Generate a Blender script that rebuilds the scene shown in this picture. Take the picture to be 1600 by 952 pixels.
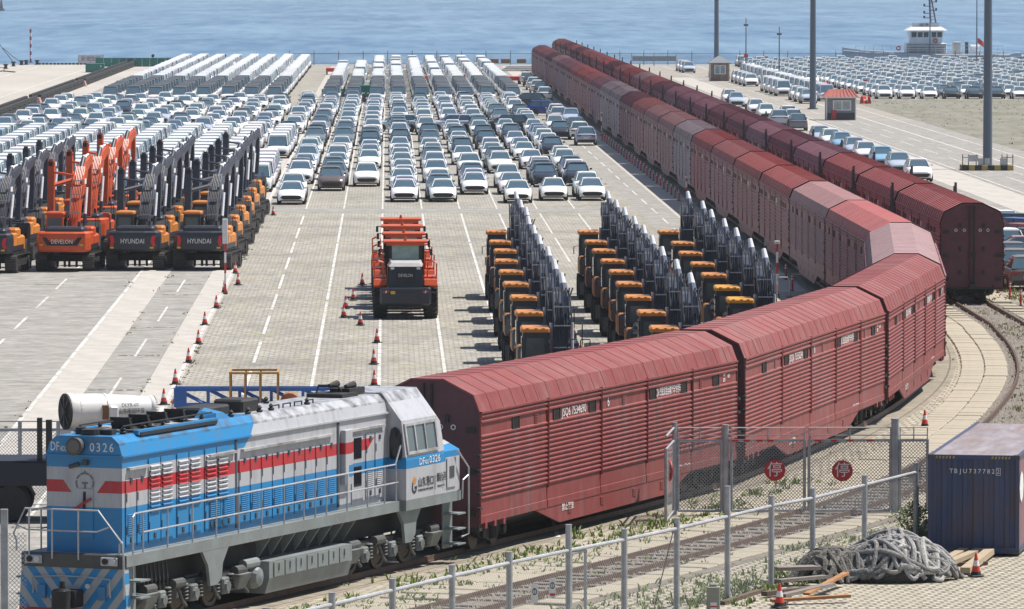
import bpy, math, random
import numpy as np
from mathutils import Matrix, Vector

S = bpy.context.scene
COL = S.collection
for _o in list(bpy.data.objects):
    bpy.data.objects.remove(_o)
random.seed(7)
rng = np.random.default_rng(7)
R = math.radians

# ------------------------------------------------------------------ camera, sky, sun, exposure
CAM_H = 15.6
PITCH, YAW = math.atan(524.0 / 9700.0), math.atan(194.0 / 9700.0)
cd = bpy.data.cameras.new('camera')
cam = bpy.data.objects.new('camera', cd)
COL.objects.link(cam)
cd.sensor_width = 36.0
cd.lens = 36.0 * 9700.0 / 1600.0
cd.clip_start, cd.clip_end = 1.0, 80000.0
cam.location = (0, 0, CAM_H)
cam.rotation_euler = (math.pi / 2 - PITCH, 0, -YAW)
S.camera = cam

SUN_ELEV, SUN_AZ = R(61), R(68)          # azimuth measured from +Y towards +X
w = bpy.data.worlds.new('World')
S.world = w
w.use_nodes = True
nt = w.node_tree
nt.nodes.clear()
sky = nt.nodes.new('ShaderNodeTexSky')
sky.sky_type = 'NISHITA'
sky.sun_disc = False
sky.sun_elevation = SUN_ELEV
sky.sun_rotation = SUN_AZ
sky.air_density, sky.dust_density, sky.ozone_density = 1.0, 1.0, 1.0
bg = nt.nodes.new('ShaderNodeBackground')
bg.inputs[1].default_value = 0.078
wo = nt.nodes.new('ShaderNodeOutputWorld')
nt.links.new(sky.outputs[0], bg.inputs[0])
nt.links.new(bg.outputs[0], wo.inputs[0])
sl = bpy.data.lights.new('sun', 'SUN')
sl.energy = 4.9
sl.angle = R(0.53)
sl.color = (1.0, 0.95, 0.88)
sun = bpy.data.objects.new('sun', sl)
COL.objects.link(sun)
sd = Vector((math.sin(SUN_AZ) * math.cos(SUN_ELEV), math.cos(SUN_AZ) * math.cos(SUN_ELEV), math.sin(SUN_ELEV)))
sun.rotation_euler = sd.to_track_quat('Z', 'Y').to_euler()
sun.location = (200, 100, 300)
vs = S.view_settings
vs.view_transform = 'Standard'
vs.look = 'None'
vs.exposure = 0.42
vs.gamma = 1.0
S.cycles.max_bounces = 5
S.cycles.diffuse_bounces = 2
S.cycles.glossy_bounces = 3
S.cycles.transmission_bounces = 4
S.cycles.use_denoising = True

# ------------------------------------------------------------------ placing helpers
_f = Vector((math.sin(YAW) * math.cos(PITCH), math.cos(YAW) * math.cos(PITCH), -math.sin(PITCH)))
_r = Vector((math.cos(YAW), -math.sin(YAW), 0))
_u = _r.cross(_f)


def G(px, py, h=0.0):
    """point of the plane z = h that the survey photograph shows at pixel (px, py)"""
    d = _f * 9700.0 + _r * (px - 800.0) - _u * (py - 476.0)
    t = (h - CAM_H) / d.z
    return (d.x * t, d.y * t)


# ------------------------------------------------------------------ materials
MATS = {}


def lk(t, a, b):
    t.links.new(a, b)


def mat(name, col=None, rough=0.6, metal=0.0, var=0.12, scale=2.0, bump=0.0, bscale=30.0, stretch=None,
        dirt=None, dirt_amt=0.0, dirt_scale=0.7, coords='Object', spec=0.5, emit=None):
    """procedural principled material; col None takes the object's own colour"""
    if name in MATS:
        return MATS[name]
    m = bpy.data.materials.new(name)
    MATS[name] = m
    m.use_nodes = True
    t = m.node_tree
    b = t.nodes['Principled BSDF']
    b.inputs['Roughness'].default_value = rough
    b.inputs['Metallic'].default_value = metal
    b.inputs['Specular IOR Level'].default_value = spec
    tc = t.nodes.new('ShaderNodeTexCoord')
    vec = tc.outputs[coords]
    if stretch:
        mp = t.nodes.new('ShaderNodeMapping')
        mp.inputs['Scale'].default_value = stretch
        lk(t, vec, mp.inputs[0])
        vec = mp.outputs[0]
    if col is None:
        oi = t.nodes.new('ShaderNodeObjectInfo')
        c = oi.outputs['Color']
        alpha = oi.outputs['Alpha']
    else:
        rgb = t.nodes.new('ShaderNodeRGB')
        rgb.outputs[0].default_value = (*col, 1)
        c = rgb.outputs[0]
        alpha = None
    if var > 0:
        n = t.nodes.new('ShaderNodeTexNoise')
        n.inputs['Scale'].default_value = scale
        n.inputs['Detail'].default_value = 5
        n.inputs['Roughness'].default_value = 0.65
        lk(t, vec, n.inputs['Vector'])
        mr = t.nodes.new('ShaderNodeMapRange')
        mr.inputs[1].default_value, mr.inputs[2].default_value = 0.3, 0.7
        mr.inputs[3].default_value, mr.inputs[4].default_value = 1 - var, 1 + var
        lk(t, n.outputs['Fac'], mr.inputs[0])
        mx = t.nodes.new('ShaderNodeVectorMath')
        mx.operation = 'SCALE'
        lk(t, c, mx.inputs[0])
        lk(t, mr.outputs[0], mx.inputs['Scale'])
        c = mx.outputs[0]
    if dirt is not None:
        n2 = t.nodes.new('ShaderNodeTexNoise')
        n2.inputs['Scale'].default_value = dirt_scale
        n2.inputs['Detail'].default_value = 7
        n2.inputs['Roughness'].default_value = 0.7
        lk(t, vec, n2.inputs['Vector'])
        m2 = t.nodes.new('ShaderNodeMapRange')
        m2.inputs[1].default_value, m2.inputs[2].default_value = 0.42, 0.72
        m2.inputs[3].default_value, m2.inputs[4].default_value = 0, dirt_amt
        lk(t, n2.outputs['Fac'], m2.inputs[0])
        fac = m2.outputs[0]
        mix = t.nodes.new('ShaderNodeMix')
        mix.data_type = 'RGBA'
        lk(t, fac, mix.inputs[0])
        lk(t, c, mix.inputs[6])
        mix.inputs[7].default_value = (*dirt, 1)
        c = mix.outputs[2]
    lk(t, c, b.inputs['Base Color'])
    if bump > 0:
        n3 = t.nodes.new('ShaderNodeTexNoise')
        n3.inputs['Scale'].default_value = bscale
        n3.inputs['Detail'].default_value = 4
        lk(t, vec, n3.inputs['Vector'])
        bp = t.nodes.new('ShaderNodeBump')
        bp.inputs['Strength'].default_value = bump
        bp.inputs['Distance'].default_value = 0.05
        lk(t, n3.outputs['Fac'], bp.inputs['Height'])
        lk(t, bp.outputs[0], b.inputs['Normal'])
    return m


def brick_mat(name, c1, c2, mortar, bw, rh, ms, src='Object', var=0.18, vscale=0.25, dirt=None, dirt_amt=0.5, dscale=0.12,
              rough=0.85, dstretch=(1, 0.25, 1), dirt2=None, d2_amt=0.5):
    if name in MATS:
        return MATS[name]
    m = bpy.data.materials.new(name)
    MATS[name] = m
    m.use_nodes = True
    t = m.node_tree
    b = t.nodes['Principled BSDF']
    b.inputs['Roughness'].default_value = rough
    b.inputs['Specular IOR Level'].default_value = 0.25
    tc = t.nodes.new('ShaderNodeTexCoord')
    br = t.nodes.new('ShaderNodeTexBrick')
    lk(t, tc.outputs[src], br.inputs['Vector'])
    br.inputs['Scale'].default_value = 1.0
    br.inputs['Color1'].default_value = (*c1, 1)
    br.inputs['Color2'].default_value = (*c2, 1)
    br.inputs['Mortar'].default_value = (*mortar, 1)
    br.inputs['Mortar Size'].default_value = ms
    br.inputs['Brick Width'].default_value = bw
    br.inputs['Row Height'].default_value = rh
    c = br.outputs['Color']

    def blot(c, colr, amt, sc, st, lo, hi):
        mp = t.nodes.new('ShaderNodeMapping')
        mp.inputs['Scale'].default_value = st
        lk(t, tc.outputs['Object'], mp.inputs[0])
        n = t.nodes.new('ShaderNodeTexNoise')
        n.inputs['Scale'].default_value = sc
        n.inputs['Detail'].default_value = 8
        n.inputs['Roughness'].default_value = 0.7
        lk(t, mp.outputs[0], n.inputs['Vector'])
        mr = t.nodes.new('ShaderNodeMapRange')
        mr.inputs[1].default_value, mr.inputs[2].default_value = lo, hi
        mr.inputs[3].default_value, mr.inputs[4].default_value = 0, amt
        lk(t, n.outputs['Fac'], mr.inputs[0])
        mix = t.nodes.new('ShaderNodeMix')
        mix.data_type = 'RGBA'
        lk(t, mr.outputs[0], mix.inputs[0])
        lk(t, c, mix.inputs[6])
        mix.inputs[7].default_value = (*colr, 1)
        return mix.outputs[2]
    if dirt:
        c = blot(c, dirt, dirt_amt, dscale, dstretch, 0.42, 0.7)
    if dirt2:
        c = blot(c, dirt2, d2_amt, dscale * 3.1, dstretch, 0.5, 0.68)
    n = t.nodes.new('ShaderNodeTexNoise')
    n.inputs['Scale'].default_value = vscale * 9
    n.inputs['Detail'].default_value = 8
    lk(t, tc.outputs['Object'], n.inputs['Vector'])
    mr = t.nodes.new('ShaderNodeMapRange')
    mr.inputs[1].default_value, mr.inputs[2].default_value = 0.3, 0.7
    mr.inputs[3].default_value, mr.inputs[4].default_value = 1 - var, 1 + var
    lk(t, n.outputs['Fac'], mr.inputs[0])
    mx = t.nodes.new('ShaderNodeVectorMath')
    mx.operation = 'SCALE'
    lk(t, c, mx.inputs[0])
    lk(t, mr.outputs[0], mx.inputs['Scale'])
    lk(t, mx.outputs[0], b.inputs['Base Color'])
    bp = t.nodes.new('ShaderNodeBump')
    bp.inputs['Strength'].default_value = 0.35
    bp.inputs['Distance'].default_value = 0.02
    bp.invert = True
    lk(t, br.outputs['Fac'], bp.inputs['Height'])
    lk(t, bp.outputs[0], b.inputs['Normal'])
    return m


# ------------------------------------------------------------------ mesh building
class MB:
    def __init__(s):
        s.v, s.f, s.m = [], [], []

    def add(s, vs_, fs, mi=0):
        o = len(s.v)
        s.v.extend([tuple(p) for p in vs_])
        for q in fs:
            s.f.append(tuple(i + o for i in q))
            s.m.append(mi)
        return s

    def box(s, x0, x1, y0, y1, z0, z1, mi=0):
        return s.hexa([(x0, y0, z0), (x1, y0, z0), (x1, y1, z0), (x0, y1, z0), (x0, y0, z1), (x1, y0, z1), (x1, y1, z1), (x0, y1, z1)], mi)

    def hexa(s, p, mi=0):
        return s.add(p, [(3, 2, 1, 0), (4, 5, 6, 7), (0, 1, 5, 4), (1, 2, 6, 5), (2, 3, 7, 6), (3, 0, 4, 7)], mi)

    def bevbox(s, x0, x1, y0, y1, z0, z1, b=0.03, mi=0):
        """box with all vertical and top edges chamfered"""
        def ring(i, z):
            return [(x0 + i, y0 + b, z), (x0 + b, y0 + i, z), (x1 - b, y0 + i, z), (x1 - i, y0 + b, z), (x1 - i, y1 - b, z), (x1 - b, y1 - i, z), (x0 + b, y1 - i, z), (x0 + i, y1 - b, z)]
        vs_ = ring(0, z0) + ring(0, z1 - b) + ring(b, z1)
        fs = []
        for r_ in (0, 8):
            for i in range(8):
                j = (i + 1) % 8
                fs.append((r_ + i, r_ + j, r_ + 8 + j, r_ + 8 + i))
        fs.append(tuple(range(16, 24)))
        fs.append(tuple(range(7, -1, -1)))
        return s.add(vs_, fs, mi)

    def prism(s, poly, axis, a, b, mi=0):
        """polygon (2-D) extruded along an axis; axis 'x': poly in (y, z); 'y': (x, z); 'z': (x, y)"""
        n = len(poly)

        def pt(p, t):
            return (t, p[0], p[1]) if axis == 'x' else ((p[0], t, p[1]) if axis == 'y' else (p[0], p[1], t))
        vs_ = [pt(p, a) for p in poly] + [pt(p, b) for p in poly]
        fs = [tuple(range(n - 1, -1, -1)), tuple(range(n, 2 * n))]
        for i in range(n):
            j = (i + 1) % n
            fs.append((i, j, n + j, n + i))
        return s.add(vs_, fs, mi)

    def cyl(s, p0, p1, r0, r1=None, n=10, mi=0, cap=True):
        r1 = r0 if r1 is None else r1
        p0, p1 = Vector(p0), Vector(p1)
        d = (p1 - p0).normalized()
        a = d.orthogonal().normalized()
        c = d.cross(a)
        vs_ = []
        for p, r_ in ((p0, r0), (p1, r1)):
            for i in range(n):
                t = 2 * math.pi * i / n
                vs_.append(p + (a * math.cos(t) + c * math.sin(t)) * r_)
        fs = [(i, (i + 1) % n, n + (i + 1) % n, n + i) for i in range(n)]
        if cap:
            fs += [tuple(range(n - 1, -1, -1)), tuple(range(n, 2 * n))]
        return s.add(vs_, fs, mi)

    def tube(s, pts, r, n=6, mi=0):
        pts = [Vector(p) for p in pts]
        vs_, fs = [], []
        prev = None
        for k, p in enumerate(pts):
            d = (pts[min(k + 1, len(pts) - 1)] - pts[max(k - 1, 0)])
            if d.length < 1e-9:
                d = Vector((0, 0, 1))
            d.normalize()
            if prev is None:
                a = d.orthogonal().normalized()
            else:
                a = prev - d * prev.dot(d)
                a = a.normalized() if a.length > 1e-6 else d.orthogonal().normalized()
            prev = a
            c = d.cross(a)
            for i in range(n):
                t = 2 * math.pi * i / n
                vs_.append(p + (a * math.cos(t) + c * math.sin(t)) * r)
        for k in range(len(pts) - 1):
            for i in range(n):
                j = (i + 1) % n
                fs.append((k * n + i, k * n + j, (k + 1) * n + j, (k + 1) * n + i))
        fs.append(tuple(range(n - 1, -1, -1)))
        e = (len(pts) - 1) * n
        fs.append(tuple(range(e, e + n)))
        return s.add(vs_, fs, mi)

    def lathe(s, prof, n=16, mi=0, axis='z', c=(0, 0, 0)):
        """prof: list of (radius, height) along the axis"""
        vs_, fs = [], []
        for (r_, h) in prof:
            for i in range(n):
                t = 2 * math.pi * i / n
                x, y = r_ * math.cos(t), r_ * math.sin(t)
                p = (x, y, h) if axis == 'z' else ((h, x, y) if axis == 'x' else (y, h, x))
                vs_.append((p[0] + c[0], p[1] + c[1], p[2] + c[2]))
        for k in range(len(prof) - 1):
            for i in range(n):
                j = (i + 1) % n
                fs.append((k * n + i, k * n + j, (k + 1) * n + j, (k + 1) * n + i))
        fs.append(tuple(range(n - 1, -1, -1)))
        e = (len(prof) - 1) * n
        fs.append(tuple(range(e, e + n)))
        return s.add(vs_, fs, mi)

    def loft(s, rings, mi=0, cap=True, closed=True):
        n = len(rings[0])
        vs_ = [p for r_ in rings for p in r_]
        fs = []
        for k in range(len(rings) - 1):
            for i in range(n if closed else n - 1):
                j = (i + 1) % n
                fs.append((k * n + i, k * n + j, (k + 1) * n + j, (k + 1) * n + i))
        if cap:
            fs.append(tuple(range(n - 1, -1, -1)))
            e = (len(rings) - 1) * n
            fs.append(tuple(range(e, e + n)))
        return s.add(vs_, fs, mi)

    def join(s, mesh, M4=None, mi=0):
        vs_ = [(M4 @ v.co if M4 else v.co) for v in mesh.vertices]
        return s.add(vs_, [tuple(p.vertices) for p in mesh.polygons], mi)

    def mesh(s, name, mats, smooth=False, fix=True):
        me = bpy.data.meshes.new(name)
        me.from_pydata(s.v, [], s.f)
        for m in (mats if isinstance(mats, (list, tuple)) else [mats]):
            me.materials.append(m)
        if any(s.m):
            me.polygons.foreach_set('material_index', s.m)
        if fix:
            import bmesh
            bm = bmesh.new()
            bm.from_mesh(me)
            bmesh.ops.recalc_face_normals(bm, faces=bm.faces)
            bm.to_mesh(me)
            bm.free()
        if smooth:
            me.polygons.foreach_set('use_smooth', [True] * len(me.polygons))
            try:
                me.set_sharp_from_angle(angle=R(38))
            except Exception:
                pass
        me.update()
        return me


def new(name, data=None, parent=None, loc=None, rot=None, color=None, label=None, kind=None):
    o = bpy.data.objects.new(name, data)
    COL.objects.link(o)
    if parent is not None:
        o.parent = parent
    if loc is not None:
        o.location = loc
    if rot is not None:
        o.rotation_euler = rot
    if color is not None:
        o.color = color if len(color) == 4 else (*color, 1.0)
    if label:
        o['label'] = label
    if kind:
        o['kind'] = kind
    return o


LABELS = {}


def thing(name, label, cat, loc=(0, 0, 0), rz=0.0, group=None, data=None, color=None):
    o = new(name, data, None, loc, (0, 0, rz), color)
    o['label'] = label
    o['category'] = cat
    if group:
        o['group'] = group
    LABELS.setdefault(label, []).append(o.name)
    return o


def struct(name, data, loc=None):
    o = new(name, data, None, loc)
    o['kind'] = 'structure'
    return o


def stamp(parent, tpl, colors=None):
    """copy a template's parts under a thing: tpl is a list of (name, mesh, colour key or None, kind, [sub-parts])"""
    for (n, me, ck, kind, subs) in tpl:
        c = colors.get(ck) if (colors and ck) else None
        o = new(n, me, parent, color=c, kind=kind)
        for (n2, me2, ck2) in subs:
            new(n2, me2, o, color=(colors.get(ck2) if (colors and ck2) else None))


def islands(mb):
    """split a builder into one builder per connected piece"""
    par = list(range(len(mb.v)))

    def find(i):
        while par[i] != i:
            par[i] = par[par[i]]
            i = par[i]
        return i
    for f in mb.f:
        for i in f[1:]:
            a, b_ = find(f[0]), find(i)
            if a != b_:
                par[b_] = a
    groups = {}
    for f, m in zip(mb.f, mb.m):
        groups.setdefault(find(f[0]), []).append((f, m))
    out = []
    for fs in groups.values():
        idx = {}
        p = MB()
        for f, m in fs:
            q = []
            for i in f:
                if i not in idx:
                    idx[i] = len(p.v)
                    p.v.append(mb.v[i])
                q.append(idx[i])
            p.f.append(tuple(q))
            p.m.append(m)
        out.append(p)
    return out


def isl(name, mb, m, ck=None, smooth=False, fix=True):
    """template entries, one per connected piece"""
    return [(name, p.mesh(name, m, smooth, fix), ck, None, []) for p in islands(mb)]


def isub(name, mb, m, ck=None, fix=True):
    return [(name, p.mesh(name, m, fix=fix), ck) for p in islands(mb)]


def pieces(name, mb, m, parent):
    for p in islands(mb):
        new(name, p.mesh(name, m), parent)


def text_mesh(body, size, material, M4, extrude=0.006, width=None, spacing=1.0):
    cu = bpy.data.curves.new('lettering', 'FONT')
    cu.body = body
    cu.size = size
    cu.align_x = 'CENTER'
    cu.align_y = 'CENTER'
    cu.extrude = extrude
    cu.resolution_u = 2
    cu.space_character = spacing
    ob = bpy.data.objects.new('lettering', cu)
    COL.objects.link(ob)
    dg = bpy.context.evaluated_depsgraph_get()
    me = bpy.data.meshes.new_from_object(ob.evaluated_get(dg))
    bpy.data.objects.remove(ob)
    if width:
        xs = [v.co.x for v in me.vertices]
        k = width / max(1e-6, max(xs) - min(xs))
        me.transform(Matrix.Diagonal((k, 1, 1, 1)))
    me.transform(M4)
    me.materials.clear()
    me.materials.append(material)
    return me


def face_M(origin, xdir, up=(0, 0, 1)):
    """matrix that lays text (x right, y up) on a plane at origin"""
    x = Vector(xdir).normalized()
    y = Vector(up).normalized()
    z = x.cross(y)
    y = z.cross(x)
    m = Matrix((x, y, z)).transposed().to_4x4()
    m.translation = Vector(origin)
    return m


ORD = ['', 'first', 'second', 'third', 'fourth', 'fifth', 'sixth', 'seventh', 'eighth', 'ninth', 'tenth', 'eleventh', 'twelfth', 'thirteenth', 'fourteenth',
       'fifteenth', 'sixteenth', 'seventeenth', 'eighteenth', 'nineteenth']
for _t, _o in (('twent', 'twentieth'), ('thirt', 'thirtieth'), ('fort', 'fortieth')):
    ORD += [_o] + [_t + 'y-' + q for q in ORD[1:10]]


# ------------------------------------------------------------------ track paths
def catmull(pts, step=1.0):
    out = []
    P_ = [Vector((2 * pts[0][0] - pts[1][0], 2 * pts[0][1] - pts[1][1]))] + [Vector(p) for p in pts] + [Vector((2 * pts[-1][0] - pts[-2][0], 2 * pts[-1][1] - pts[-2][1]))]
    for i in range(1, len(P_) - 2):
        a, b, c, d = P_[i - 1:i + 3]
        n = max(1, int((c - b).length / step))
        for k in range(n):
            t = k / n
            out.append(0.5 * ((2 * b) + (c - a) * t + (2 * a - 5 * b + 4 * c - d) * t * t + (3 * b - a - 3 * c + d) * t ** 3))
    out.append(P_[-2])
    return out


PATH_A = catmull([(-18.9, 118), (-13.6, 130.5), (-7.3, 144.9), (0.5, 163.6), (9.2, 186.4), (15.6, 211.9), (19.8, 236.4), (21.9, 262), (22.05, 290), (22.05, 420), (22.05, 600), (22.05, 960)])
PATH_B = catmull([(-7.5, 128), (2.1, 151.3), (6.6, 162), (13.6, 180), (18.6, 199), (22.1, 217), (25.2, 240), (26.8, 264), (27.15, 290), (27.15, 420), (27.15, 1000)])


def offset_path(path, off):
    out = []
    for i, p in enumerate(path):
        d = (path[min(i + 1, len(path) - 1)] - path[max(i - 1, 0)]).normalized()
        out.append(Vector((p.x + d.y * off, p.y - d.x * off)))
    return out


def clip_path(path, y0, y1):
    return [p for p in path if y0 <= p.y <= y1]


def strip_mesh(name, path, o0, o1, z, material, step=1):
    A, B = offset_path(path, o0)[::step], offset_path(path, o1)[::step]
    vs_ = []
    s_ = [0.0]
    for i in range(1, len(A)):
        s_.append(s_[-1] + (A[i] - A[i - 1]).length)
    for a, b in zip(A, B):
        vs_ += [(a.x, a.y, z), (b.x, b.y, z)]
    fs = [(2 * i, 2 * i + 1, 2 * i + 3, 2 * i + 2) for i in range(len(A) - 1)]
    me = bpy.data.meshes.new(name)
    me.from_pydata(vs_, [], fs)
    me.materials.append(material)
    uv = me.uv_layers.new(name='UVMap')
    for li, l in enumerate(me.loops):
        k = l.vertex_index
        uv.data[li].uv = (s_[k // 2], o0 if k % 2 == 0 else o1)
    me.update()
    return me


def rail_mesh(name, path, off, material, z0=0.03, z1=0.17, step=2):
    c = offset_path(path, off)[::step]
    l0, l1 = offset_path(c, -0.07), offset_path(c, 0.07)
    t0, t1 = offset_path(c, -0.04), offset_path(c, 0.04)
    rings = [[(a.x, a.y, z0), (d.x, d.y, z0), (d.x * .5 + e.x * .5, d.y * .5 + e.y * .5, z0 + .03), (e.x, e.y, z1), (b.x, b.y, z1), (a.x * .5 + b.x * .5, a.y * .5 + b.y * .5, z0 + .03)] for a, d, b, e in zip(l0, l1, t0, t1)]
    return MB().loft(rings).mesh(name, material)

# ================================================================== THE SETTING
m_yard = brick_mat('yard_blocks', (.385, .358, .32), (.32, .30, .268), (.21, .20, .165), .42, .62, .035, dirt=(.185, .173, .152), dirt_amt=.85, dscale=.16, dirt2=(.33, .30, .17), d2_amt=.55, var=.3, dstretch=(1, .8, 1))
m_asph = mat('lane_asphalt', (.32, .305, .28), .9, var=.3, scale=2.2, bump=.6, bscale=9, stretch=(.7, .8, 1), dirt=(.185, .176, .16), dirt_amt=.9, dirt_scale=.7, spec=.2)
m_conc = mat('slab_concrete', (.45, .42, .38), .85, var=.18, scale=.8, bump=.2, bscale=20, dirt=(.33, .31, .28), dirt_amt=.5, dirt_scale=.5, spec=.25)
m_pier = mat('pier_concrete', (.43, .40, .36), .9, var=.12, scale=.12, dirt=(.36, .33, .29), dirt_amt=.6, dirt_scale=.05, spec=.2, stretch=(1, .2, 1))
m_line = mat('white_road_paint', (.64, .63, .60), .7, var=.15, scale=3, dirt=(.37, .345, .31), dirt_amt=1.6, dirt_scale=.9)
m_track_stone = brick_mat('track_paving', (.43, .39, .31), (.35, .315, .25), (.185, .165, .125), .26, .75, .035, src='UV', dirt=(.29, .26, .20), dirt_amt=.6, dscale=.35, dstretch=(1, 1, 1), dirt2=(.10, .09, .075), d2_amt=.75)
m_near_blocks = brick_mat('near_paving', (.44, .40, .325), (.375, .345, .28), (.165, .15, .115), .26, .42, .05, dirt=(.40, .35, .27), dirt_amt=.45, dscale=.5, dstretch=(1, .5, 1))
m_slab = mat('kerb_stone', (.37, .33, .255), .85, var=.2, scale=2.5, bump=.3, bscale=12, dirt=(.33, .28, .2), dirt_amt=.6, dirt_scale=1.5)
m_ballast = mat('ballast_grit', (.21, .185, .155), .95, var=.4, scale=6, bump=.8, bscale=18, dirt=(.115, .10, .08), dirt_amt=.7, dirt_scale=.7)
m_rail = mat('rusty_rail', (.12, .072, .05), .6, metal=.4, var=.3, scale=4)
m_sleeper = mat('sleeper_concrete', (.22, .195, .165), .9, var=.3, scale=5, dirt=(.10, .08, .06), dirt_amt=.9, dirt_scale=2.2)
m_dry = mat('dry_grass_ground', (.215, .20, .165), .95, var=.35, scale=.8, bump=.3, bscale=3, dirt=(.135, .135, .08), dirt_amt=1.0, dirt_scale=.16, stretch=(1, .5, 1))


def swap_uv(me):
    for d in me.uv_layers[0].data:
        d.uv = (d.uv[1], d.uv[0])
    return me


def sheet(name, x0, x1, y0, y1, z, m, n=1):
    return struct(name, MB().add([(x0, y0, z), (x1, y0, z), (x1, y1, z), (x0, y1, z)], [(0, 1, 2, 3)]).mesh(name, m, fix=False))


QUAY = 1018.0
ground = struct('ground', MB().add([(-900, -60, 0), (900, -60, 0), (900, QUAY, 0), (-900, QUAY, 0), (-900, QUAY, -4), (900, QUAY, -4)], [(0, 1, 2, 3), (3, 2, 5, 4)]).mesh('ground', m_yard, fix=False))

# water
m_sea = bpy.data.materials.new('sea_water')
m_sea.use_nodes = True
t = m_sea.node_tree
b = t.nodes['Principled BSDF']
tcs = t.nodes.new('ShaderNodeTexCoord')


def sea_noise(sc, st, lo, hi, d=6):
    mp = t.nodes.new('ShaderNodeMapping')
    mp.inputs['Scale'].default_value = st
    lk(t, tcs.outputs['Object'], mp.inputs[0])
    n = t.nodes.new('ShaderNodeTexNoise')
    n.inputs['Scale'].default_value = sc
    n.inputs['Detail'].default_value = d
    n.inputs['Roughness'].default_value = .62
    lk(t, mp.outputs[0], n.inputs['Vector'])
    mr = t.nodes.new('ShaderNodeMapRange')
    mr.inputs[1].default_value, mr.inputs[2].default_value = lo, hi
    lk(t, n.outputs['Fac'], mr.inputs[0])
    return mr.outputs[0]


# wave and wind streaks: uneven sky reflection painted into the base colour
w1 = sea_noise(.012, (1, .3, 1), .38, .62)
w2 = sea_noise(.13, (1, .10, 1), .38, .62)
wa = t.nodes.new('ShaderNodeMath')
wa.operation = 'MULTIPLY_ADD'
wa.inputs[1].default_value = .45
lk(t, w1, wa.inputs[0])
wb_ = t.nodes.new('ShaderNodeMath')
wb_.operation = 'MULTIPLY'
wb_.inputs[1].default_value = .55
lk(t, w2, wb_.inputs[0])
lk(t, wb_.outputs[0], wa.inputs[2])
wm_ = t.nodes.new('ShaderNodeMix')
wm_.data_type = 'RGBA'
lk(t, wa.outputs[0], wm_.inputs[0])
wm_.inputs[6].default_value = (.045, .125, .25, 1)
wm_.inputs[7].default_value = (.19, .31, .43, 1)
lk(t, wm_.outputs[2], b.inputs['Base Color'])
b.inputs['Roughness'].default_value = .28
b.inputs['IOR'].default_value = 1.33
tc = t.nodes.new('ShaderNodeTexCoord')
hs = []
for sc, st, w_ in ((.055, (.35, 1, 1), 1.0), (.25, (.5, 1, 1), .55), (1.0, (.6, 1, 1), .25)):
    mp = t.nodes.new('ShaderNodeMapping')
    mp.inputs['Scale'].default_value = st
    lk(t, tc.outputs['Object'], mp.inputs[0])
    n = t.nodes.new('ShaderNodeTexNoise')
    n.inputs['Scale'].default_value = sc
    n.inputs['Detail'].default_value = 5
    lk(t, mp.outputs[0], n.inputs['Vector'])
    q = t.nodes.new('ShaderNodeMath')
    q.operation = 'MULTIPLY'
    q.inputs[1].default_value = w_
    lk(t, n.outputs['Fac'], q.inputs[0])
    hs.append(q.outputs[0])
ad = t.nodes.new('ShaderNodeMath')
lk(t, hs[0], ad.inputs[0])
lk(t, hs[1], ad.inputs[1])
ad2 = t.nodes.new('ShaderNodeMath')
lk(t, ad.outputs[0], ad2.inputs[0])
lk(t, hs[2], ad2.inputs[1])
bp = t.nodes.new('ShaderNodeBump')
bp.inputs['Strength'].default_value = .9
bp.inputs['Distance'].default_value = 1.6
lk(t, ad2.outputs[0], bp.inputs['Height'])
lk(t, bp.outputs[0], b.inputs['Normal'])
sea = struct('sea', MB().add([(-9000, QUAY - 2, -3), (9000, QUAY - 2, -3), (9000, 20000, -3), (-9000, 20000, -3)], [(0, 1, 2, 3)]).mesh('sea', m_sea, fix=False))

# surfaces of the yard, each a sheet a few millimetres above the one below
sheet('quay_pavement', -300, -37.5, 300, QUAY - .01, .004, m_pier)
sheet('concrete_pavement', -9.1, -7.85, 60, 1000, .003, m_conc)
for nm, x0, x1, y0, y1 in (('asphalt_road', -11.2, -9.1, 120, 318), ('asphalt_road', -36, -12.8, 100, 640), ('asphalt_road', -11.2, -9.1, 318, 640),
                           ('asphalt_road', 16.1, 18.3, 300, 1000), ('asphalt_road', 29.6, 40.4, 318, 1000), ('asphalt_road', 44, 60, 380, 640), ('asphalt_road', -36.6, -34.4, 641, 1000)):
    sheet(nm, x0, x1, y0, y1, .004, m_asph)
sheet('concrete_pavement', 18.3, 20.4, 300, 1000, .003, m_conc)
m_road2 = mat('worn_road', (.335, .31, .275), .9, var=.2, scale=.6, dirt=(.22, .205, .18), dirt_amt=.9, dirt_scale=.2, spec=.2)
sheet('pale_pier_road', 44, 62, 640, QUAY - .01, .004, m_road2)
sheet('pale_pier_road', 28.6, 44, 860, QUAY - .01, .006, m_road2)
sheet('dry_field_ground', 54.5, 400, 480, 742, .008, m_dry)
sheet('lot_ground', 54.5, 400, 742, QUAY - .01, .006, m_road2)
sheet('cross_road', -7.8, 16, 399, 406, .006, m_asph)

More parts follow.
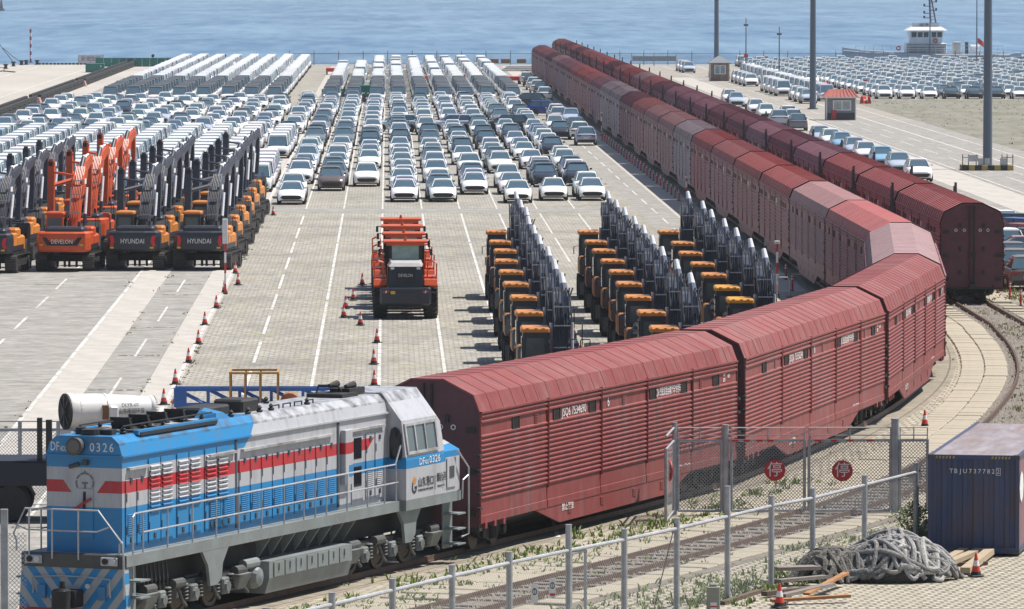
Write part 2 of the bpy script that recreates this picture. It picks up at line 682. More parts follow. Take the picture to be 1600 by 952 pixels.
# tarred joints across the asphalt
m_tar = mat('tar_joint', (.10, .095, .085), .95, var=.4, scale=1.5)
for x0, x1 in ((-36, -12.82), (-11.18, -9.12)):
    for y in (176, 192, 207, 226, 233, 251, 270, 296, 309):
        yy_ = y + random.uniform(-3, 3)
        xa_ = x0 + random.uniform(0, .45) * (x1 - x0)
        xb_ = x1 - random.uniform(0, .35) * (x1 - x0)
        mb = MB()
        n = 14
        for k in range(n):
            a, b_ = xa_ + (xb_ - xa_) * k / n, xa_ + (xb_ - xa_) * (k + 1) / n
            if random.random() < .8:
                w_ = random.uniform(.08, .3)
                o_ = random.uniform(-.1, .1)
                mb.add([(a, yy_ - w_ + o_, .009), (b_, yy_ - w_ + o_, .009), (b_, yy_ + w_ + o_, .009), (a, yy_ + w_ + o_, .009)], [(0, 1, 2, 3)])
        struct('road_joint', mb.mesh('road_joint', m_tar, fix=False))
# concrete strips built slab by slab
slab_meshes = {}


def slab_run(owner, x0, x1, y0, y1, ln, z=.016):
    key = (round(x1 - x0, 3), ln)
    if key not in slab_meshes:
        wd = x1 - x0
        slab_meshes[key] = MB().bevbox(0.012, wd - .012, .02, ln - .02, -.02, 0, .012).mesh('slab', m_conc)
    y = y0
    while y + ln <= y1:
        new('slab', slab_meshes[key], owner, (x0, y, z + random.uniform(-.003, .003)))
        y += ln


lane1 = struct('concrete_road', MB().add([(-12.8, 100, .003), (-11.2, 100, .003), (-11.2, 640, .003), (-12.8, 640, .003)], [(0, 1, 2, 3)]).mesh('concrete_road', m_ballast, fix=False))
slab_run(lane1, -12.8, -11.2, 150, 330, 10.5)
lane2 = struct('concrete_road', MB().add([(-9.1, 100, .0045), (-7.85, 100, .0045), (-7.85, 640, .0045), (-9.1, 640, .0045)], [(0, 1, 2, 3)]).mesh('concrete_road', m_ballast, fix=False))
slab_run(lane2, -9.1, -7.85, 150, 640, 11.5)
lane3 = struct('concrete_road', MB().add([(40.5, 300, .003), (43.8, 300, .003), (43.8, 900, .003), (40.5, 900, .003)], [(0, 1, 2, 3)]).mesh('concrete_road', m_ballast, fix=False))
slab_run(lane3, 40.5, 43.8, 330, 900, 12.0)

# painted lines
LZ = .013


def line(x, y0, y1, wd=.14, z=LZ, dash=None):
    mb = MB()
    if dash is None:
        mb.add([(x - wd / 2, y0, z), (x + wd / 2, y0, z), (x + wd / 2, y1, z), (x - wd / 2, y1, z)], [(0, 1, 2, 3)])
    else:
        y = y0
        while y < y1:
            e = min(y1, y + dash[0])
            mb.add([(x - wd / 2, y, z), (x + wd / 2, y, z), (x + wd / 2, e, z), (x - wd / 2, e, z)], [(0, 1, 2, 3)])
            y += dash[1]
    struct('road_marking', mb.mesh('road_marking', m_line, fix=False))


for x in (-5.33, -2.87, -.35, 2.2, 4.67, 7.1, 9.7, 12.15, 14.7):
    line(x, 404, 780, .11)
    if x < 5:
        line(x, 170, 396, .13, dash=(14, 19) if x in (-5.33,) else (60, 61.5))
    elif x < 13:
        line(x, 330, 396, .11, dash=(30, 36))
line(-8.02, 150, 640, .13, .030)
line(-12.72, 150, 640, .16, .032)
line(-10.2, 150, 316, .1, dash=(12, 25))
line(-16.2, 150, 330, .13, dash=(10, 17))
line(-19.6, 150, 330, .13, dash=(10, 17))
line(17.2, 300, 900, .12, dash=(9, 16))
line(39.7, 330, 900, .15)
line(44.3, 380, 1000, .15)
line(46.5, 380, 900, .13, dash=(14, 24))
line(49.8, 420, 1000, .22)
line(52.6, 440, 760, .16)
line(31.2, 330, 640, .12, dash=(9, 16))
line(48.2, 380, 640, .13, dash=(14, 30))
line(-47.2, 500, 1000, .25)
line(-56.0, 640, 1000, .25)

# ------------------------------------------------------------------ railway
m_bedA = brick_mat('track_bed_blocks', (.38, .33, .25), (.30, .265, .205), (.14, .12, .095), .26, .75, .035, src='UV', dirt=(.17, .15, .125), dirt_amt=.8, dscale=.3, dstretch=(1, 1, 1))
pa = clip_path(PATH_A, 120, 960)
pb = clip_path(PATH_B, 129, 1000)
near_a = clip_path(PATH_A, 120, 300)
near_b = clip_path(PATH_B, 129, 300)
trackA = thing('railway_track', 'railway track under the locomotive and the curving red train', 'railway track', data=strip_mesh('track_bed', pa, -1.75, 1.75, .009, m_bedA, 2))
struct('stone_pavement', swap_uv(strip_mesh('stone_pavement', clip_path(PATH_B, 129, 286), -9.2, -2.2, .006, m_track_stone)))
trackB = thing('railway_track', 'empty rusty railway track with gritty ballast passing beneath the mesh gate', 'railway track', data=strip_mesh('track_bed', pb, -1.15, 1.15, .011, m_ballast, 2))
for s_ in (-.75, .75):
    new('rail', rail_mesh('rail', pa, s_, m_rail), trackA)
    new('rail', rail_mesh('rail', pb, s_, m_rail), trackB)
sl_me = MB().bevbox(-1.05, 1.05, -.12, .12, .0, .05, .02).mesh('sleeper', m_sleeper)
acc = 0
for i in range(1, len(near_b)):
    acc += (near_b[i] - near_b[i - 1]).length
    if acc > .62:
        acc -= .62
        if near_b[i].y > 205:
            continue
        d = near_b[i] - near_b[i - 1]
        a = math.atan2(d.y, d.x) - math.pi / 2
        new('sleeper', sl_me, trackB, (near_b[i].x, near_b[i].y, .012), (0, 0, a + random.uniform(-.03, .03)))
# loose ballast stones: nobody could count them
st = MB()
for k in range(5200):
    i = random.randrange(1, len(near_b))
    off = random.uniform(-1.08, 1.08)
    p = near_b[i]
    d = (near_b[i] - near_b[i - 1]).normalized()
    c = Vector((p.x + d.y * off + random.uniform(-.5, .5) * d.x, p.y - d.x * off + random.uniform(-.5, .5) * d.y, .03))
    r_ = random.uniform(.03, .075)
    st.add([c + Vector((r_, 0, 0)), c + Vector((-.4 * r_, .9 * r_, 0)), c + Vector((-.4 * r_, -.9 * r_, 0)), c + Vector((random.uniform(-.3, .3) * r_, 0, r_ * 1.1))], [(0, 1, 3), (1, 2, 3), (2, 0, 3)])
new('ballast', st.mesh('ballast', mat('ballast_stone', (.33, .29, .25), .95, var=.45, scale=5, coords='Object')), trackB, kind='stuff')
# stone slabs edging the second track
kerb = struct('stone_kerb', strip_mesh('stone_kerb', clip_path(PATH_B, 129, 290), -2.95, -1.12, .014, m_ballast))
kerb2 = struct('stone_kerb', strip_mesh('stone_kerb', clip_path(PATH_B, 129, 290), 1.12, 2.4, .014, m_ballast))
slab_var = [MB().bevbox(-.44 - e, .44 + e, -.47, .47, -.02, .05 + e, .025).mesh('edging_slab', m_slab) for e in (0, .008, -.01)]
for own, off in ((kerb, -1.6), (kerb, -2.52), (kerb2, 1.6)):
    op = offset_path(near_b, off)
    acc = 0
    for i in range(1, len(op)):
        seg = (op[i] - op[i - 1]).length
        acc += seg
        if acc >= 1.0 and op[i].y > 140:
            acc -= 1.0
            d = op[i] - op[i - 1]
            new('edging_slab', random.choice(slab_var), own, (op[i].x, op[i].y, .02 + random.uniform(-.006, .008)), (0, 0, math.atan2(d.y, d.x) - math.pi / 2 + random.uniform(-.02, .02)))
# block paving of the foreground (a sheet right of the second track)
struct('block_pavement', strip_mesh('block_pavement', clip_path(PATH_B, 129, 300), 2.4, 30, .005, m_near_blocks))

# ------------------------------------------------------------------ weeds and grass
m_grass = mat('weed_leaves', (.165, .225, .05), .8, var=.45, scale=1.2)


def weeds(name, spots, hmin, hmax, blades, m):
    vs_, fs = [], []
    for (x, y, k) in spots:
        for _ in range(blades):
            a = random.uniform(0, 6.283)
            h = random.uniform(hmin, hmax) * k
            l_ = random.uniform(.3, .9) * h
            wd = .018 + .03 * h
            bx, by = x + random.uniform(-.14, .14) * k, y + random.uniform(-.14, .14) * k
            o = len(vs_)
            px_, py_ = -math.sin(a) * wd, math.cos(a) * wd
            vs_ += [(bx - px_, by - py_, 0), (bx + px_, by + py_, 0), (bx + math.cos(a) * l_ * .4 + px_, by + math.sin(a) * l_ * .4 + py_, h * .7), (bx + math.cos(a) * l_, by + math.sin(a) * l_, h)]
            fs += [(o, o + 1, o + 2), (o, o + 2, o + 3)]
    me = bpy.data.meshes.new(name)
    me.from_pydata(vs_, [], fs)
    me.materials.append(m)
    o = new(name, me)
    o['kind'] = 'stuff'
    return o


def along(path, o0, o1, n, k0, k1, clump=.5):
    op = path
    sp = []
    while len(sp) < n:
        i = random.randrange(1, len(op))
        off = random.uniform(o0, o1)
        d = (op[i] - op[i - 1]).normalized()
        cx, cy = op[i].x + d.y * off, op[i].y - d.x * off
        for _ in range(random.randint(1, 7)):
            sp.append((cx + random.gauss(0, clump), cy + random.gauss(0, clump * 1.4), random.uniform(k0, k1)))
    return sp


weeds('grass', along(clip_path(PATH_A, 128, 182), 2.3, 5.0, 1250, .2, .9, .6), .06, .28, 5, m_grass)
weeds('grass', along(clip_path(PATH_B, 138, 172), 2.4, 5.6, 620, .2, .85, .6), .06, .28, 5, m_grass)
weeds('grass', along(clip_path(PATH_B, 150, 170), 4.3, 5.5, 260, .4, 1.0, .4), .06, .24, 9, m_grass)
weeds('grass', along(clip_path(PATH_A, 150, 190), 2.2, 3.4, 130, .4, .9, .5), .08, .28, 7, m_grass)
weeds('grass', along(clip_path(PATH_B, 180, 270), -8, -3.0, 60, .3, .6, .3), .08, .2, 5, m_grass)
weeds('grass', along(clip_path(PATH_B, 270, 330), 1.8, 3.6, 260, .5, 1.0, .5), .1, .3, 6, mat('yellow_weeds', (.19, .21, .06), .85, var=.4, scale=1))
weeds('grass', along(clip_path(PATH_B, 205, 285), -.6, .6, 420, .3, .9, .3), .05, .2, 6, mat('track_weeds', (.20, .21, .09), .85, var=.4, scale=1))
sp = []
for k in range(700):
    x = random.choice((-12.82, -11.18, -9.12, -7.83, -7.83, -7.83))
    y = random.uniform(165, 420)
    if math.sin(y * .13 + x * 3) + math.sin(y * .041 + x) > .2:
        sp.append((x + random.gauss(0, .09), y, random.uniform(.3, .8)))
weeds('grass', sp, .05, .16, 6, mat('joint_weeds', (.16, .16, .05), .85, var=.4, scale=1))
sp = [(random.uniform(55, 100), random.uniform(500, 740), random.uniform(.6, 1.6)) for k in range(900)]
weeds('grass', sp, .05, .16, 5, mat('dry_tufts', (.27, .25, .15), .9, var=.35, scale=.2))

# ================================================================== COVERED CAR-CARRIER WAGONS


def paint_mat(name, streak_axis, rough=.6):
    """oxide paint: object colour, alpha = how weathered; streaks run down the sides / across the roof"""
    m = bpy.data.materials.new(name)
    m.use_nodes = True
    t = m.node_tree
    b = t.nodes['Principled BSDF']
    b.inputs['Roughness'].default_value = rough
    b.inputs['Specular IOR Level'].default_value = .35
    oi = t.nodes.new('ShaderNodeObjectInfo')
    tc = t.nodes.new('ShaderNodeTexCoord')
    geo = t.nodes.new('ShaderNodeNewGeometry')

    def noise(scale, st, det=6):
        mp = t.nodes.new('ShaderNodeMapping')
        mp.inputs['Scale'].default_value = st
        lk(t, geo.outputs['Position'], mp.inputs[0])
        n = t.nodes.new('ShaderNodeTexNoise')
        n.inputs['Scale'].default_value = scale
        n.inputs['Detail'].default_value = det
        n.inputs['Roughness'].default_value = .7
        lk(t, mp.outputs[0], n.inputs['Vector'])
        return n.outputs['Fac']

    def rng_(x, a, b_, c, d):
        mr = t.nodes.new('ShaderNodeMapRange')
        mr.inputs[1].default_value, mr.inputs[2].default_value, mr.inputs[3].default_value, mr.inputs[4].default_value = a, b_, c, d
        lk(t, x, mr.inputs[0])
        return mr.outputs[0]

    def mix(f, a, col):
        mx = t.nodes.new('ShaderNodeMix')
        mx.data_type = 'RGBA'
        lk(t, f, mx.inputs[0])
        lk(t, a, mx.inputs[6])
        mx.inputs[7].default_value = (*col, 1)
        return mx.outputs[2]

    def mul(a, b_):
        q = t.nodes.new('ShaderNodeMath')
        q.operation = 'MULTIPLY'
        q.use_clamp = True
        lk(t, a, q.inputs[0])
        lk(t, b_, q.inputs[1])
        return q.outputs[0]
    st = (.55, 1.6, .12) if streak_axis == 'z' else (.16, 2.2, .3)
    s1 = rng_(noise(1.6, st), .42, .72, 0, 1.15)
    s2 = rng_(noise(.33, (1, 1, 1), 4), .4, .65, .15, 1)
    inv = t.nodes.new('ShaderNodeMath')
    inv.operation = 'SUBTRACT'
    inv.inputs[0].default_value = 1.0
    lk(t, oi.outputs['Alpha'], inv.inputs[1])
    wfac = rng_(inv.outputs[0], 0, 1, .10, 1)
    c = mix(mul(mul(s1, s2), wfac), oi.outputs['Color'], (.30, .265, .25) if streak_axis == 'y' else (.23, .20, .195))
    d1 = rng_(noise(1.1, (.4, 1.4, .3)), .5, .74, 0, .95)
    c = mix(mul(d1, wfac), c, (.07, .045, .042))
    f = rng_(noise(3.0, (1, 1, 1), 5), .3, .7, .88, 1.12)
    v = t.nodes.new('ShaderNodeVectorMath')
    v.operation = 'SCALE'
    lk(t, c, v.inputs[0])
    lk(t, f, v.inputs['Scale'])
    lk(t, v.outputs[0], b.inputs['Base Color'])
    return m


m_wside = paint_mat('oxide_side_paint', 'z')
m_wroof = paint_mat('oxide_roof_paint', 'y', .65)
m_wend = mat('wagon_end_paint', (.105, .034, .044), .65, var=.2, scale=1.2, dirt=(.05, .035, .035), dirt_amt=.6)
m_black = mat('black_iron', (.022, .021, .022), .7, var=.3, scale=4)
m_dkgrey = mat('dark_grey_iron', (.06, .06, .062), .65, var=.25, scale=4)
m_wheel = mat('wheel_steel', (.10, .085, .075), .5, metal=.5, var=.2)
m_wglass = mat('dark_window', (.022, .014, .013), .6, var=.2, spec=.2)
m_wglass2 = mat('pale_window', (.42, .42, .42), .4, var=.2, scale=1)
m_white = mat('white_lettering', (.72, .71, .70), .7, var=.12, scale=6)

WL, W0 = 25.2, .45                      # body length and the gap before it
HW, ZE, ZT, ZB = 1.47, 3.9, 4.75, .92   # half width, eave, ridge, sill
ROOFP = [(-HW, ZE), (-1.3, 4.34), (-.46, ZT), (.46, ZT), (1.3, 4.34), (HW, ZE)]
PANEL_Y = [W0, W0 + 6.0, W0 + 11.05, W0 + 15.6, W0 + 20.3, W0 + WL]


def wside_panel(y0, y1, sx, ribs=14):
    """a ribbed side panel: smooth window band, corrugated field, smooth lower plate"""
    prof = [(0, 3.9), (0, 3.80)]
    for z in (3.76, 3.62):
        prof += [(0, z + .045), (.045, z + .02), (.045, z - .02), (0, z - .045)]
    prof += [(0, 3.30)]
    p = (3.28 - 1.52) / ribs
    for k in range(ribs):
        z = 3.28 - k * p
        prof += [(0, z), (.042, z - p * .25), (.042, z - p * .5), (0, z - p * .75)]
    prof += [(0, 1.5), (0, 1.13), (.016, 1.12), (.016, ZB)]
    e = .03
    rings = [[(sx * (HW + d), y, z) for d, z in prof] for y in (y0 + e, y1 - e)]
    mb = MB().loft(rings, cap=False, closed=False)
    # vertical edges fold back to the frame
    return mb


def bogie(mb_frame, mb_wheel, yc):
    for dy in (-.9, .9):
        mb_wheel.cyl((-.78, yc + dy, .55), (-.66, yc + dy, .55), .45, n=16)
        mb_wheel.cyl((.66, yc + dy, .55), (.78, yc + dy, .55), .45, n=16)
        mb_wheel.cyl((-.9, yc + dy, .55), (.9, yc + dy, .55), .09, n=8)
    for sx in (-1, 1):
        mb_frame.prism([(yc - 1.35, .62), (yc - 1.25, .78), (yc - .5, .82), (yc - .35, .9), (yc + .35, .9), (yc + .5, .82), (yc + 1.25, .78), (yc + 1.35, .62), (yc + 1.1, .45), (yc + .7, .5), (yc + .4, .32), (yc - .4, .32), (yc - .7, .5), (yc - 1.1, .45)], 'x', sx * .95 - .08, sx * .95 + .08)
        for dy in (-.12, .12):
            mb_frame.cyl((sx * 1.06, yc + dy, .36), (sx * 1.06, yc + dy, .7), .085, n=8)
        for dy in (-.9, .9):
            mb_frame.cyl((sx * .9, yc + dy, .55), (sx * 1.12, yc + dy, .55), .15, n=8)
    mb_frame.box(-.95, .95, yc - .25, yc + .25, .45, .8)


def wagon_parts(detail, ladders=False, ends=False):
    P = []
    ribs = 14 if detail else 9
    # sides
    for sx in (1, -1):
        if detail:
            for k in range(5):
                P.append(('side_panel', wside_panel(PANEL_Y[k], PANEL_Y[k + 1], sx, ribs).mesh('side_panel', m_wside), 'side', None, []))
            seam = MB()
            for y in PANEL_Y[1:-1]:
                seam.cyl((sx * (HW + .03), y, 1.47), (sx * (HW + .03), y, 3.92), .045, n=6)
                seam.box(sx * HW - .01, sx * HW + .01, y - .012, y + .012, 1.13, 1.469)
            for y in (PANEL_Y[0], PANEL_Y[-1]):
                seam.box(sx * HW - .03, sx * HW + .03, y - .03 if y > 5 else y, y if y > 5 else y + .03, ZB, ZE)
            P += isl('seam_bar', seam, m_wside, 'side')
        else:
            mb = MB()
            for k in range(5):
                mb.join(wside_panel(PANEL_Y[k], PANEL_Y[k + 1], sx, ribs).mesh('t', m_wside, fix=False))
            for y in PANEL_Y[1:-1]:
                mb.box(sx * HW - .01, sx * (HW) + .06 * sx if sx > 0 else sx * HW + .01, y - .05, y + .05, 1.0, 3.85) if sx > 0 else mb.box(-HW - .06, -HW + .01, y - .05, y + .05, 1.0, 3.85)
            P.append(('side_wall', mb.mesh('side_wall', m_wside), 'side', None, []))
        # belly skirt between the bogies
        ymid = W0 + WL / 2
        sk = MB().prism([(W0 + 4.9, ZB), (W0 + 7.2, .42), (W0 + WL - 7.2, .42), (W0 + WL - 4.9, ZB)], 'x', sx * (HW - .06), sx * HW)
        for y in (ymid - 4.5, ymid - 1.4, ymid + 1.8, ymid + 4.6):
            for z in (.62, .68, .74, .80):
                sk.box(min(sx * HW, sx * (HW + .02)), max(sx * HW, sx * (HW + .02)), y - .16, y + .16, z, z + .035)
        P.append(('belly_skirt', sk.mesh('belly_skirt', m_wside), 'side', None, []))
        # windows
        wins = [(0, .52), (1, .17), (1, .84), (3, .14), (3, .82), (4, .53)]
        if not detail:
            wins = wins + [(0, .8), (2, .3), (2, .7), (4, .8)]
        if detail:
            for k, f in ((0, .83), (2, .5), (4, .2)):
                y = PANEL_Y[k] + (PANEL_Y[k + 1] - PANEL_Y[k]) * f
                vn = MB()
                for z in (3.3, 3.37, 3.44, 3.51, 3.58):
                    vn.box(min(sx * HW, sx * (HW + .025)), max(sx * HW, sx * (HW + .025)), y - .16, y + .16, z, z + .03)
                P.append(('vent', vn.mesh('vent', m_wside), 'side', None, []))
            for k, f in wins:
                y = PANEL_Y[k] + (PANEL_Y[k + 1] - PANEL_Y[k]) * f
                xa, xb = sx * (HW + .012), sx * (HW + .03)
                fr = MB()
                for (a, b_, c_, d_) in ((y - .33, y + .33, 3.23, 3.28), (y - .33, y + .33, 3.59, 3.64), (y - .33, y - .27, 3.28, 3.59), (y + .27, y + .33, 3.28, 3.59)):
                    fr.box(min(xa, xb), max(xa, xb), a, b_, c_, d_)
                pane = MB().box(min(sx * (HW + .004), sx * (HW + .016)), max(sx * (HW + .004), sx * (HW + .016)), y - .27, y + .27, 3.28, 3.59)
                P.append(('window', fr.mesh('window', m_black), None, None, [('pane', pane.mesh('pane', m_wglass), None)]))
        else:
            mb = MB()
            for q, (k, f) in enumerate(wins):
                y = PANEL_Y[k] + (PANEL_Y[k + 1] - PANEL_Y[k]) * f
                mb.box(min(sx * (HW - .02), sx * (HW + .025)), max(sx * (HW - .02), sx * (HW + .025)), y - .45, y + .45, 3.12, 3.5, 1 if q in (2, 3) else 0)
            P.append(('window_row', mb.mesh('window_row', [m_wglass, m_wglass2]), None, 'stuff' if not ladders else None, []))
    # roof
    def roof_ring(y, o=0.0):
        top = [(x * (1 + o * .4), y, z + o) for x, z in ROOFP]
        return top
    n = 24
    if detail:
        me = None
        for k in range(n):
            ya, yb = W0 - .05 + (WL + .1) * k / n, W0 - .05 + (WL + .1) * (k + 1) / n
            if me is None:
                pw = yb - ya
                mb = MB()
                A = [(x, z) for x, z in ROOFP]
                rings = []
                for y, o in ((0, 0.009), (.04, .009), (.042, 0.0), (pw + .03, 0.0)):
                    rings.append([(x * (1 + o * .5), y, z + o) for x, z in A] + [(x * .985, y, z - .035) for x, z in reversed(A)])
                mb.loft(rings)
                me = mb
            o = MB()
            o.add([(x, y + ya, z) for x, y, z in me.v], me.f)
            P.append(('roof_panel', o.mesh('roof_panel', m_wroof), 'roof', None, []))
    else:
        mb = MB()
        rings = []
        for k in range(n):
            ya, yb = W0 - .05 + (WL + .1) * k / n, W0 - .05 + (WL + .1) * (k + 1) / n
            for y, o in ((ya, .03), (ya + .1, .03), (ya + .102, 0), (yb, 0)):
                rings.append([(x * (1 + o * .5), y, z + o) for x, z in ROOFP])
        mb.loft(rings, cap=False, closed=False)
        P.append(('roof', mb.mesh('roof', m_wroof), 'roof', None, []))
    gut = MB()
    for sx in (-1, 1):
        gut.box(sx * HW - (.03 if sx < 0 else -.0) - (.03 if sx < 0 else 0), sx * HW + (.06 if sx > 0 else 0), W0, W0 + WL, ZE - .05, ZE + .0)
    P.append(('eave_gutter', gut.mesh('eave_gutter', m_wside), 'side', None, []))
    # ends
    for ye, sg in ((W0, -1), (W0 + WL, 1)):
        pol = [(x * .985, z - .03) for x, z in ROOFP] + [(HW * .985, ZB - .1), (-HW * .985, ZB - .1)]
        a, b_ = (ye, ye + .06) if sg < 0 else (ye - .06, ye)
        if detail or ladders or ends:
            bx = MB().prism(pol, 'y', a, b_)
            yy0, yy1 = (ye - .07, ye - .002) if sg < 0 else (ye + .002, ye + .07)
            hinge = MB()
            for x in (-1.22, 1.22):
                for z in (1.2, 2.3, 3.4):
                    hinge.box(x - .13, x + .13, yy0, yy1, z - .07, z + .07)
            for x in (-.55, .55):
                for z in (1.5, 2.6, 3.7):
                    hinge.box(x - .05, x + .05, yy0, yy1, z - .1, z + .1)
            leaf = MB()
            for x in (-.13, .09):
                leaf.box(x, x + .045, yy0, yy1, 1.0, 4.62)
            leaf.box(-.17, .17, yy0 - .02, yy1 + .02, 2.2, 2.42)
            marks = MB()
            for x in (-.75, -.36, .38, .74):
                for q in range(10):
                    t0, t1 = q * .628, q * .628 + .5
                    marks.add([(x + r_ * math.cos(tt), yy0 - .004 if sg < 0 else yy1 + .004, 3.48 + r_ * math.sin(tt)) for r_, tt in ((.045, t0), (.075, t0), (.075, t1), (.045, t1))], [(0, 1, 2, 3)])
            P.append(('end_wall', bx.mesh('end_wall', m_wend), None, None, isub('hinge', hinge, m_black) + [('lock_bar', leaf.mesh('lock_bar', m_black), None), ('stencil_mark', marks.mesh('stencil_mark', m_white, fix=False), None)]))
        else:
            P.append(('end_wall', MB().prism(pol, 'y', a, b_).mesh('end_wall', m_wend), None, None, []))
        # coupler and buffer beam
        cb = MB()
        cb.box(-1.45, 1.45, ye + (.0 if sg < 0 else -.3), ye + (.3 if sg < 0 else .0), .72, ZB - .11)
        cb.box(-.14, .14, ye + (-.42 if sg < 0 else .0), ye + (.0 if sg < 0 else .42), .74, 1.0)
        for x in (-1.0, 1.0):
            cb.tube([(x, ye, .95), (x, ye + sg * .12, .6), (x * .6, ye + sg * .2, .45)], .03, 5)
        P.append(('coupler', cb.mesh('coupler', m_black), None, None, []))
        # side hooks between wagons
        hk = MB()
        for x in (-HW - .02, HW + .02):
            for z in (1.3, 1.7, 2.3, 2.7):
                hk.box(x - .05, x + .05, ye + (-.22 if sg < 0 else 0), ye + (0 if sg < 0 else .22), z, z + .07)
        P += isl('end_hook', hk, m_black) if detail else [('end_hook', hk.mesh('end_hook', m_black), None, None, [])]
    # floor, bogies
    P.append(('underframe', MB().box(-1.3, 1.3, W0 + .1, W0 + WL - .1, .80, 1.0).box(-.5, .5, W0 + 5.5, W0 + WL - 5.5, .5, .8).mesh('underframe', m_black), None, None, []))
    for yc in (W0 + 2.4, W0 + WL - 2.4):
        f_, w_ = MB(), MB()
        bogie(f_, w_, yc)
        P.append(('bogie', f_.mesh('bogie', m_black), None, None, [('wheelset', w_.mesh('wheelset', m_wheel), None)]))
    if detail:
        st = MB()
        for sx in (-1, 1):
            for y in (W0 + .4, W0 + 1.2, W0 + 2.0, W0 + WL - .8, W0 + WL - 1.6):
                st.box(sx * HW - .05, sx * HW + .05, y - .09, y + .09, ZB - .14, ZB + .02)
        P += isl('step_bracket', st, m_wside, 'side')
    if ladders:
        for sx in (-1, 1):
            ld = MB()
            x = sx * (HW + .13)
            for dy in (-.30, .30):
                ld.box(x - .06, x + .06, W0 - .15 + dy - .07, W0 - .15 + dy + .07, 1.0, 4.82 if dy < 0 else 4.62)
            for z in np.arange(1.3, 4.6, .42):
                ld.box(x - .03, x + .03, W0 - .40, W0 + .10, z, z + .05)
            P.append(('end_ladder', ld.mesh('end_ladder', m_dkgrey), None, None, []))
    return P


def letters_for(number, sx=1):
    """stencilled lettering on the camera-facing side"""
    mb = MB()
    x = sx * (HW + .012)

    def put(body, size, y, z, wd=None, sp_=1.0):
        me = text_mesh(body, size, m_white, face_M((x, y, z), (0, sx, 0)), .003, wd, sp_)
        mb.join(me)
    put('JSQ6 ' + number, .34, PANEL_Y[1] + 2.5, 3.42, 2.3)
    put('JSQ6 凹底双层运输汽车专用车', .30, PANEL_Y[3] + 2.2, 3.42, 2.7)
    put('6', .42, PANEL_Y[2] + .75, 3.46)
    mb.box(x - .002, x + .004, PANEL_Y[2] + .65, PANEL_Y[2] + .85, 3.2, 3.25) if sx > 0 else None
    put('自重', .13, PANEL_Y[4] + 3.5, 3.55)
    put('载重', .13, PANEL_Y[4] + 3.5, 3.38)
    put('容积', .13, PANEL_Y[4] + 4.0, 3.47)
    put('禁止溜放', .22, W0 + 7.9, .80, 1.1)
    put('JSQ6 ' + number, .2, W0 + WL - 5.6, 1.1, 1.2)
    put('定检', .18, W0 + 3.4, 1.02)
    return mb.mesh('lettering', m_white, fix=False)


TPL_NEAR = wagon_parts(True)
TPL_FAR = wagon_parts(False)
TPL_LAD = wagon_parts(False, True)
TPL_END = wagon_parts(False, False, True)

pal = {
    'fresh': ((.225, .043, .041), .55), 'fresh2': ((.245, .055, .052), .55), 'deep': ((.22, .042, .046), .75), 'pale': ((.38, .235, .235), .5),
    'pink': ((.38, .13, .125), .6), 'salmon': ((.44, .12, .11), .68), 'mauve': ((.30, .13, .16), .5), 'grey': ((.35, .265, .28), .4), 'maroon': ((.19, .055, .075), .65),
    'rust': ((.36, .085, .082), .5), 'dusty': ((.38, .19, .185), .45),
}
WORD = {'fresh': 'clean brick-red', 'fresh2': 'clean pinkish-red', 'deep': 'streaked crimson', 'pale': 'pale pink-topped', 'pink': 'faded pink-red', 'salmon': 'salmon-roofed', 'mauve': 'dull mauve',
        'grey': 'greyish weathered', 'maroon': 'dark maroon', 'rust': 'streaked rust-red', 'dusty': 'dusty rose'}


def sidecol(k):
    c, a = pal[k]
    f = {'pale': (.30, .125, .13), 'pink': (.29, .115, .125), 'salmon': (.30, .115, .115), 'mauve': (.25, .125, .165), 'grey': (.29, .21, .24), 'dusty': (.30, .14, .145), 'rust': (.29, .075, .085), 'maroon': (.20, .065, .085)}.get(k, c)
    return (*f, a)


def wagon(tpl, loc, rz, sy, k, label, letters=None, group=None):
    o = thing('railway_wagon', label, 'wagon', loc, rz, group)
    o.scale = (1, sy, 1)
    cs = {'side': sidecol(k), 'roof': (*pal[k][0], pal[k][1])}
    stamp(o, tpl, cs)
    if letters:
        new('lettering', letters, o)
    return o


GL = 'red car-carrier wagons of the curving train'
pts = [(.91, 164.0), (9.2, 186.35), (15.6, 211.9), (19.8, 236.4), (21.95, 265.6)]
kinds = ['fresh', 'fresh2', 'fresh', 'pale']
labs = ['clean brick-red wagon coupled directly behind the blue locomotive', 'clean pinkish-red ribbed wagon, second behind the blue locomotive', 'brick-red wagon on the bend, third behind the locomotive, brighter ribbed roof',
        'pale pink-topped wagon on the bend, fourth behind the locomotive']
nums = ['7534690', '7535024', '7534127', '7534318']
for i in range(4):
    (x0, y0), (x1, y1) = pts[i], pts[i + 1]
    L_ = math.hypot(x1 - x0, y1 - y0)
    wagon(TPL_NEAR, (x0, y0, 0), -math.atan2(x1 - x0, y1 - y0), L_ / (WL + 2 * W0), kinds[i], labs[i], letters_for(nums[i]) if i < 3 else None, GL)
seq = ['salmon', 'dusty', 'salmon', 'salmon', 'pink', 'rust', 'grey', 'dusty', 'dusty', 'pink', 'maroon', 'grey', 'grey', 'mauve', 'pink', 'salmon', 'pink', 'mauve', 'mauve', 'pale', 'maroon', 'mauve', 'pink', 'mauve']
for i, k in enumerate(seq):
    y0 = 265.6 + 25.95 * i
    wagon(TPL_FAR if i > 1 else TPL_NEAR, (22.05, y0, 0), 0, 25.95 / 26.1, k, f'{WORD[k]} wagon of the long curving train, {ORD[i + 5]} behind the locomotive', None, GL)
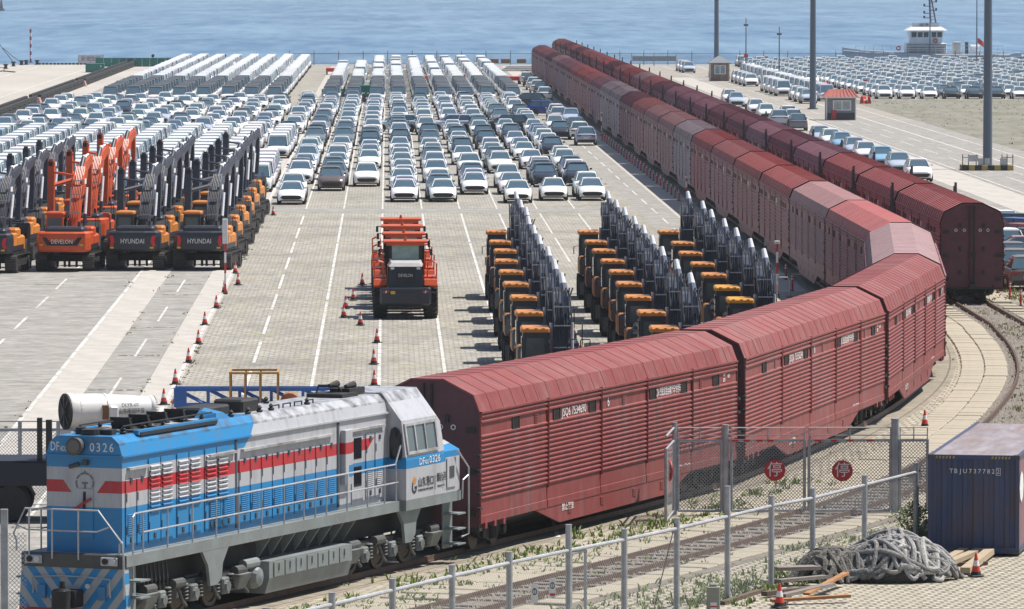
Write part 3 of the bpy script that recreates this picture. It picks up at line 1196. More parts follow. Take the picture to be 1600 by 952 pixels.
seq2 = ['rust', 'rust', 'rust', 'mauve', 'maroon', 'mauve', 'maroon', 'maroon', 'mauve', 'mauve', 'mauve', 'maroon', 'pink', 'pale', 'rust', 'pink', 'maroon', 'salmon', 'pink', 'pink', 'pink', 'maroon', 'pink', 'maroon', 'rust', 'pink']
for i, k in enumerate(seq2):
    y0 = 287.5 + 26.3 * i
    lab = f'{WORD[k]} wagon of the straight train, ' + ('dark end doors facing the bend' if i == 0 else f'{ORD[i + 1]} from its buffer end')
    o = wagon(TPL_LAD if i else TPL_END, (27.15, y0, 0), 0, 26.3 / 26.1, k, lab, None, 'red car-carrier wagons of the straight train')

# ================================================================== DIESEL LOCOMOTIVE
BLUE = (.012, .215, .48)
m_rubber = mat('tyre_rubber', (.022, .022, .023), .85, var=.2, scale=6)
m_lgrey = mat('locomotive_grey', (.205, .235, .235), .55, var=.12, scale=1.5, dirt=(.14, .13, .12), dirt_amt=.55, dirt_scale=1.2)
m_lgrey2 = mat('axle_grey', (.17, .185, .185), .6, var=.25, scale=3, dirt=(.06, .055, .05), dirt_amt=.8, dirt_scale=2)
m_lgrey_dk = mat('bogie_grey', (.075, .078, .078), .6, var=.25, scale=3, dirt=(.055, .05, .045), dirt_amt=.85, dirt_scale=1.6)
m_steel = mat('galvanised_steel', (.47, .48, .50), .45, metal=.35, var=.15, scale=5, dirt=(.25, .24, .23), dirt_amt=.5, dirt_scale=2)
m_roofgrey = mat('locomotive_roof', (.40, .40, .41), .65, var=.15, scale=1.5, dirt=(.13, .125, .125), dirt_amt=1.0, dirt_scale=1.3)
m_lamp = mat('lamp_glass', (.55, .57, .6), .12, var=.05)
m_glass = mat('tinted_glass', (.03, .05, .06), .06, var=.05, spec=.8)
m_dkglass = mat('dark_glass', (.012, .014, .018), .1, var=.05)
m_red = mat('signal_red', (.48, .028, .03), .55, var=.12, scale=2)


def livery():
    m = bpy.data.materials.new('locomotive_livery')
    m.use_nodes = True
    t = m.node_tree
    b = t.nodes['Principled BSDF']
    b.inputs['Roughness'].default_value = .42
    tc = t.nodes.new('ShaderNodeTexCoord')
    sp_ = t.nodes.new('ShaderNodeSeparateXYZ')
    lk(t, tc.outputs['Object'], sp_.inputs[0])
    X, Y, Z = sp_.outputs

    def mth(op, a, b_):
        q = t.nodes.new('ShaderNodeMath')
        q.operation = op
        for i, v in enumerate((a, b_)):
            if isinstance(v, (int, float)):
                q.inputs[i].default_value = v
            else:
                lk(t, v, q.inputs[i])
        return q.outputs[0]
    gt = lambda a, b_: mth('GREATER_THAN', a, b_)
    lt = lambda a, b_: mth('LESS_THAN', a, b_)
    AND = lambda *a: a[0] if len(a) == 1 else mth('MULTIPLY', a[0], AND(*a[1:]))

    def mix(f, a, col):
        mx = t.nodes.new('ShaderNodeMix')
        mx.data_type = 'RGBA'
        lk(t, f, mx.inputs[0])
        if isinstance(a, tuple):
            mx.inputs[6].default_value = (*a, 1)
        else:
            lk(t, a, mx.inputs[6])
        mx.inputs[7].default_value = (*col, 1)
        return mx.outputs[2]
    WHITE, RED = (.44, .445, .47), (.46, .022, .032)
    c = mix(gt(Z, 99), WHITE, WHITE)
    c = mix(AND(lt(Z, 2.99), lt(Y, 13.25)), c, BLUE)
    c = mix(AND(gt(Z, 2.74), lt(Z, 3.04), gt(Y, 13.6), lt(Y, 19.15)), c, BLUE)
    c = mix(AND(gt(Z, 2.84), lt(Z, 3.16), gt(Y, 19.15)), c, BLUE)
    c = mix(AND(gt(Z, 3.92), lt(mth('ADD', Y, mth('MULTIPLY', Z, -1.35)), 2.2)), c, BLUE)
    # red band: on the sides; on the front face it stops short of the middle with slanted ends
    ax = mth('ABSOLUTE', X, 0)
    front = lt(Y, .66)
    slant = gt(ax, mth('ADD', mth('MULTIPLY', Z, .75), -2.17))
    side_end = lt(Y, mth('ADD', mth('MULTIPLY', Z, 1.6), 9.7))
    keep = mth('ADD', mth('MULTIPLY', front, slant), mth('MULTIPLY', mth('SUBTRACT', 1, front), side_end))
    c = mix(AND(gt(Z, 3.33), lt(Z, 3.62), keep), c, RED)
    n = t.nodes.new('ShaderNodeTexNoise')
    mp = t.nodes.new('ShaderNodeMapping')
    mp.inputs['Scale'].default_value = (2, 2, .35)
    lk(t, tc.outputs['Object'], mp.inputs[0])
    lk(t, mp.outputs[0], n.inputs['Vector'])
    n.inputs['Scale'].default_value = 1.7
    n.inputs['Detail'].default_value = 8
    n.inputs['Roughness'].default_value = .7
    mr = t.nodes.new('ShaderNodeMapRange')
    mr.inputs[1].default_value, mr.inputs[2].default_value, mr.inputs[3].default_value, mr.inputs[4].default_value = .48, .8, 0, .6
    lk(t, n.outputs['Fac'], mr.inputs[0])
    c = mix(mr.outputs[0], c, (.14, .14, .145))
    n5 = t.nodes.new('ShaderNodeTexNoise')
    n5.inputs['Scale'].default_value = 3.2
    n5.inputs['Detail'].default_value = 8
    lk(t, tc.outputs['Object'], n5.inputs['Vector'])
    mr5 = t.nodes.new('ShaderNodeMapRange')
    mr5.inputs[1].default_value, mr5.inputs[2].default_value, mr5.inputs[3].default_value, mr5.inputs[4].default_value = .42, .68, 0, .8
    lk(t, n5.outputs['Fac'], mr5.inputs[0])
    soot = AND(gt(Z, 4.45), mr5.outputs[0])
    c = mix(soot, c, (.06, .06, .062))
    lk(t, c, b.inputs['Base Color'])
    return m


m_liv = livery()
LTH = R(23.15)
loco = thing('locomotive', 'blue, white and red diesel locomotive with grey cab at the head of the red train', 'locomotive', (-7.37, 144.92, 0), -LTH)


def lp(name, mb, m, parent=None, smooth=False, label=None):
    return new(name, mb.mesh(name, m, smooth) if isinstance(mb, MB) else mb, parent or loco, label=label)


HB, DZ, DH = .98, 1.93, 1.36     # hood half width, deck height, deck half width
# deck
dk = MB().box(-DH, DH, .05, 16.4, 1.66, DZ).box(-1.5, 1.5, 16.41, 20.1, 1.66, DZ)
deck = lp('deck', dk, m_lgrey)
bm_ = MB().bevbox(-1.33, 1.33, -.08, .04, 1.62, 1.96, .03)
beam = lp('front_beam', bm_, m_lgrey_dk)
for x in (-.98, .98):
    h = MB().bevbox(x - .22, x + .22, -.14, -.085, 1.70, 1.90, .025)
    ho = lp('marker_light', h, m_steel)
    new('lens', MB().cyl((x - .09, -.17, 1.8), (x - .09, -.13, 1.8), .075, n=14).mesh('lens', m_black), ho)
    new('lens', MB().cyl((x + .10, -.17, 1.8), (x + .10, -.13, 1.8), .075, n=14).mesh('lens', m_lamp), ho)
# hood body with chamfered roof
rp = [(-HB, DZ), (-HB, 4.22), (-.90, 4.50), (-.72, 4.66), (.72, 4.66), (.90, 4.50), (HB, 4.22), (HB, DZ)]
hood = MB().prism(rp, 'y', .6, 16.6)
hd = lp('hood', hood, m_liv)
gt_ = MB()
for sx in (-1, 1):
    gt_.box(sx * HB - (.05 if sx < 0 else 0), sx * HB + (.05 if sx > 0 else 0), .58, 16.6, 4.17, 4.215)
gt_.box(-HB, HB, .55, .598, 4.17, 4.215)
lp('rain_gutter', gt_, m_liv)
# side doors with louvers (only the walkway side is in view)
m_gap = mat('door_gap', (.05, .06, .08), .8, var=0)


def door(y0, y1, z0, z1, louver=None, handle=True, x=HB):
    o = lp('door_panel', MB().bevbox(y0, y1, 0, .001, 0, .001, .0001) if False else MB().box(x + .002, x + .028, y0 + .018, y1 - .018, z0, z1), m_liv)
    mb = MB()
    if louver == 'big':
        for z in np.arange(2.75, 3.85, .105):
            mb.add([(x + .028, y0 + .07, z), (x + .028, y1 - .07, z), (x + .075, y1 - .07, z + .055), (x + .075, y0 + .07, z + .055), (x + .028, y0 + .07, z + .085), (x + .028, y1 - .07, z + .085)], [(0, 1, 2, 3), (3, 2, 5, 4)])
    elif louver == 'small':
        for z in np.arange(2.33, 2.80, .05):
            mb.add([(x + .028, y0 + .10, z), (x + .028, y1 - .10, z), (x + .05, y1 - .10, z + .026), (x + .05, y0 + .10, z + .026), (x + .028, y0 + .1, z + .04), (x + .028, y1 - .1, z + .04)], [(0, 1, 2, 3), (3, 2, 5, 4)])
    if mb.v:
        new('louver', mb.mesh('louver', m_liv), o)
    if handle:
        hm = MB()
        for z in (2.16, 3.55):
            hm.box(x + .028, x + .05, (y0 + y1) / 2 - .05, (y0 + y1) / 2 + .05, z, z + .12)
        hm.box(x + .028, x + .04, y0 + .03, y0 + .06, z0 + .3, z0 + .5)
        hm.box(x + .028, x + .04, y0 + .03, y0 + .06, z1 - .5, z1 - .3)
        pieces('latch', hm, m_gap, o)
    return o


for (a, b_) in ((.75, 1.32), (1.36, 1.93)):
    door(a, b_, 2.05, 3.62, 'small')
y = 2.0
for k in range(3):
    for q in range(2):
        door(y, y + .66, 2.05, 4.05, 'big')
        y += .68
    y += .22
for (a, b_) in ((5.35, 6.1), (6.14, 6.92)):
    door(a, b_, 2.05, 3.65, 'small')
for k in range(9):
    door(7.15 + .66 * k, 7.15 + .66 * k + .63, 2.05, 3.65, 'small')
pieces('panel_gap', MB().box(HB + .002, HB + .02, 6.95, 7.06, 2.0, 4.15).box(HB + .002, HB + .02, 13.15, 13.27, 2.0, 4.15), m_gap, loco)
rail_w = MB()
for a, b_, z in ((.85, 1.95, 3.86), (5.35, 6.9, 3.84), (7.3, 12.8, 3.84), (13.9, 16.1, 3.86)):
    rail_w.box(HB + .003, HB + .09, a, b_, z, z + .06)
pieces('drip_rail', rail_w, m_roofgrey, loco)
# cab entrance door with two dark windows and an access panel
dr = lp('cab_door', MB().box(HB + .002, HB + .03, 14.05, 14.75, 2.0, 3.75), m_liv)
new('pane', MB().box(HB + .028, HB + .04, 14.16, 14.64, 3.15, 3.68).box(HB + .028, HB + .04, 14.16, 14.64, 2.45, 2.95).mesh('pane', m_dkglass), dr)
lp('equipment_box', MB().bevbox(HB + .002, HB + .14, 13.38, 13.85, 2.55, 3.95, .02), m_liv)
for k in range(2):
    door(14.95 + .6 * k, 15.5 + .6 * k, 2.05, 3.75, 'small')
# front face: door, headlamp, emblem, handle, horn, numbers
fd = lp('front_door', MB().box(-.2, .24, .57, .597, 2.25, 3.42), m_liv)
new('handle', MB().cyl((.02, .53, 2.95), (.02, .57, 3.35), .035, n=6).mesh('handle', m_black), fd)
new('extinguisher_hose', MB().cyl((-.2, .50, 2.95), (.22, .50, 3.2), .03, n=6).mesh('extinguisher_hose', m_red), fd)
hl = lp('headlamp', MB().cyl((-.17, .38, 4.42), (-.17, .62, 4.42), .21, .20, 20), m_lgrey_dk)
new('lens', MB().cyl((-.17, .36, 4.42), (-.17, .385, 4.42), .16, n=20).mesh('lens', mat('headlamp_lens', (.11, .10, .10), .15, var=.1)), hl)
lp('camera_box', MB().box(-.02, .12, .5, .597, 3.98, 4.1).cyl((-.35, .52, 3.93), (-.12, .56, 4.0), .05, n=8), m_dkgrey)
fl = face_M((0, .592, 0), (1, 0, 0))


def front_text(body, size, x, z, wd=None, sp_=1.0, m=m_white):
    return text_mesh(body, size, m, face_M((x, .594, z), (1, 0, 0)), .004, wd, sp_)


nm = MB().join(front_text('DF', .30, -.76, 4.39, .22)).join(front_text('4DD', .17, -.53, 4.345, .19)).join(front_text('0326', .30, .46, 4.39, .62, 1.3))
lp('running_number', nm.mesh('running_number', m_white, fix=False), m_white)
m_emb = mat('emblem_grey', (.17, .16, .17), .6, var=.05)
em = MB()


def arc(cx, cz, r0, r1, t0, t1, n=8):
    for i in range(n):
        a, b_ = t0 + (t1 - t0) * i / n, t0 + (t1 - t0) * (i + 1) / n
        em.add([(cx + r_ * math.cos(a_), .590, cz + r_ * math.sin(a_)) for r_, a_ in ((r0, a), (r1, a), (r1, b_), (r0, b_))], [(0, 1, 2, 3)])


for t0, t1 in ((-.5, .25), (.38, .95), (1.05, 2.1), (2.2, 2.75), (2.9, 3.65)):
    arc(.02, 3.56, .20, .245, t0, t1)
em.add([(.02 - .03, .59, 3.81), (.02 + .03, .59, 3.81), (.02, .59, 3.86)], [(0, 1, 2)])
em.box(.02 - .075, .02 + .075, .586, .59, 3.53, 3.58).box(.02 - .022, .02 + .022, .586, .59, 3.3, 3.53).box(.02 - .15, .02 + .15, .586, .59, 3.26, 3.30)
lp('emblem', em, m_emb)
# roof equipment
m_bluep = mat('blue_paint', BLUE, .45, var=.1, dirt=(.12, .13, .15), dirt_amt=.5)
# radiator well with cover plates
rw = lp('radiator_well', MB().box(-.86, .86, 1.9, 6.2, 4.60, 4.68), m_black)
for k in range(6):
    for q in range(3):
        if (k, q) in ((1, 2), (3, 1), (4, 2)):
            continue
        new('roof_plate', MB().box(-.8 + q * .55, -.8 + q * .55 + .46, 2.0 + k * .7, 2.0 + k * .7 + .6, 4.69, 4.715).mesh('roof_plate', m_roofgrey if (k + q) % 2 else m_dkgrey), rw)
for k in range(4):
    new('roof_hatch', MB().hexa([(-.1, 2.3 + k * 1.0, 4.72), (.4, 2.3 + k, 4.72), (.4, 2.5 + k, 4.72), (-.1, 2.5 + k, 4.72), (-.1, 2.2 + k, 5.0), (.4, 2.2 + k, 5.0), (.4, 2.25 + k, 5.0), (-.1, 2.25 + k, 5.0)]).mesh('roof_hatch', m_black), rw)
lip = MB().box(.70, .84, 1.8, 6.3, 4.62, 4.73).box(-.84, -.70, 1.8, 6.3, 4.62, 4.73)
pieces('well_rim', lip, m_bluep, loco)
lp('roof_rail', MB().tube([(.62, 1.4, 4.85), (.62, 6.4, 4.85)], .02, 5).tube([(-.5, 1.4, 4.85), (-.5, 6.4, 4.85)], .02, 5).tube([(0, 1.4, 4.9), (0, 6.2, 4.9)], .02, 5), m_black)
for y in (1.5, 2.6, 3.7, 4.8, 5.9, 7.6, 8.6, 9.3, 10.0, 12.2):
    for x in (-.55, .58):
        lp('roof_insulator', MB().lathe([(.07, 0), (.09, .05), (.04, .08), (.07, .12), (.02, .17)], 8, c=(x, y, 4.66)), m_black)
lp('exhaust_box', MB().bevbox(-.62, .1, 6.9, 8.6, 4.66, 4.9, .05), m_black)
lp('exhaust_box', MB().bevbox(-.5, .3, 8.9, 9.9, 4.66, 4.98, .05), m_black)
lp('roof_cowl', MB().hexa([(.0, 6.7, 4.66), (.6, 6.7, 4.66), (.6, 7.5, 4.66), (0, 7.5, 4.66), (.05, 6.9, 4.85), (.55, 6.8, 4.80), (.55, 7.2, 4.80), (.05, 7.2, 4.9)]), m_bluep)
hr = MB()
for y in (10.2, 10.9, 11.6, 12.3):
    hr.tube([(.5, y, 4.66), (.5, y, 4.76), (.5, y + .45, 4.76), (.5, y + .45, 4.66)], .02, 5)
pieces('roof_grab_rail', hr, m_black, loco)
hn = MB().box(-.5, .5, 14.6, 15.6, 4.66, 4.76).box(-.2, .35, 15.4, 16.4, 4.7, 4.85)
hn.tube([(-.3, 14.8, 4.76), (-.3, 14.9, 4.95), (.2, 15.0, 4.95), (.2, 15.2, 4.8)], .035, 6).cyl((.0, 14.9, 4.95), (0, 15.4, 4.97), .05, .1, 8).cyl((.2, 15.5, 4.9), (.2, 16.0, 4.92), .05, .1, 8)
lp('roof_horn', hn, m_black)
lp('roof_fan', MB().cyl((0, .95, 4.66), (0, .95, 4.8), .22, n=12).cyl((-.35, 1.15, 4.66), (-.35, 1.15, 4.82), .13, n=10).box(.1, .5, 1.05, 1.3, 4.66, 4.78), m_black)
# cab
cp = [(-1.5, DZ), (-1.5, 2.95), (-1.36, 3.98), (-.8, 4.7), (.8, 4.7), (1.36, 3.98), (1.5, 2.95), (1.5, DZ)]
cab_mb = MB()
cab_mb.loft([[(x, y, z) for x, z in cp] for y in (16.42, 18.75)] + [[(x * .97, 19.1, z if z < 3 else z - .35 * (z - 3) * .5) for x, z in cp]])
cab = lp('cab', cab_mb, m_liv)
# nose
ns = MB().loft([[(x, y, z) for x, z in ((-1.46, DZ), (-1.46, 3.0), (-1.1, 3.35 - d), (1.1, 3.35 - d), (1.46, 3.0), (1.46, DZ))] for y, d in ((19.0, 0), (19.9, .1), (20.1, .35))])
lp('nose', ns, m_liv)
nd = lp('nose_door', MB().box(1.47, 1.49, 19.2, 19.8, 2.05, 2.82), m_liv)
new('grille', MB().box(1.488, 1.505, 19.35, 19.65, 2.3, 2.6).mesh('grille', m_dkgrey), nd)


def side_pt(y, z):
    """point on the sloping upper cab wall"""
    x = 1.5 + (z - 2.95) * (1.36 - 1.5) / (3.98 - 2.95)
    return (x + .012, y, z)


wn = MB()
for a, b_ in ((16.62, 17.12), (17.2, 17.78), (17.86, 18.5)):
    wn.add([side_pt(a, 3.18), side_pt(b_, 3.18), side_pt(b_, 3.82), side_pt(a, 3.82)], [(0, 1, 2, 3)])
wf = MB()
for a, b_, c_, d_ in ((16.52, 18.6, 3.10, 3.17), (16.52, 18.6, 3.83, 3.9), (16.52, 16.61, 3.17, 3.83), (17.125, 17.195, 3.17, 3.83), (17.785, 17.855, 3.17, 3.83), (18.51, 18.6, 3.17, 3.83)):
    p0, p1, p2, p3 = side_pt(a, c_), side_pt(b_, c_), side_pt(b_, d_), side_pt(a, d_)
    wf.hexa([(p[0] - .01, p[1], p[2]) for p in (p0, p1, p2, p3)] + [(p[0] + .03, p[1], p[2]) for p in (p0, p1, p2, p3)])
wo_ = lp('cab_window', wf, m_roofgrey)
new('pane', wn.mesh('pane', mat('cab_glass', (.09, .13, .16), .08, var=.1, spec=.7), fix=False), wo_)
# rounded look-out window in the forward cab wall
pw = [(1.30 + .17 * math.cos(a) * (1 if abs(math.cos(a)) < .8 else 1), 3.42 + .44 * math.sin(a)) for a in np.linspace(0, 2 * math.pi, 15)[:-1]]
pw = [(1.06, 3.05), (1.06, 3.55), (1.10, 3.74), (1.2, 3.8), (1.29, 3.74), (1.36, 3.6), (1.38, 3.1), (1.34, 3.0), (1.1, 3.0)]
lo_ = lp('lookout_window', MB().prism([((x - 1.22) * 1.12 + 1.22, (z - 3.4) * 1.07 + 3.4) for x, z in pw], 'y', 16.385, 16.415), m_dkgrey)
new('pane', MB().prism(pw, 'y', 16.37, 16.384).mesh('pane', m_dkglass), lo_)
ct = MB().join(text_mesh('DF', .26, m_white, face_M((1.506, 17.45, 2.86), (0, 1, 0)), .003, .34)).join(text_mesh('4DD', .15, m_white, face_M((1.506, 17.78, 2.83), (0, 1, 0)), .003, .26)).join(text_mesh('0326', .27, m_white, face_M((1.506, 18.32, 2.87), (0, 1, 0)), .003, .72, 1.15))
lp('running_number', ct.mesh('running_number', m_white, fix=False), m_white)
m_txt = mat('dark_lettering', (.035, .035, .045), .6, var=0)
m_gold = mat('orange_logo', (.55, .22, .05), .6, var=0)
lg = MB().join(text_mesh('山东港口', .27, m_txt, face_M((1.51, 17.72, 2.32), (0, 1, 0)), .003, 1.0)).join(text_mesh('烟台港', .25, m_txt, face_M((1.51, 18.75, 2.36), (0, 1, 0)), .003, .62)).join(text_mesh('SHANDONG PORT GROUP', .08, m_txt, face_M((1.51, 17.7, 2.13), (0, 1, 0)), .003, 1.0)).join(text_mesh('Yantai Port', .09, m_txt, face_M((1.51, 18.73, 2.15), (0, 1, 0)), .003, .5)).box(1.506, 1.512, 18.32, 18.34, 2.08, 2.45)
lgo = lp('port_lettering', lg.mesh('port_lettering', m_txt, fix=False), m_txt)
gm = MB()
for i in range(14):
    a, b_ = .9 + i * .36, .9 + (i + 1) * .36
    gm.add([(1.51, 16.95 + r_ * 1.0 * math.cos(a_), 2.24 + r_ * math.sin(a_)) for r_, a_ in ((.10, a), (.17, a), (.17, b_), (.10, b_))], [(0, 1, 2, 3)], 0 if i > 3 else 1)
gm.add([(1.51, 16.95, 2.2), (1.51, 17.12, 2.2), (1.51, 17.12, 2.26), (1.51, 16.95, 2.26)], [(0, 1, 2, 3)])
gm.add([(1.51, 16.78, 2.36), (1.51, 16.95, 2.52), (1.51, 17.1, 2.42), (1.51, 16.96, 2.40)], [(0, 1, 2, 3)], 1)
new('port_logo', gm.mesh('port_logo', [m_txt, m_gold], fix=False), lgo)
# railings
ra = MB()
yy = [1.0, 2.35, 3.75, 5.1, 6.4, 7.75, 9.1, 10.3, 11.0, 11.7, 13.0, 14.3, 15.4, 16.15]
for y in yy:
    ra.cyl((DH - .03, y, DZ - .22), (DH - .03, y, DZ + .95), .022, n=6)
ra.tube([(DH - .03, .45, DZ - .9), (DH - .03, .45, DZ + .88), (DH - .03, .55, DZ + .95)] + [(DH - .03, y, DZ + .95) for y in yy[1:-1]] + [(DH - .03, 16.1, DZ + .95), (DH, 16.4, DZ + 1.45)], .024, 6)
ra.tube([(DH - .03, 1.0, DZ + .48), (DH - .03, 16.3, DZ + .48)], .02, 6)
lp('side_railing', ra, m_steel)
rb = MB()
for y in yy:
    rb.cyl((-DH + .03, y, DZ - .22), (-DH + .03, y, DZ + .95), .022, n=6)
rb.tube([(-DH + .03, .5, DZ + .95), (-DH + .03, 16.1, DZ + .95)], .024, 6).tube([(-DH + .03, 1.0, DZ + .48), (-DH + .03, 16.3, DZ + .48)], .02, 6)
lp('side_railing', rb, m_steel)
rf = MB()
rf.tube([(-1.42, -.12, DZ + .05), (-1.42, -.12, DZ + .3), (-1.5, -.12, DZ + .45), (-1.2, -.1, DZ + 1.05), (.70, -.1, DZ + 1.05), (1.32, -.1, DZ + .3), (1.36, -.12, DZ - .1), (1.36, -.12, DZ - 1.0)], .024, 6)
rf.tube([(-1.5, -.12, DZ + .68), (-1.15, -.1, DZ + .55), (.66, -.1, DZ + .55), (.95, -.1, DZ + .66)], .02, 6)
for x in (-1.1, -.5, .18):
    rf.cyl((x, -.1, DZ - .12), (x, -.1, DZ + 1.05), .022, n=6)
rf.tube([(1.22, -.05, DZ - .05), (1.22, -.05, DZ + .28), (1.3, -.05, DZ + .33)], .022, 6)
lp('front_railing', rf, m_steel)
# plough with blue and grey chevrons
m_chev = bpy.data.materials.new('chevron_paint')
m_chev.use_nodes = True
t = m_chev.node_tree
b = t.nodes['Principled BSDF']
b.inputs['Roughness'].default_value = .5
tc = t.nodes.new('ShaderNodeTexCoord')
sx_ = t.nodes.new('ShaderNodeSeparateXYZ')
lk(t, tc.outputs['Object'], sx_.inputs[0])


def m2(op, a, b_=0.0):
    q = t.nodes.new('ShaderNodeMath')
    q.operation = op
    for i, v in enumerate((a, b_)):
        if isinstance(v, (int, float)):
            q.inputs[i].default_value = v
        else:
            lk(t, v, q.inputs[i])
    return q.outputs[0]


st_ = m2('GREATER_THAN', m2('FRACT', m2('ADD', m2('MULTIPLY', m2('SUBTRACT', m2('ABSOLUTE', sx_.outputs[0]), m2('MULTIPLY', sx_.outputs[2], .78)), 2.3), 10.15)), .5)
mx1 = t.nodes.new('ShaderNodeMix')
mx1.data_type = 'RGBA'
lk(t, st_, mx1.inputs[0])
mx1.inputs[6].default_value = (.36, .37, .39, 1)
mx1.inputs[7].default_value = (*BLUE, 1)
mx2_ = t.nodes.new('ShaderNodeMix')
mx2_.data_type = 'RGBA'
lk(t, m2('LESS_THAN', sx_.outputs[2], .66), mx2_.inputs[0])
lk(t, mx1.outputs[2], mx2_.inputs[6])
mx2_.inputs[7].default_value = (.42, .02, .03, 1)
lk(t, mx2_.outputs[2], b.inputs['Base Color'])
pl = MB()
Wt, Wb, zt, zb = 1.33, 1.42, 1.62, .32
yf = -.04


def plx(u_, z):
    return (u_ * (Wb + (Wt - Wb) * (z - zb) / (zt - zb)), yf + .0, z)


pl.prism([(-Wb, zb), (Wb, zb), (Wt, zt), (-Wt, zt)], 'y', yf + .003, yf + .25, 0)
lp('plough', pl, m_chev)
cp_ = MB().box(-.28, .28, -.5, -.05, .72, 1.12).bevbox(-.18, .2, -.85, -.5, .66, 1.18, .05).cyl((0, -.6, 1.1), (0, -.6, 1.35), .07, n=8)
lp('front_coupler', cp_, m_black)
for x in (-.78, .78):
    lp('hose_box', MB().box(x - .1, x + .1, -.12, -.05, .88, 1.2), m_bluep)
lp('air_hose', MB().tube([(-1.0, -.1, 1.0), (-1.0, -.12, 1.38), (-.3, -.12, 1.42), (.3, -.12, 1.42), (1.0, -.12, 1.38), (1.0, -.1, .95)], .022, 5), m_steel)
pieces('buffer_lamp', MB().cyl((-.42, -.16, .92), (-.42, -.05, .92), .1, n=12).cyl((.42, -.13, 1.2), (.42, -.05, 1.2), .06, n=10), m_lamp, loco)
# steps at the corners
for y0, sx in ((.25, 1), (19.6, 1), (.25, -1)):
    stp = MB()
    for z in (.5, .9, 1.3):
        stp.box(min(sx * 1.2, sx * 1.62), max(sx * 1.2, sx * 1.62), y0, y0 + .55, z, z + .04)
    stp.box(min(sx * 1.18, sx * 1.21), max(sx * 1.18, sx * 1.21), y0 - .05, y0 + .6, .4, 1.66)
    lp('step_ladder', stp, m_lgrey)
lp('rear_handrail', MB().tube([(1.55, 19.75, 3.0), (1.62, 20.35, 2.5), (1.62, 20.35, .75), (1.58, 19.95, .7)], .024, 6).tube([(1.58, 20.0, 1.7), (1.6, 20.0, 2.2), (1.62, 20.3, 2.3)], .024, 6), m_steel)
# sill brackets, bogies, fuel tank
br = MB()
for y in (5.0, 17.0):
    for sx in (-1, 1):
        br.prism([(y - .75, 1.655), (y + .75, 1.655), (y + .42, 1.3), (y + .36, 1.0), (y + .1, .8), (y - .3, .8), (y - .42, 1.3)], 'x', sx * 1.32 - .04, sx * 1.32 + .04)
for y in np.arange(8.3, 13.6, .75):
    for sx in (-1, 1):
        br.prism([(.9, 1.66), (1.32, 1.66), (.95, 1.12)] if sx > 0 else [(-.9, 1.66), (-1.32, 1.66), (-.95, 1.12)], 'y', y, y + .05)
pieces('frame_bracket', br, m_lgrey, loco)
lp('centre_sill', MB().box(-.8, .8, .3, 19.9, 1.05, 1.655), m_black)
for yc in (4.1, 16.2):
    bo = MB()
    for sx in (-1, 1):
        bo.prism([(yc - 2.7, .72), (yc - 2.6, 1.02), (yc + 2.6, 1.02), (yc + 2.7, .72), (yc + 2.2, .62), (yc - 2.2, .62)], 'x', sx * 1.0 - .09, sx * 1.0 + .09)
    b0 = lp('bogie', bo, m_lgrey_dk)
    for dy in (-1.8, 0, 1.8):
        wh = MB()
        for sx in (-1, 1):
            wh.lathe([(.50, -.06), (.525, -.05), (.525, .05), (.50, .06), (.40, .05), (.38, .02)], 22, axis='x', c=(sx * .74, yc + dy, .68))
        wh.cyl((-.95, yc + dy, .68), (.95, yc + dy, .68), .1, n=8)
        new('wheelset', wh.mesh('wheelset', m_wheel), b0)
        ax = MB()
        for sx in (-1, 1):
            ax.bevbox(sx * 1.12 - .12, sx * 1.12 + .12, yc + dy - .2, yc + dy + .2, .5, .9, .04)
            ax.cyl((sx * 1.22, yc + dy, .68), (sx * 1.3, yc + dy, .68), .16, .13, 10)
        pieces('axle_box', ax, m_lgrey2, b0)
        spg = MB()
        for sx in (-1, 1):
            for q in (-.42, .42):
                for zz in range(5):
                    spg.lathe([(.085, zz * .085), (.125, zz * .085 + .03), (.085, zz * .085 + .06)], 9, c=(sx * 1.13, yc + dy + q, .56))
        new('coil_spring', spg.mesh('coil_spring', m_lgrey_dk), b0)
    bc = MB()
    for sx in (-1, 1):
        for dy in (-2.55, -.95, .95, 2.6):
            bc.cyl((sx * 1.2, yc + dy - .28, 1.0), (sx * 1.2, yc + dy + .28, 1.0), .12, n=10)
            bc.tube([(sx * 1.22, yc + dy, .9), (sx * 1.22, yc + dy + .25, .55), (sx * 1.2, yc + dy + .5, .42)], .045, 6)
    pieces('brake_cylinder', bc, m_lgrey_dk, b0)
    sb = MB()
    for dy in (-2.7, 2.55):
        for sx in (-1, 1):
            sb.hexa([(sx * 1.0, yc + dy - .3, .5), (sx * 1.28, yc + dy - .22, .55), (sx * 1.28, yc + dy + .22, .55), (sx * 1.0, yc + dy + .3, .5), (sx * 1.0, yc + dy - .4, .95), (sx * 1.42, yc + dy - .36, .92), (sx * 1.42, yc + dy + .36, .92), (sx * 1.0, yc + dy + .4, .95)])
    pieces('sand_box', sb, m_lgrey2, b0)
tank = lp('fuel_tank', MB().prism([(-1.3, .55), (-1.42, .68), (-1.42, 1.1), (1.42, 1.1), (1.42, .68), (1.3, .3), (-1.3, .3)], 'y', 8.0, 13.1), m_lgrey)
for k in range(7):
    new('battery_lid', MB().box(1.422, 1.45, 8.25 + .67 * k, 8.25 + .67 * k + .6, .70, 1.06).box(1.45, 1.48, 8.5 + .67 * k, 8.55 + .67 * k, .85, 1.02).mesh('battery_lid', m_lgrey), tank)
lp('air_reservoir', MB().lathe([(.05, -.55), (.22, -.5), (.30, -.35), (.30, .35), (.22, .5), (.05, .55)], 14, axis='x', c=(.85, 7.6, .75)).cyl((1.2, 6.9, 1.1), (1.2, 7.7, 1.1), .13, n=10), m_lgrey)
pp = MB()
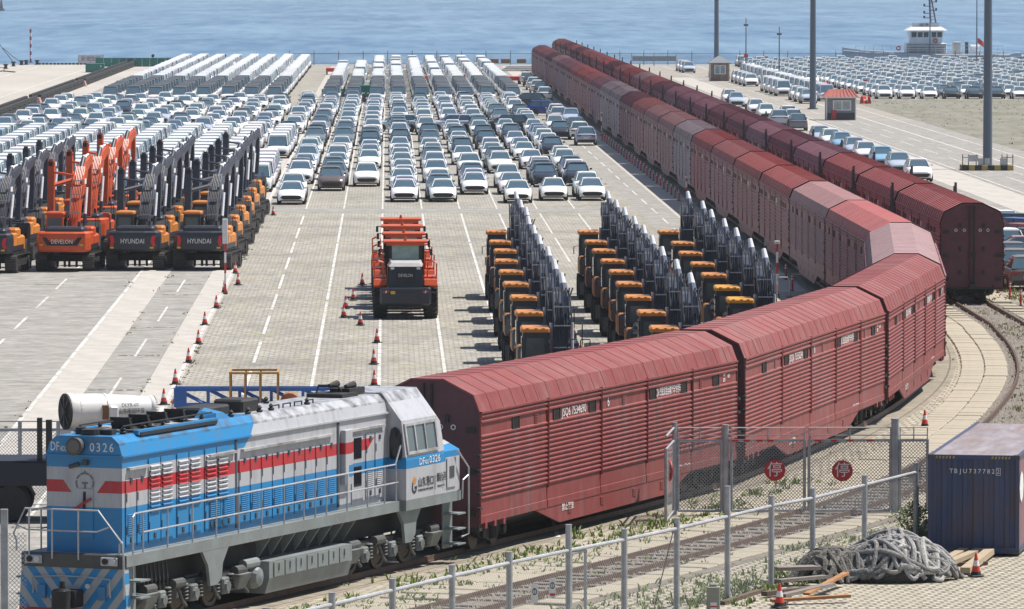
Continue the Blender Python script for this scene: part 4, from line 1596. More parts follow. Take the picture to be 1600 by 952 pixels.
for k in range(7):
    pp.tube([(1.15, 1.3 + k * .22, 1.62), (1.2, 1.3 + k * .22, 1.2), (1.1, 1.5 + k * .22, .9)], .025, 5)
pieces('brake_pipe', pp, m_dkgrey, loco)

# ================================================================== EXCAVATORS AND LOADERS
m_navy = mat('dark_machine_paint', (.017, .021, .034), .42, var=.15, scale=2, dirt=(.06, .058, .058), dirt_amt=.25)
m_orange = mat('amber_machine_paint', (.60, .21, .028), .45, var=.1, scale=2, dirt=(.3, .17, .07), dirt_amt=.35)
m_vermil = mat('orange_red_machine_paint', (.56, .075, .012), .42, var=.1, scale=2, dirt=(.3, .07, .03), dirt_amt=.3)
m_arm = mat('arm_paint', (.038, .046, .070), .40, var=.2, scale=3, dirt=(.10, .10, .11), dirt_amt=.35)
m_plate = mat('arm_plate_grey', (.085, .10, .135), .4, var=.15)
m_trackst = mat('track_shoe_steel', (.045, .042, .042), .65, metal=.3, var=.3, scale=5, dirt=(.14, .12, .10), dirt_amt=.5)
m_chrome = mat('ram_chrome', (.72, .73, .76), .28, metal=.6, var=.06)
m_hose = mat('hose_rubber', (.016, .020, .034), .55, var=.2)
m_wrap = mat('white_wrap', (.68, .69, .72), .6, var=.15, scale=8)
m_clamp = mat('clamp_steel', (.30, .31, .35), .5, var=.15)
m_yelsticker = mat('yellow_sticker', (.60, .40, .02), .5, var=.05)
m_redmark = mat('red_chevron', (.55, .015, .03), .45, var=.05)
m_clearglass = mat('cab_back_glass', (.06, .09, .09), .1, var=.2, scale=1.5, spec=.6)


def dark_shell(mb):
    return mb


def boom_poly(path, ws):
    """outline of a tapering beam following path (y, z) with widths ws"""
    L_, R_ = [], []
    for i, (y, z) in enumerate(path):
        a = path[max(0, i - 1)]
        b_ = path[min(len(path) - 1, i + 1)]
        d = Vector((b_[0] - a[0], b_[1] - a[1])).normalized()
        L_.append((y - d.y * ws[i] / 2, z + d.x * ws[i] / 2))
        R_.append((y + d.y * ws[i] / 2, z - d.x * ws[i] / 2))
    return L_, R_


def beam(mb, path, ws, x0, x1, mi=0):
    L_, R_ = boom_poly(path, ws)
    rings = [[(x0, *l), (x1, *l), (x1, *r_), (x0, *r_)] for l, r_ in zip(L_, R_)]
    mb.loft(rings, mi)
    return L_, R_


def crawler_parts(paint, boomp, panelp, name_text, cw_paint):
    P = []
    # tracks
    for sx in (-1, 1):
        xc = sx * 1.22
        prof = []
        yl, rr = 1.55, .45
        for a in np.linspace(-math.pi / 2, math.pi / 2, 7):
            prof.append((yl + rr * math.cos(a), .47 + rr * math.sin(a)))
        for a in np.linspace(math.pi / 2, 3 * math.pi / 2, 7):
            prof.append((-yl + rr * math.cos(a), .47 + rr * math.sin(a)))
        inner = MB().prism([(y * .93, .47 + (z - .47) * .86) for y, z in prof], 'x', xc - .2, xc + .2)
        for y in np.linspace(-1.35, 1.35, 6):
            inner.cyl((xc + sx * .2, y, .25), (xc + sx * .26, y, .25), .13, n=8)
        for y in (-1.6, 1.6):
            inner.cyl((xc + sx * .2, y, .47), (xc + sx * .27, y, .47), .32, n=12)
        # shoes
        sh = MB()
        pts_ = []
        n = 44
        per = [0]
        cl = prof + [prof[0]]
        for i in range(len(cl) - 1):
            per.append(per[-1] + math.dist(cl[i], cl[i + 1]))
        for k in range(n):
            s_ = per[-1] * (k + .5) / n
            i = max(j for j in range(len(per)) if per[j] <= s_)
            f = (s_ - per[i]) / (per[i + 1] - per[i])
            y, z = cl[i][0] + (cl[i + 1][0] - cl[i][0]) * f, cl[i][1] + (cl[i + 1][1] - cl[i][1]) * f
            d = Vector((cl[i + 1][0] - cl[i][0], cl[i + 1][1] - cl[i][1])).normalized()
            nn = Vector((d.y, -d.x))
            h = per[-1] / n * .46
            q = []
            for o in (-.03, .03):
                for e in (-h, h):
                    q.append((y + d.x * e + nn.x * o, z + d.y * e + nn.y * o))
            a, b_, c, dd = q[0], q[1], q[3], q[2]
            sh.prism([a, b_, c, dd], 'x', xc - .3, xc + .3)
            g0 = (y + nn.x * .03, z + nn.y * .03)
            g1 = (y + nn.x * .055, z + nn.y * .055)
            sh.prism([(g0[0] - d.x * .02, g0[1] - d.y * .02), (g0[0] + d.x * .02, g0[1] + d.y * .02), (g1[0] + d.x * .01, g1[1] + d.y * .01), (g1[0] - d.x * .01, g1[1] - d.y * .01)], 'x', xc - .3, xc + .3)
        P.append(('track_frame', inner.mesh('track_frame', m_black), None, None, [('track_shoes', sh.mesh('track_shoes', m_trackst), None)]))
    uc = MB().box(-.95, .95, -.9, .9, .45, .78).cyl((0, 0, .78), (0, 0, 1.0), .62, n=16)
    for x in (-.5, -.12, .12, .5):
        uc.cyl((x, -1.2, .55), (x, -1.2, .18), .07, n=6)
    P.append(('undercarriage', uc.mesh('undercarriage', m_black), None, None, []))
    # upper: base plate, counterweight, engine cover, side housings
    P.append(('slew_frame', MB().box(-1.3, 1.3, -2.0, 1.5, 1.0, 1.12).mesh('slew_frame', m_black), None, None, []))
    cw = []
    for z, i in ((1.02, .12), (1.12, .02), (1.75, 0), (1.98, .03), (2.06, .14)):
        cw.append([(-1.38 + i, -1.9, z), (-1.38 + i, -2.45, z), (-1.2 + i * .5, -2.78 + i, z), (-.6, -2.88 + i, z), (.6, -2.88 + i, z), (1.2 - i * .5, -2.78 + i, z), (1.38 - i, -2.45, z), (1.38 - i, -1.9, z)])
    sub = []
    if name_text == 'HYUNDAI':
        tm = text_mesh('HYUNDAI', .36, m_white, face_M((0, -2.90, 1.53), (1, 0, 0)), .004, 1.22)
        sub.append(('lettering', tm, None))
        ch = MB()
        for sx in (-1, 1):
            x = sx * 1.0
            ch.add([(x + sx * .02, -2.84, 1.83), (x + sx * .2, -2.80, 1.83), (x + sx * .14, -2.82, 1.55), (x - sx * .06, -2.87, 1.55)], [(0, 1, 2, 3)])
            ch.add([(x - sx * .06, -2.87, 1.55), (x + sx * .14, -2.82, 1.55), (x + sx * .2, -2.80, 1.28), (x + sx * .02, -2.84, 1.28)], [(0, 1, 2, 3)])
        sub += isub('chevron', ch, m_redmark, fix=False)
    else:
        bd = MB().add([(-1.05, -2.845, 1.78), (1.05, -2.845, 1.78), (.78, -2.893, 1.36), (-.78, -2.893, 1.36)], [(0, 1, 2, 3)])
        sub.append(('name_panel', bd.mesh('name_panel', m_black, fix=False), None))
        sub.append(('lettering', text_mesh('DEVELON', .32, m_white, face_M((0, -2.905, 1.55), (1, 0, 0)), .004, 1.1), None))
        ch = MB()
        for sx in (-1, 1):
            ch.add([(sx * .85, -2.86, 1.88), (sx * 1.25, -2.80, 1.94), (sx * .95, -2.85, 1.80)], [(0, 1, 2)])
        sub.append(('chevron', ch.mesh('chevron', m_redmark, fix=False), None))
    stk = MB()
    for x in (-1.08, 1.0):
        stk.box(x - .1, x + .1, -2.86, -2.835, 1.16 if name_text == 'HYUNDAI' else 1.35, 1.25 if name_text == 'HYUNDAI' else 1.44)
    sub += isub('sticker', stk, m_yelsticker)
    P.append(('counterweight', MB().loft(cw).mesh('counterweight', cw_paint), None, None, sub))
    P.append(('engine_cover', MB().bevbox(-.95, 1.05, -2.5, -1.0, 2.0, 2.3, .1).cyl((.7, -1.6, 2.3), (.7, -1.6, 2.55), .06, n=8).mesh('engine_cover', m_navy), None, None, []))
    P.append(('rear_housing', MB().bevbox(-1.32, 1.32, -1.92, -.6, 1.12, 2.02, .06).mesh('rear_housing', panelp), None, None, [('lower_panel', MB().box(1.322, 1.335, -1.9, .9, 1.12, 1.38).mesh('lower_panel', m_navy), None)]))
    P.append(('side_housing', MB().bevbox(.52, 1.32, -.6, 1.35, 1.12, 1.85, .1).bevbox(.6, 1.28, -.55, .45, 1.85, 2.25, .1).mesh('side_housing', panelp), None, None, []))
    # cab
    cb = MB().hexa([(-1.32, -.1, 1.12), (-.36, -.1, 1.12), (-.36, 1.7, 1.12), (-1.32, 1.7, 1.12), (-1.26, 0, 2.82), (-.40, 0, 2.82), (-.40, 1.45, 2.82), (-1.26, 1.45, 2.82)])
    rear = MB().hexa([(-1.18, -.07, 1.95), (-.5, -.07, 1.95), (-.5, -.03, 1.95), (-1.18, -.03, 1.95), (-1.16, -.025, 2.66), (-.5, -.025, 2.66), (-.5, .0, 2.66), (-1.16, .0, 2.66)])
    sd_ = MB().box(-.362, -.35, .25, 1.3, 1.9, 2.65).box(-1.33, -1.305, .25, 1.3, 1.85, 2.6)
    P.append(('cab', cb.mesh('cab', paint if name_text != 'HYUNDAI' else m_navy), None, None, [('rear_window', rear.mesh('rear_window', m_clearglass), None), ('side_window', sd_.mesh('side_window', m_dkglass), None)]))
    P.append(('cab_roof', MB().bevbox(-1.32, -.34, -.08, 1.55, 2.82, 2.98, .06).mesh('cab_roof', panelp), None, None, []))
    # boom, stick, rams
    B_ = [(.35, 1.55), (.95, 2.9), (1.7, 4.2), (2.45, 5.0), (3.3, 5.45), (4.6, 5.75), (5.5, 5.85)]
    mb = MB()
    beam(mb, B_, [.5, .58, .66, .74, .6, .5, .4], .0, .36)
    P.append(('boom', mb.mesh('boom', boomp), None, None, [('name_plate', MB().box(.475, .485, 1.75, 2.35, 4.55, 4.85).mesh('name_plate', m_white), None), *isub('boom_plate', MB().prism([(1.1, 3.9), (1.7, 4.0), (2.9, 5.0), (3.0, 5.35), (2.3, 5.3), (1.5, 4.8)], 'x', .37, .47).prism([(1.1, 3.9), (1.7, 4.0), (2.9, 5.0), (3.0, 5.35), (2.3, 5.3), (1.5, 4.8)], 'x', -.12, -.01), m_plate if name_text == 'HYUNDAI' else paint)]))
    S_ = [(5.0, 6.05), (5.45, 5.75), (5.5, 4.5), (5.25, 3.4), (5.05, 2.6)]
    mb = MB()
    beam(mb, S_, [.3, .4, .34, .28, .2], .05, .30)
    P.append(('stick', mb.mesh('stick', boomp), None, None, []))
    mb = MB()
    beam(mb, [(2.9, 1.0), (2.95, 2.6), (3.1, 4.6), (3.2, 5.75)], [.3, .5, .55, .45], -1.66, -1.32)
    mb.box(-1.60, -1.38, 2.98, 3.2, 5.7, 5.9)
    P.append(('folded_arm', mb.mesh('folded_arm', boomp), None, None, [('pin_boss', MB().cyl((-1.68, 3.2, 5.6), (-1.30, 3.2, 5.6), .09, n=10).box(-1.62, -1.40, 2.93, 2.99, 5.5, 5.75).mesh('pin_boss', m_black), None)]))
    P.append(('arm_link', MB().cyl((-1.5, 3.1, 4.4), (.1, 4.2, 4.9), .12, n=8).cyl((-1.5, 3.05, 5.2), (.1, 3.0, 4.9), .07, n=8).mesh('arm_link', boomp), None, None, []))
    bk = MB().prism([(4.95, 2.3), (5.3, 2.1), (5.3, 1.3), (4.9, .75), (4.2, .6), (3.8, .95), (4.1, 1.3), (4.5, 1.5), (4.6, 2.0)], 'x', -.45, .8)
    for k in range(5):
        bk.box(-.42 + k * .28, -.3 + k * .28, 3.6, 3.9, .86, .96)
    P.append(('bucket', bk.mesh('bucket', m_black), None, None, []))
    r1 = MB().cyl((.17, 1.95, 4.75), (.17, 3.35, 6.15), .12, n=10).cyl((.17, 3.35, 6.15), (.17, 4.95, 6.2), .06, n=8)
    P.append(('stick_ram', MB().cyl((.17, 2.0, 5.0), (.17, 3.5, 5.98), .115, n=10).mesh('stick_ram', m_navy), None, None, [('rod', MB().cyl((.17, 3.5, 5.98), (.17, 5.0, 6.1), .065, n=8).cyl((.17, 3.45, 5.94), (.17, 3.75, 6.0), .125, n=10).mesh('rod', m_wrap), None)]))
    for x in (-.2, .56):
        P.append(('boom_ram', MB().cyl((x, .9, 1.5), (x, 1.35, 2.9), .1, n=8).mesh('boom_ram', m_navy), None, None, [('rod', MB().cyl((x, 1.35, 2.9), (x, 1.95, 4.35), .08, n=8).mesh('rod', m_wrap), None)]))
    hm = MB()
    for k in range(6):
        x = -.04 + k * .085
        hm.tube([(x, .05, 1.9 + .02 * k), (x - .06, .45, 3.0), (x, 1.2, 4.3), (x, 1.85, 4.98), (x, 2.4, 5.5)], .028, 5)
    P += isl('hydraulic_hose', hm, m_hose if name_text == 'HYUNDAI' else m_vermil, smooth=True)
    cl_ = MB()
    for y, z in ((.45, 3.0), (1.0, 4.0), (1.5, 4.72)):
        cl_.box(-.1, .44, y - .12, y - .06, z, z + .06)
    P += isl('hose_clamp', cl_, m_clamp)
    hr_ = MB().tube([(1.25, 1.3, 1.8), (1.25, 1.3, 2.6), (1.25, .5, 2.7), (1.25, .5, 2.2)], .02, 5)
    hr_.tube([(-1.3, -.4, 2.0), (-1.3, -.4, 2.3)], .02, 5)
    P.append(('handrail', hr_.mesh('handrail', m_black), None, None, []))
    return P


def lower_boom(P, k):
    for (n_, me, ck, kd, subs) in P:
        if n_ in ('boom', 'stick', 'folded_arm', 'arm_link', 'stick_ram', 'boom_ram', 'hydraulic_hose', 'hose_clamp'):
            for m_ in [me] + [q[1] for q in subs]:
                for v in m_.vertices:
                    if v.co.z > 1.6:
                        v.co.z = 1.6 + (v.co.z - 1.6) * k
                m_.update()
    return P


TPL_CR1 = crawler_parts(m_orange, m_arm, m_orange, 'HYUNDAI', m_navy)
lower_boom(TPL_CR1, .83)
TPL_CR2 = crawler_parts(m_vermil, m_vermil, m_vermil, 'DEVELON', m_vermil)
lower_boom(TPL_CR2, .94)


def wheeled_parts(roofp):
    P = []
    for dy in (-1.3, 1.3):
        for sx in (-1, 1):
            tw, rim = MB(), MB()
            for xo in (1.12, .80):
                tw.lathe([(.34, -.13), (.48, -.145), (.53, -.09), (.53, .09), (.48, .145), (.34, .13)], 18, axis='x', c=(sx * xo, dy, .53))
                for k in range(18):
                    a = k * .349
                    tw.box(0, 0, 0, 0, 0, 0) if False else None
                    c_, s_ = math.cos(a), math.sin(a)
                    tw.hexa([(sx * xo + dx, dy + c_ * r_ - s_ * e, .53 + s_ * r_ + c_ * e) for r_ in (.52, .56) for dx, e in ((-.13, -.04), (.13, -.04), (.13, .04), (-.13, .04))])
                rim.lathe([(.05, -.1), (.33, -.1), (.33, .1), (.05, .1)], 12, axis='x', c=(sx * xo, dy, .53))
            P.append(('wheel', tw.mesh('wheel', m_rubber), None, None, [('rim', rim.mesh('rim', m_navy), None)]))
    P.append(('chassis', MB().box(-.55, .55, -1.7, 1.7, .5, .95).cyl((0, 0, .95), (0, 0, 1.15), .55, n=14).box(-1.0, 1.0, -1.4, -1.2, .45, .6).box(-1.0, 1.0, 1.2, 1.4, .45, .6).mesh('chassis', m_black), None, None, []))
    bl = MB().prism([(-2.25, .25), (-2.15, .25), (-2.15, .8), (-2.3, .85)], 'x', -1.2, 1.2).box(-.6, -.4, -2.2, -1.5, .45, .6).box(.4, .6, -2.2, -1.5, .45, .6)
    P.append(('dozer_blade', bl.mesh('dozer_blade', m_navy), None, None, []))
    cw = []
    for z, i in ((1.15, .1), (1.25, .0), (1.85, 0), (2.0, .1)):
        cw.append([(-1.22 + i, -1.1, z), (-1.22 + i, -1.65, z), (-1.0 + i * .5, -2.0 + i, z), (1.0 - i * .5, -2.0 + i, z), (1.22 - i, -1.65, z), (1.22 - i, -1.1, z)])
    ch = MB()
    for sx in (-1, 1):
        x = sx * .75
        ch.add([(x, -2.006, 1.7), (x + sx * .16, -2.006, 1.7), (x + sx * .05, -2.006, 1.35), (x - sx * .11, -2.006, 1.35)], [(0, 1, 2, 3)])
    P.append(('counterweight', MB().loft(cw).mesh('counterweight', m_navy), None, None, isub('chevron', ch, m_redmark, fix=False)))
    P.append(('engine_cover', MB().bevbox(-.95, 1.0, -1.75, -.4, 2.0, 2.2, .08).mesh('engine_cover', m_navy), None, None, []))
    P.append(('body_housing', MB().bevbox(-1.2, 1.2, -1.1, .1, 1.15, 2.0, .06).mesh('body_housing', m_orange), None, None, []))
    P.append(('side_housing', MB().bevbox(.5, 1.2, .1, 1.3, 1.15, 1.75, .08).mesh('side_housing', m_navy), None, None, []))
    cb = MB().hexa([(-1.2, -.05, 1.15), (-.24, -.05, 1.15), (-.24, 1.65, 1.15), (-1.2, 1.65, 1.15), (-1.15, .02, 3.0), (-.28, .02, 3.0), (-.28, 1.4, 3.0), (-1.15, 1.4, 3.0)])
    rw_ = MB().hexa([(-1.05, -.045, 2.15), (-.4, -.045, 2.15), (-.4, 0, 2.15), (-1.05, 0, 2.15), (-1.03, -.01, 2.8), (-.4, -.01, 2.8), (-.4, .03, 2.8), (-1.03, .03, 2.8)])
    sw = MB().box(-1.2, -1.172, .25, 1.3, 2.0, 2.8).box(-.27, -.252, .2, 1.3, 2.0, 2.8)
    dp = MB().box(-1.215, -1.195, .15, 1.5, 1.2, 1.85)
    P.append(('cab', cb.mesh('cab', m_navy), None, None, [('rear_window', rw_.mesh('rear_window', m_clearglass), None), ('side_window', sw.mesh('side_window', m_dkglass), None), ('door_panel', dp.mesh('door_panel', m_orange), None)]))
    rf_ = MB().bevbox(-1.23, -.22, -.1, 1.55, 3.0, 3.17, .06)
    for x in (-1.0, -.7, -.45):
        rf_.box(x - .05, x + .05, -.13, -.07, 3.08, 3.15)
    P.append(('cab_roof', rf_.mesh('cab_roof', roofp), None, None, []))
    # two-piece boom folded steeply
    mb = MB()
    beam(mb, [(.2, 1.4), (.35, 2.4), (.55, 3.2), (.95, 3.7), (1.8, 4.0), (3.0, 4.05), (4.1, 3.9)], [.45, .55, .58, .55, .5, .42, .35], -.04, .44)
    P.append(('boom', mb.mesh('boom', m_arm), None, None, []))
    mb = MB()
    beam(mb, [(3.8, 4.25), (4.15, 3.9), (4.1, 3.0), (3.7, 2.1)], [.35, .55, .45, .3], .02, .38)
    P.append(('stick', mb.mesh('stick', m_navy), None, None, []))
    bk = MB().prism([(3.7, 2.2), (4.0, 2.0), (4.0, 1.2), (3.6, .7), (3.0, .6), (2.7, .9), (3.1, 1.25), (3.4, 1.5)], 'x', -.35, .75)
    P.append(('bucket', bk.mesh('bucket', m_black), None, None, []))
    P.append(('stick_ram', MB().cyl((.42, .45, 3.6), (.26, 1.02, 4.62), .135, n=10).mesh('stick_ram', mat('ram_grey', (.13, .15, .205), .45, var=.1)), None, None, [('rod', MB().cyl((.26, 1.02, 4.62), (.20, 1.22, 4.98), .125, .09, n=10).mesh('rod', m_wrap), None)]))
    for x in (-.16, .56):
        P.append(('boom_ram', MB().cyl((x, .6, 1.3), (x, .5, 2.1), .09, n=8).mesh('boom_ram', m_navy), None, None, [('rod', MB().cyl((x, .5, 2.1), (x, .52, 3.3), .065, n=8).mesh('rod', m_wrap), None)]))
    hm = MB()
    for k in range(7):
        x = -.08 + k * .09
        hm.tube([(x, -.02, 1.8), (x + random.uniform(-.06, .06), .02, 2.5), (x, .2, 3.3), (x + random.uniform(-.08, .08), .48, 4.1), (x * 1.3, .72, 4.5)], .03, 5)
    hm.tube([(.46, .1, 2.9), (.54, .25, 3.5), (.5, .5, 4.1), (.4, .75, 4.45)], .03, 5)
    P += isl('hydraulic_hose', hm, m_hose, smooth=True)
    hl_ = MB()
    for z, y in ((2.45, -.1), (3.2, .05), (3.85, .3)):
        hl_.box(-.08, .5, y - .03, y + .02, z, z + .04)
    P += isl('hose_clamp', hl_, m_clamp)
    ra_ = MB()
    for x in (1.15, .7):
        ra_.tube([(x, -.9, 1.9), (x, -.9, 2.75), (x, -.85, 2.8), (x - .3, -.85, 2.8), (x - .33, -.85, 2.75), (x - .33, -.85, 2.0)], .022, 5)
    P.append(('handrail', ra_.mesh('handrail', m_black), None, None, []))
    mr_ = MB().box(-1.42, -1.38, 1.3, 1.5, 2.0, 2.35).tube([(-1.2, 1.4, 2.4), (-1.4, 1.4, 2.35)], .015, 4)
    P.append(('mirror', mr_.mesh('mirror', m_black), None, None, []))
    return P


TPL_WH = wheeled_parts(m_orange)
TPL_WH2 = wheeled_parts(mat('yellow_machine_paint', (.68, .30, .02), .45, var=.08))

R13 = R(-7)
CREW = [('HYUNDAI', -9.7, 321, 6, 14.0, 'beside the kerb lane', 'column beside the kerb'), ('HYUNDAI', -13.2, 321, 5, 13.4, '', 'second column from the kerb'),
        ('DEVELON', -16.8, 320, 4, 17.6, '', ''), ('HYUNDAI', -20.6, 318, 5, 14.0, '', 'column beyond the orange excavators')]
for ci, (brand, X, Y0, n, dy, _, colname) in enumerate(CREW):
    for k in range(n):
        Y = Y0 + 2.9 + dy * k
        x = X + .30 + (.02 * k)
        if brand == 'DEVELON':
            lab = 'bright orange crawler excavator ' + ('showing its black name panel, front of its column' if k == 0 else f'{ORD[k + 1]} from the front among the bright orange ones')
        else:
            lab = f'dark crawler excavator with amber panels, {"front" if k == 0 else ORD[k + 1]} of the {colname}'
        o = thing('crawler_excavator', lab, 'excavator', (x, Y, .012), R13 + random.uniform(-.02, .02), 'crawler excavators parked in columns')
        stamp(o, TPL_CR2 if brand == 'DEVELON' else TPL_CR1)
ROWS = [294.5, 283.5, 274.5, 264.8, 255.3, 245.5, 235.4, 224.9, 214.9]
for ci, (X, rows, cn) in enumerate(((5.85, ROWS, 'next to the wheel loaders'), (10.3, ROWS, 'in the middle'), (14.1, [294.5, 282, 272, 262, 252.6, 242.5, 233.6], 'next to the straight train'))):
    for k, Y in enumerate(rows):
        yel = ci == 2 and k >= 5
        lab = f'{"yellow" if yel else "orange"}-roofed dark wheeled excavator, {ORD[k + 1]} from the far end, column {cn}'
        o = thing('wheeled_excavator', lab, 'excavator', (X + random.uniform(-.08, .08), Y + .2, .012), random.uniform(-.015, .015), 'wheeled excavators parked in three columns')
        stamp(o, TPL_WH2 if yel else TPL_WH)


# ------------------------------------------------------------------ wheel loaders
def loader_parts():
    P = []
    for dy in (0, 3.2):
        for sx in (-1, 1):
            tw = MB().lathe([(.42, -.28), (.68, -.32), (.8, -.24), (.8, .24), (.68, .32), (.42, .28)], 24, axis='x', c=(sx * 1.13, dy, .8))
            for k in range(22):
                for q in (-1, 1):
                    a = k * 2 * math.pi / 22 + (q * .07)
                    pts_ = []
                    for r_ in (.78, .86):
                        for xo, e in ((0, -.05), (.29, .03), (.29, .12), (0, .04)):
                            aa = a + e / .8
                            pts_.append((sx * 1.13 + q * xo, dy + r_ * math.cos(aa), .8 + r_ * math.sin(aa)))
                    tw.hexa(pts_)
            P.append(('wheel', tw.mesh('wheel', m_rubber), None, None, [('rim', MB().lathe([(.05, -.15), (.41, -.2), (.41, .2), (.05, .15)], 16, axis='x', c=(sx * 1.13, dy, .8)).mesh('rim', m_vermil), None)]))
    P.append(('frame', MB().box(-.7, .7, -.9, 4.2, .6, 1.1).cyl((-1.2, 0, .8), (1.2, 0, .8), .2, n=8).cyl((-1.2, 3.2, .8), (1.2, 3.2, .8), .2, n=8).mesh('frame', m_black), None, None, []))
    cw = []
    for z, i in ((.62, .1), (.72, 0), (1.35, 0), (1.42, .04)):
        cw.append([(-1.15 + i, -.9, z), (-1.15 + i, -1.3, z), (-1.05 + i, -1.45 + i, z), (1.05 - i, -1.45 + i, z), (1.15 - i, -1.3, z), (1.15 - i, -.9, z)])
    mk = MB()
    for sx in (-1, 1):
        for k in range(3):
            x = sx * (.78 + k * .1)
            mk.add([(x - .03, -1.456, 1.18), (x + .03, -1.456, 1.18), (x + .03 + .03, -1.456, 1.29), (x - .03 + .03, -1.456, 1.29)], [(0, 1, 2, 3)], 0 if k % 2 == 0 else 1)
    mk2 = MB().box(-.66, -.46, -1.462, -1.448, 1.13, 1.27)
    ho_ = MB()
    for x in (-.3, -.12, .05, .2, .38):
        ho_.cyl((x, -1.47, 1.2), (x, -1.45, 1.2), .05, n=8)
    P.append(('counterweight', MB().loft(cw).mesh('counterweight', m_navy), None, None, [('hazard_stripe', mk.mesh('hazard_stripe', [m_redmark, m_white], fix=False), None), ('sticker', mk2.mesh('sticker', m_yelsticker), None), ('port_hole', ho_.mesh('port_hole', m_black), None)]))
    gr = MB().hexa([(-.78, -1.25, 1.42), (.78, -1.25, 1.42), (.8, .3, 1.42), (-.8, .3, 1.42), (-.72, -1.12, 2.34), (.72, -1.12, 2.34), (.76, .3, 2.40), (-.76, .3, 2.40)])
    gl = MB().hexa([(-.45, -1.262, 1.6), (.45, -1.262, 1.6), (.45, -1.24, 1.6), (-.45, -1.24, 1.6), (-.42, -1.185, 2.2), (.42, -1.185, 2.2), (.42, -1.16, 2.2), (-.42, -1.16, 2.2)])
    tx = text_mesh('DEVELON', .2, m_white, face_M((0, -1.235, 1.95), (1, 0, 0), (0, .115, 1)), .004, .62)
    P.append(('radiator_grille', gr.mesh('radiator_grille', m_navy), None, None, [('mesh_panel', gl.mesh('mesh_panel', m_black), None), ('lettering', tx, None), ('tail_lamp', MB().box(-.66, -.5, -1.17, -1.11, 2.22, 2.31).box(.5, .66, -1.17, -1.11, 2.22, 2.31).mesh('tail_lamp', m_white), None)]))
    P.append(('engine_hood', MB().hexa([(-.74, -1.1, 2.34), (.74, -1.1, 2.34), (.78, .9, 2.39), (-.78, .9, 2.39), (-.62, -.95, 2.50), (.62, -.95, 2.50), (.70, .9, 2.56), (-.70, .9, 2.56)]).mesh('engine_hood', mat('hood_grey', (.42, .41, .40), .55, var=.15)), None, None, [('hood_side', MB().hexa([(-.83, -.8, 1.5), (-.8, -.8, 1.5), (-.8, .9, 1.5), (-.83, .9, 1.5), (-.80, -.7, 2.36), (-.77, -.7, 2.36), (-.77, .9, 2.4), (-.80, .9, 2.4)]).hexa([(.8, -.8, 1.5), (.83, -.8, 1.5), (.83, .9, 1.5), (.8, .9, 1.5), (.77, -.7, 2.36), (.80, -.7, 2.36), (.80, .9, 2.4), (.77, .9, 2.4)]).mesh('hood_side', m_vermil), None)]))
    fd_ = MB()
    for sx in (-1, 1):
        fd_.prism([(-1.0, 1.5), (-.85, 1.75), (.85, 1.75), (1.0, 1.4), (.8, 1.4), (.7, 1.65), (-.7, 1.65), (-.85, 1.4)], 'x', sx * .85, sx * 1.42)
        fd_.box(min(sx * .8, sx * 1.4), max(sx * .8, sx * 1.4), .85, 1.7, 1.0, 1.1)
    P.append(('fender', fd_.mesh('fender', m_vermil), None, None, []))
    pf = MB()
    for sx in (-1, 1):
        pf.box(min(sx * .82, sx * 1.42), max(sx * .82, sx * 1.42), .3, 2.0, 1.75, 1.83)
    P.append(('platform', pf.mesh('platform', m_vermil), None, None, []))
    hr_ = MB()
    for sx in (-1, 1):
        for y in (-.4, .35):
            hr_.tube([(sx * 1.38, y, 1.75), (sx * 1.4, y, 2.45), (sx * 1.2, y, 2.55), (sx * 1.0, y, 2.5), (sx * .98, y, 1.8)], .03, 6)
        hr_.tube([(sx * 1.4, -.4, 2.2), (sx * 1.4, 1.2, 2.2)], .028, 6)
    P.append(('handrail', hr_.mesh('handrail', m_vermil), None, None, []))
    cb = MB()
    for (x, y) in ((-.8, .95), (.8, .95), (-.8, 2.5), (.8, 2.5)):
        cb.box(x - .06, x + .06, y - .06, y + .06, 1.8, 3.3)
    cb.box(-.86, .86, .89, .93, 1.8, 2.48).box(-.86, -.6, .89, .94, 2.6, 3.3).box(.6, .86, .89, .94, 2.6, 3.3)
    seat = MB().bevbox(-.3, .3, 1.6, 1.8, 2.2, 3.0, .08).bevbox(-.3, .3, 1.7, 2.2, 2.1, 2.3, .06).cyl((.3, 2.2, 2.4), (.1, 2.35, 2.7), .03, n=6)
    gls = MB().box(-.62, .62, .90, .92, 2.5, 3.26)
    P.append(('cab', cb.mesh('cab', m_black), None, None, [('rear_window', gls.mesh('rear_window', mat('greenish_glass', (.26, .38, .36), .1, var=.25, scale=2, spec=.7)), None), ('driver_seat', seat.mesh('driver_seat', m_black), None), ('side_window', MB().box(-.84, -.82, 1.0, 2.45, 2.3, 3.26).box(.82, .84, 1.0, 2.45, 2.3, 3.26).mesh('side_window', m_glass), None)]))
    P.append(('cab_roof', MB().bevbox(-1.0, 1.0, .75, 2.65, 3.3, 3.41, .03).box(-.85, .85, .72, .78, 3.2, 3.33).mesh('cab_roof', m_vermil), None, None, [('beacon', MB().cyl((0, .95, 3.41), (0, .95, 3.58), .08, .05, 10).mesh('beacon', m_vermil), None)]))
    P.append(('mirror', MB().box(-1.22, -1.1, .95, 1.0, 2.75, 3.0).box(1.1, 1.22, .95, 1.0, 2.75, 3.0).box(-1.2, -.8, 1.0, 1.03, 3.0, 3.04).box(.8, 1.2, 1.0, 1.03, 3.0, 3.04).mesh('mirror', m_black), None, None, []))
    ar = MB()
    for sx in (-.5, .5):
        ar.prism([(2.9, 1.7), (3.4, 2.0), (5.0, 1.0), (5.3, .5), (5.0, .4), (4.4, .9), (3.1, 1.4)], 'x', sx - .07, sx + .07)
    P.append(('lift_arm', ar.mesh('lift_arm', m_vermil), None, None, []))
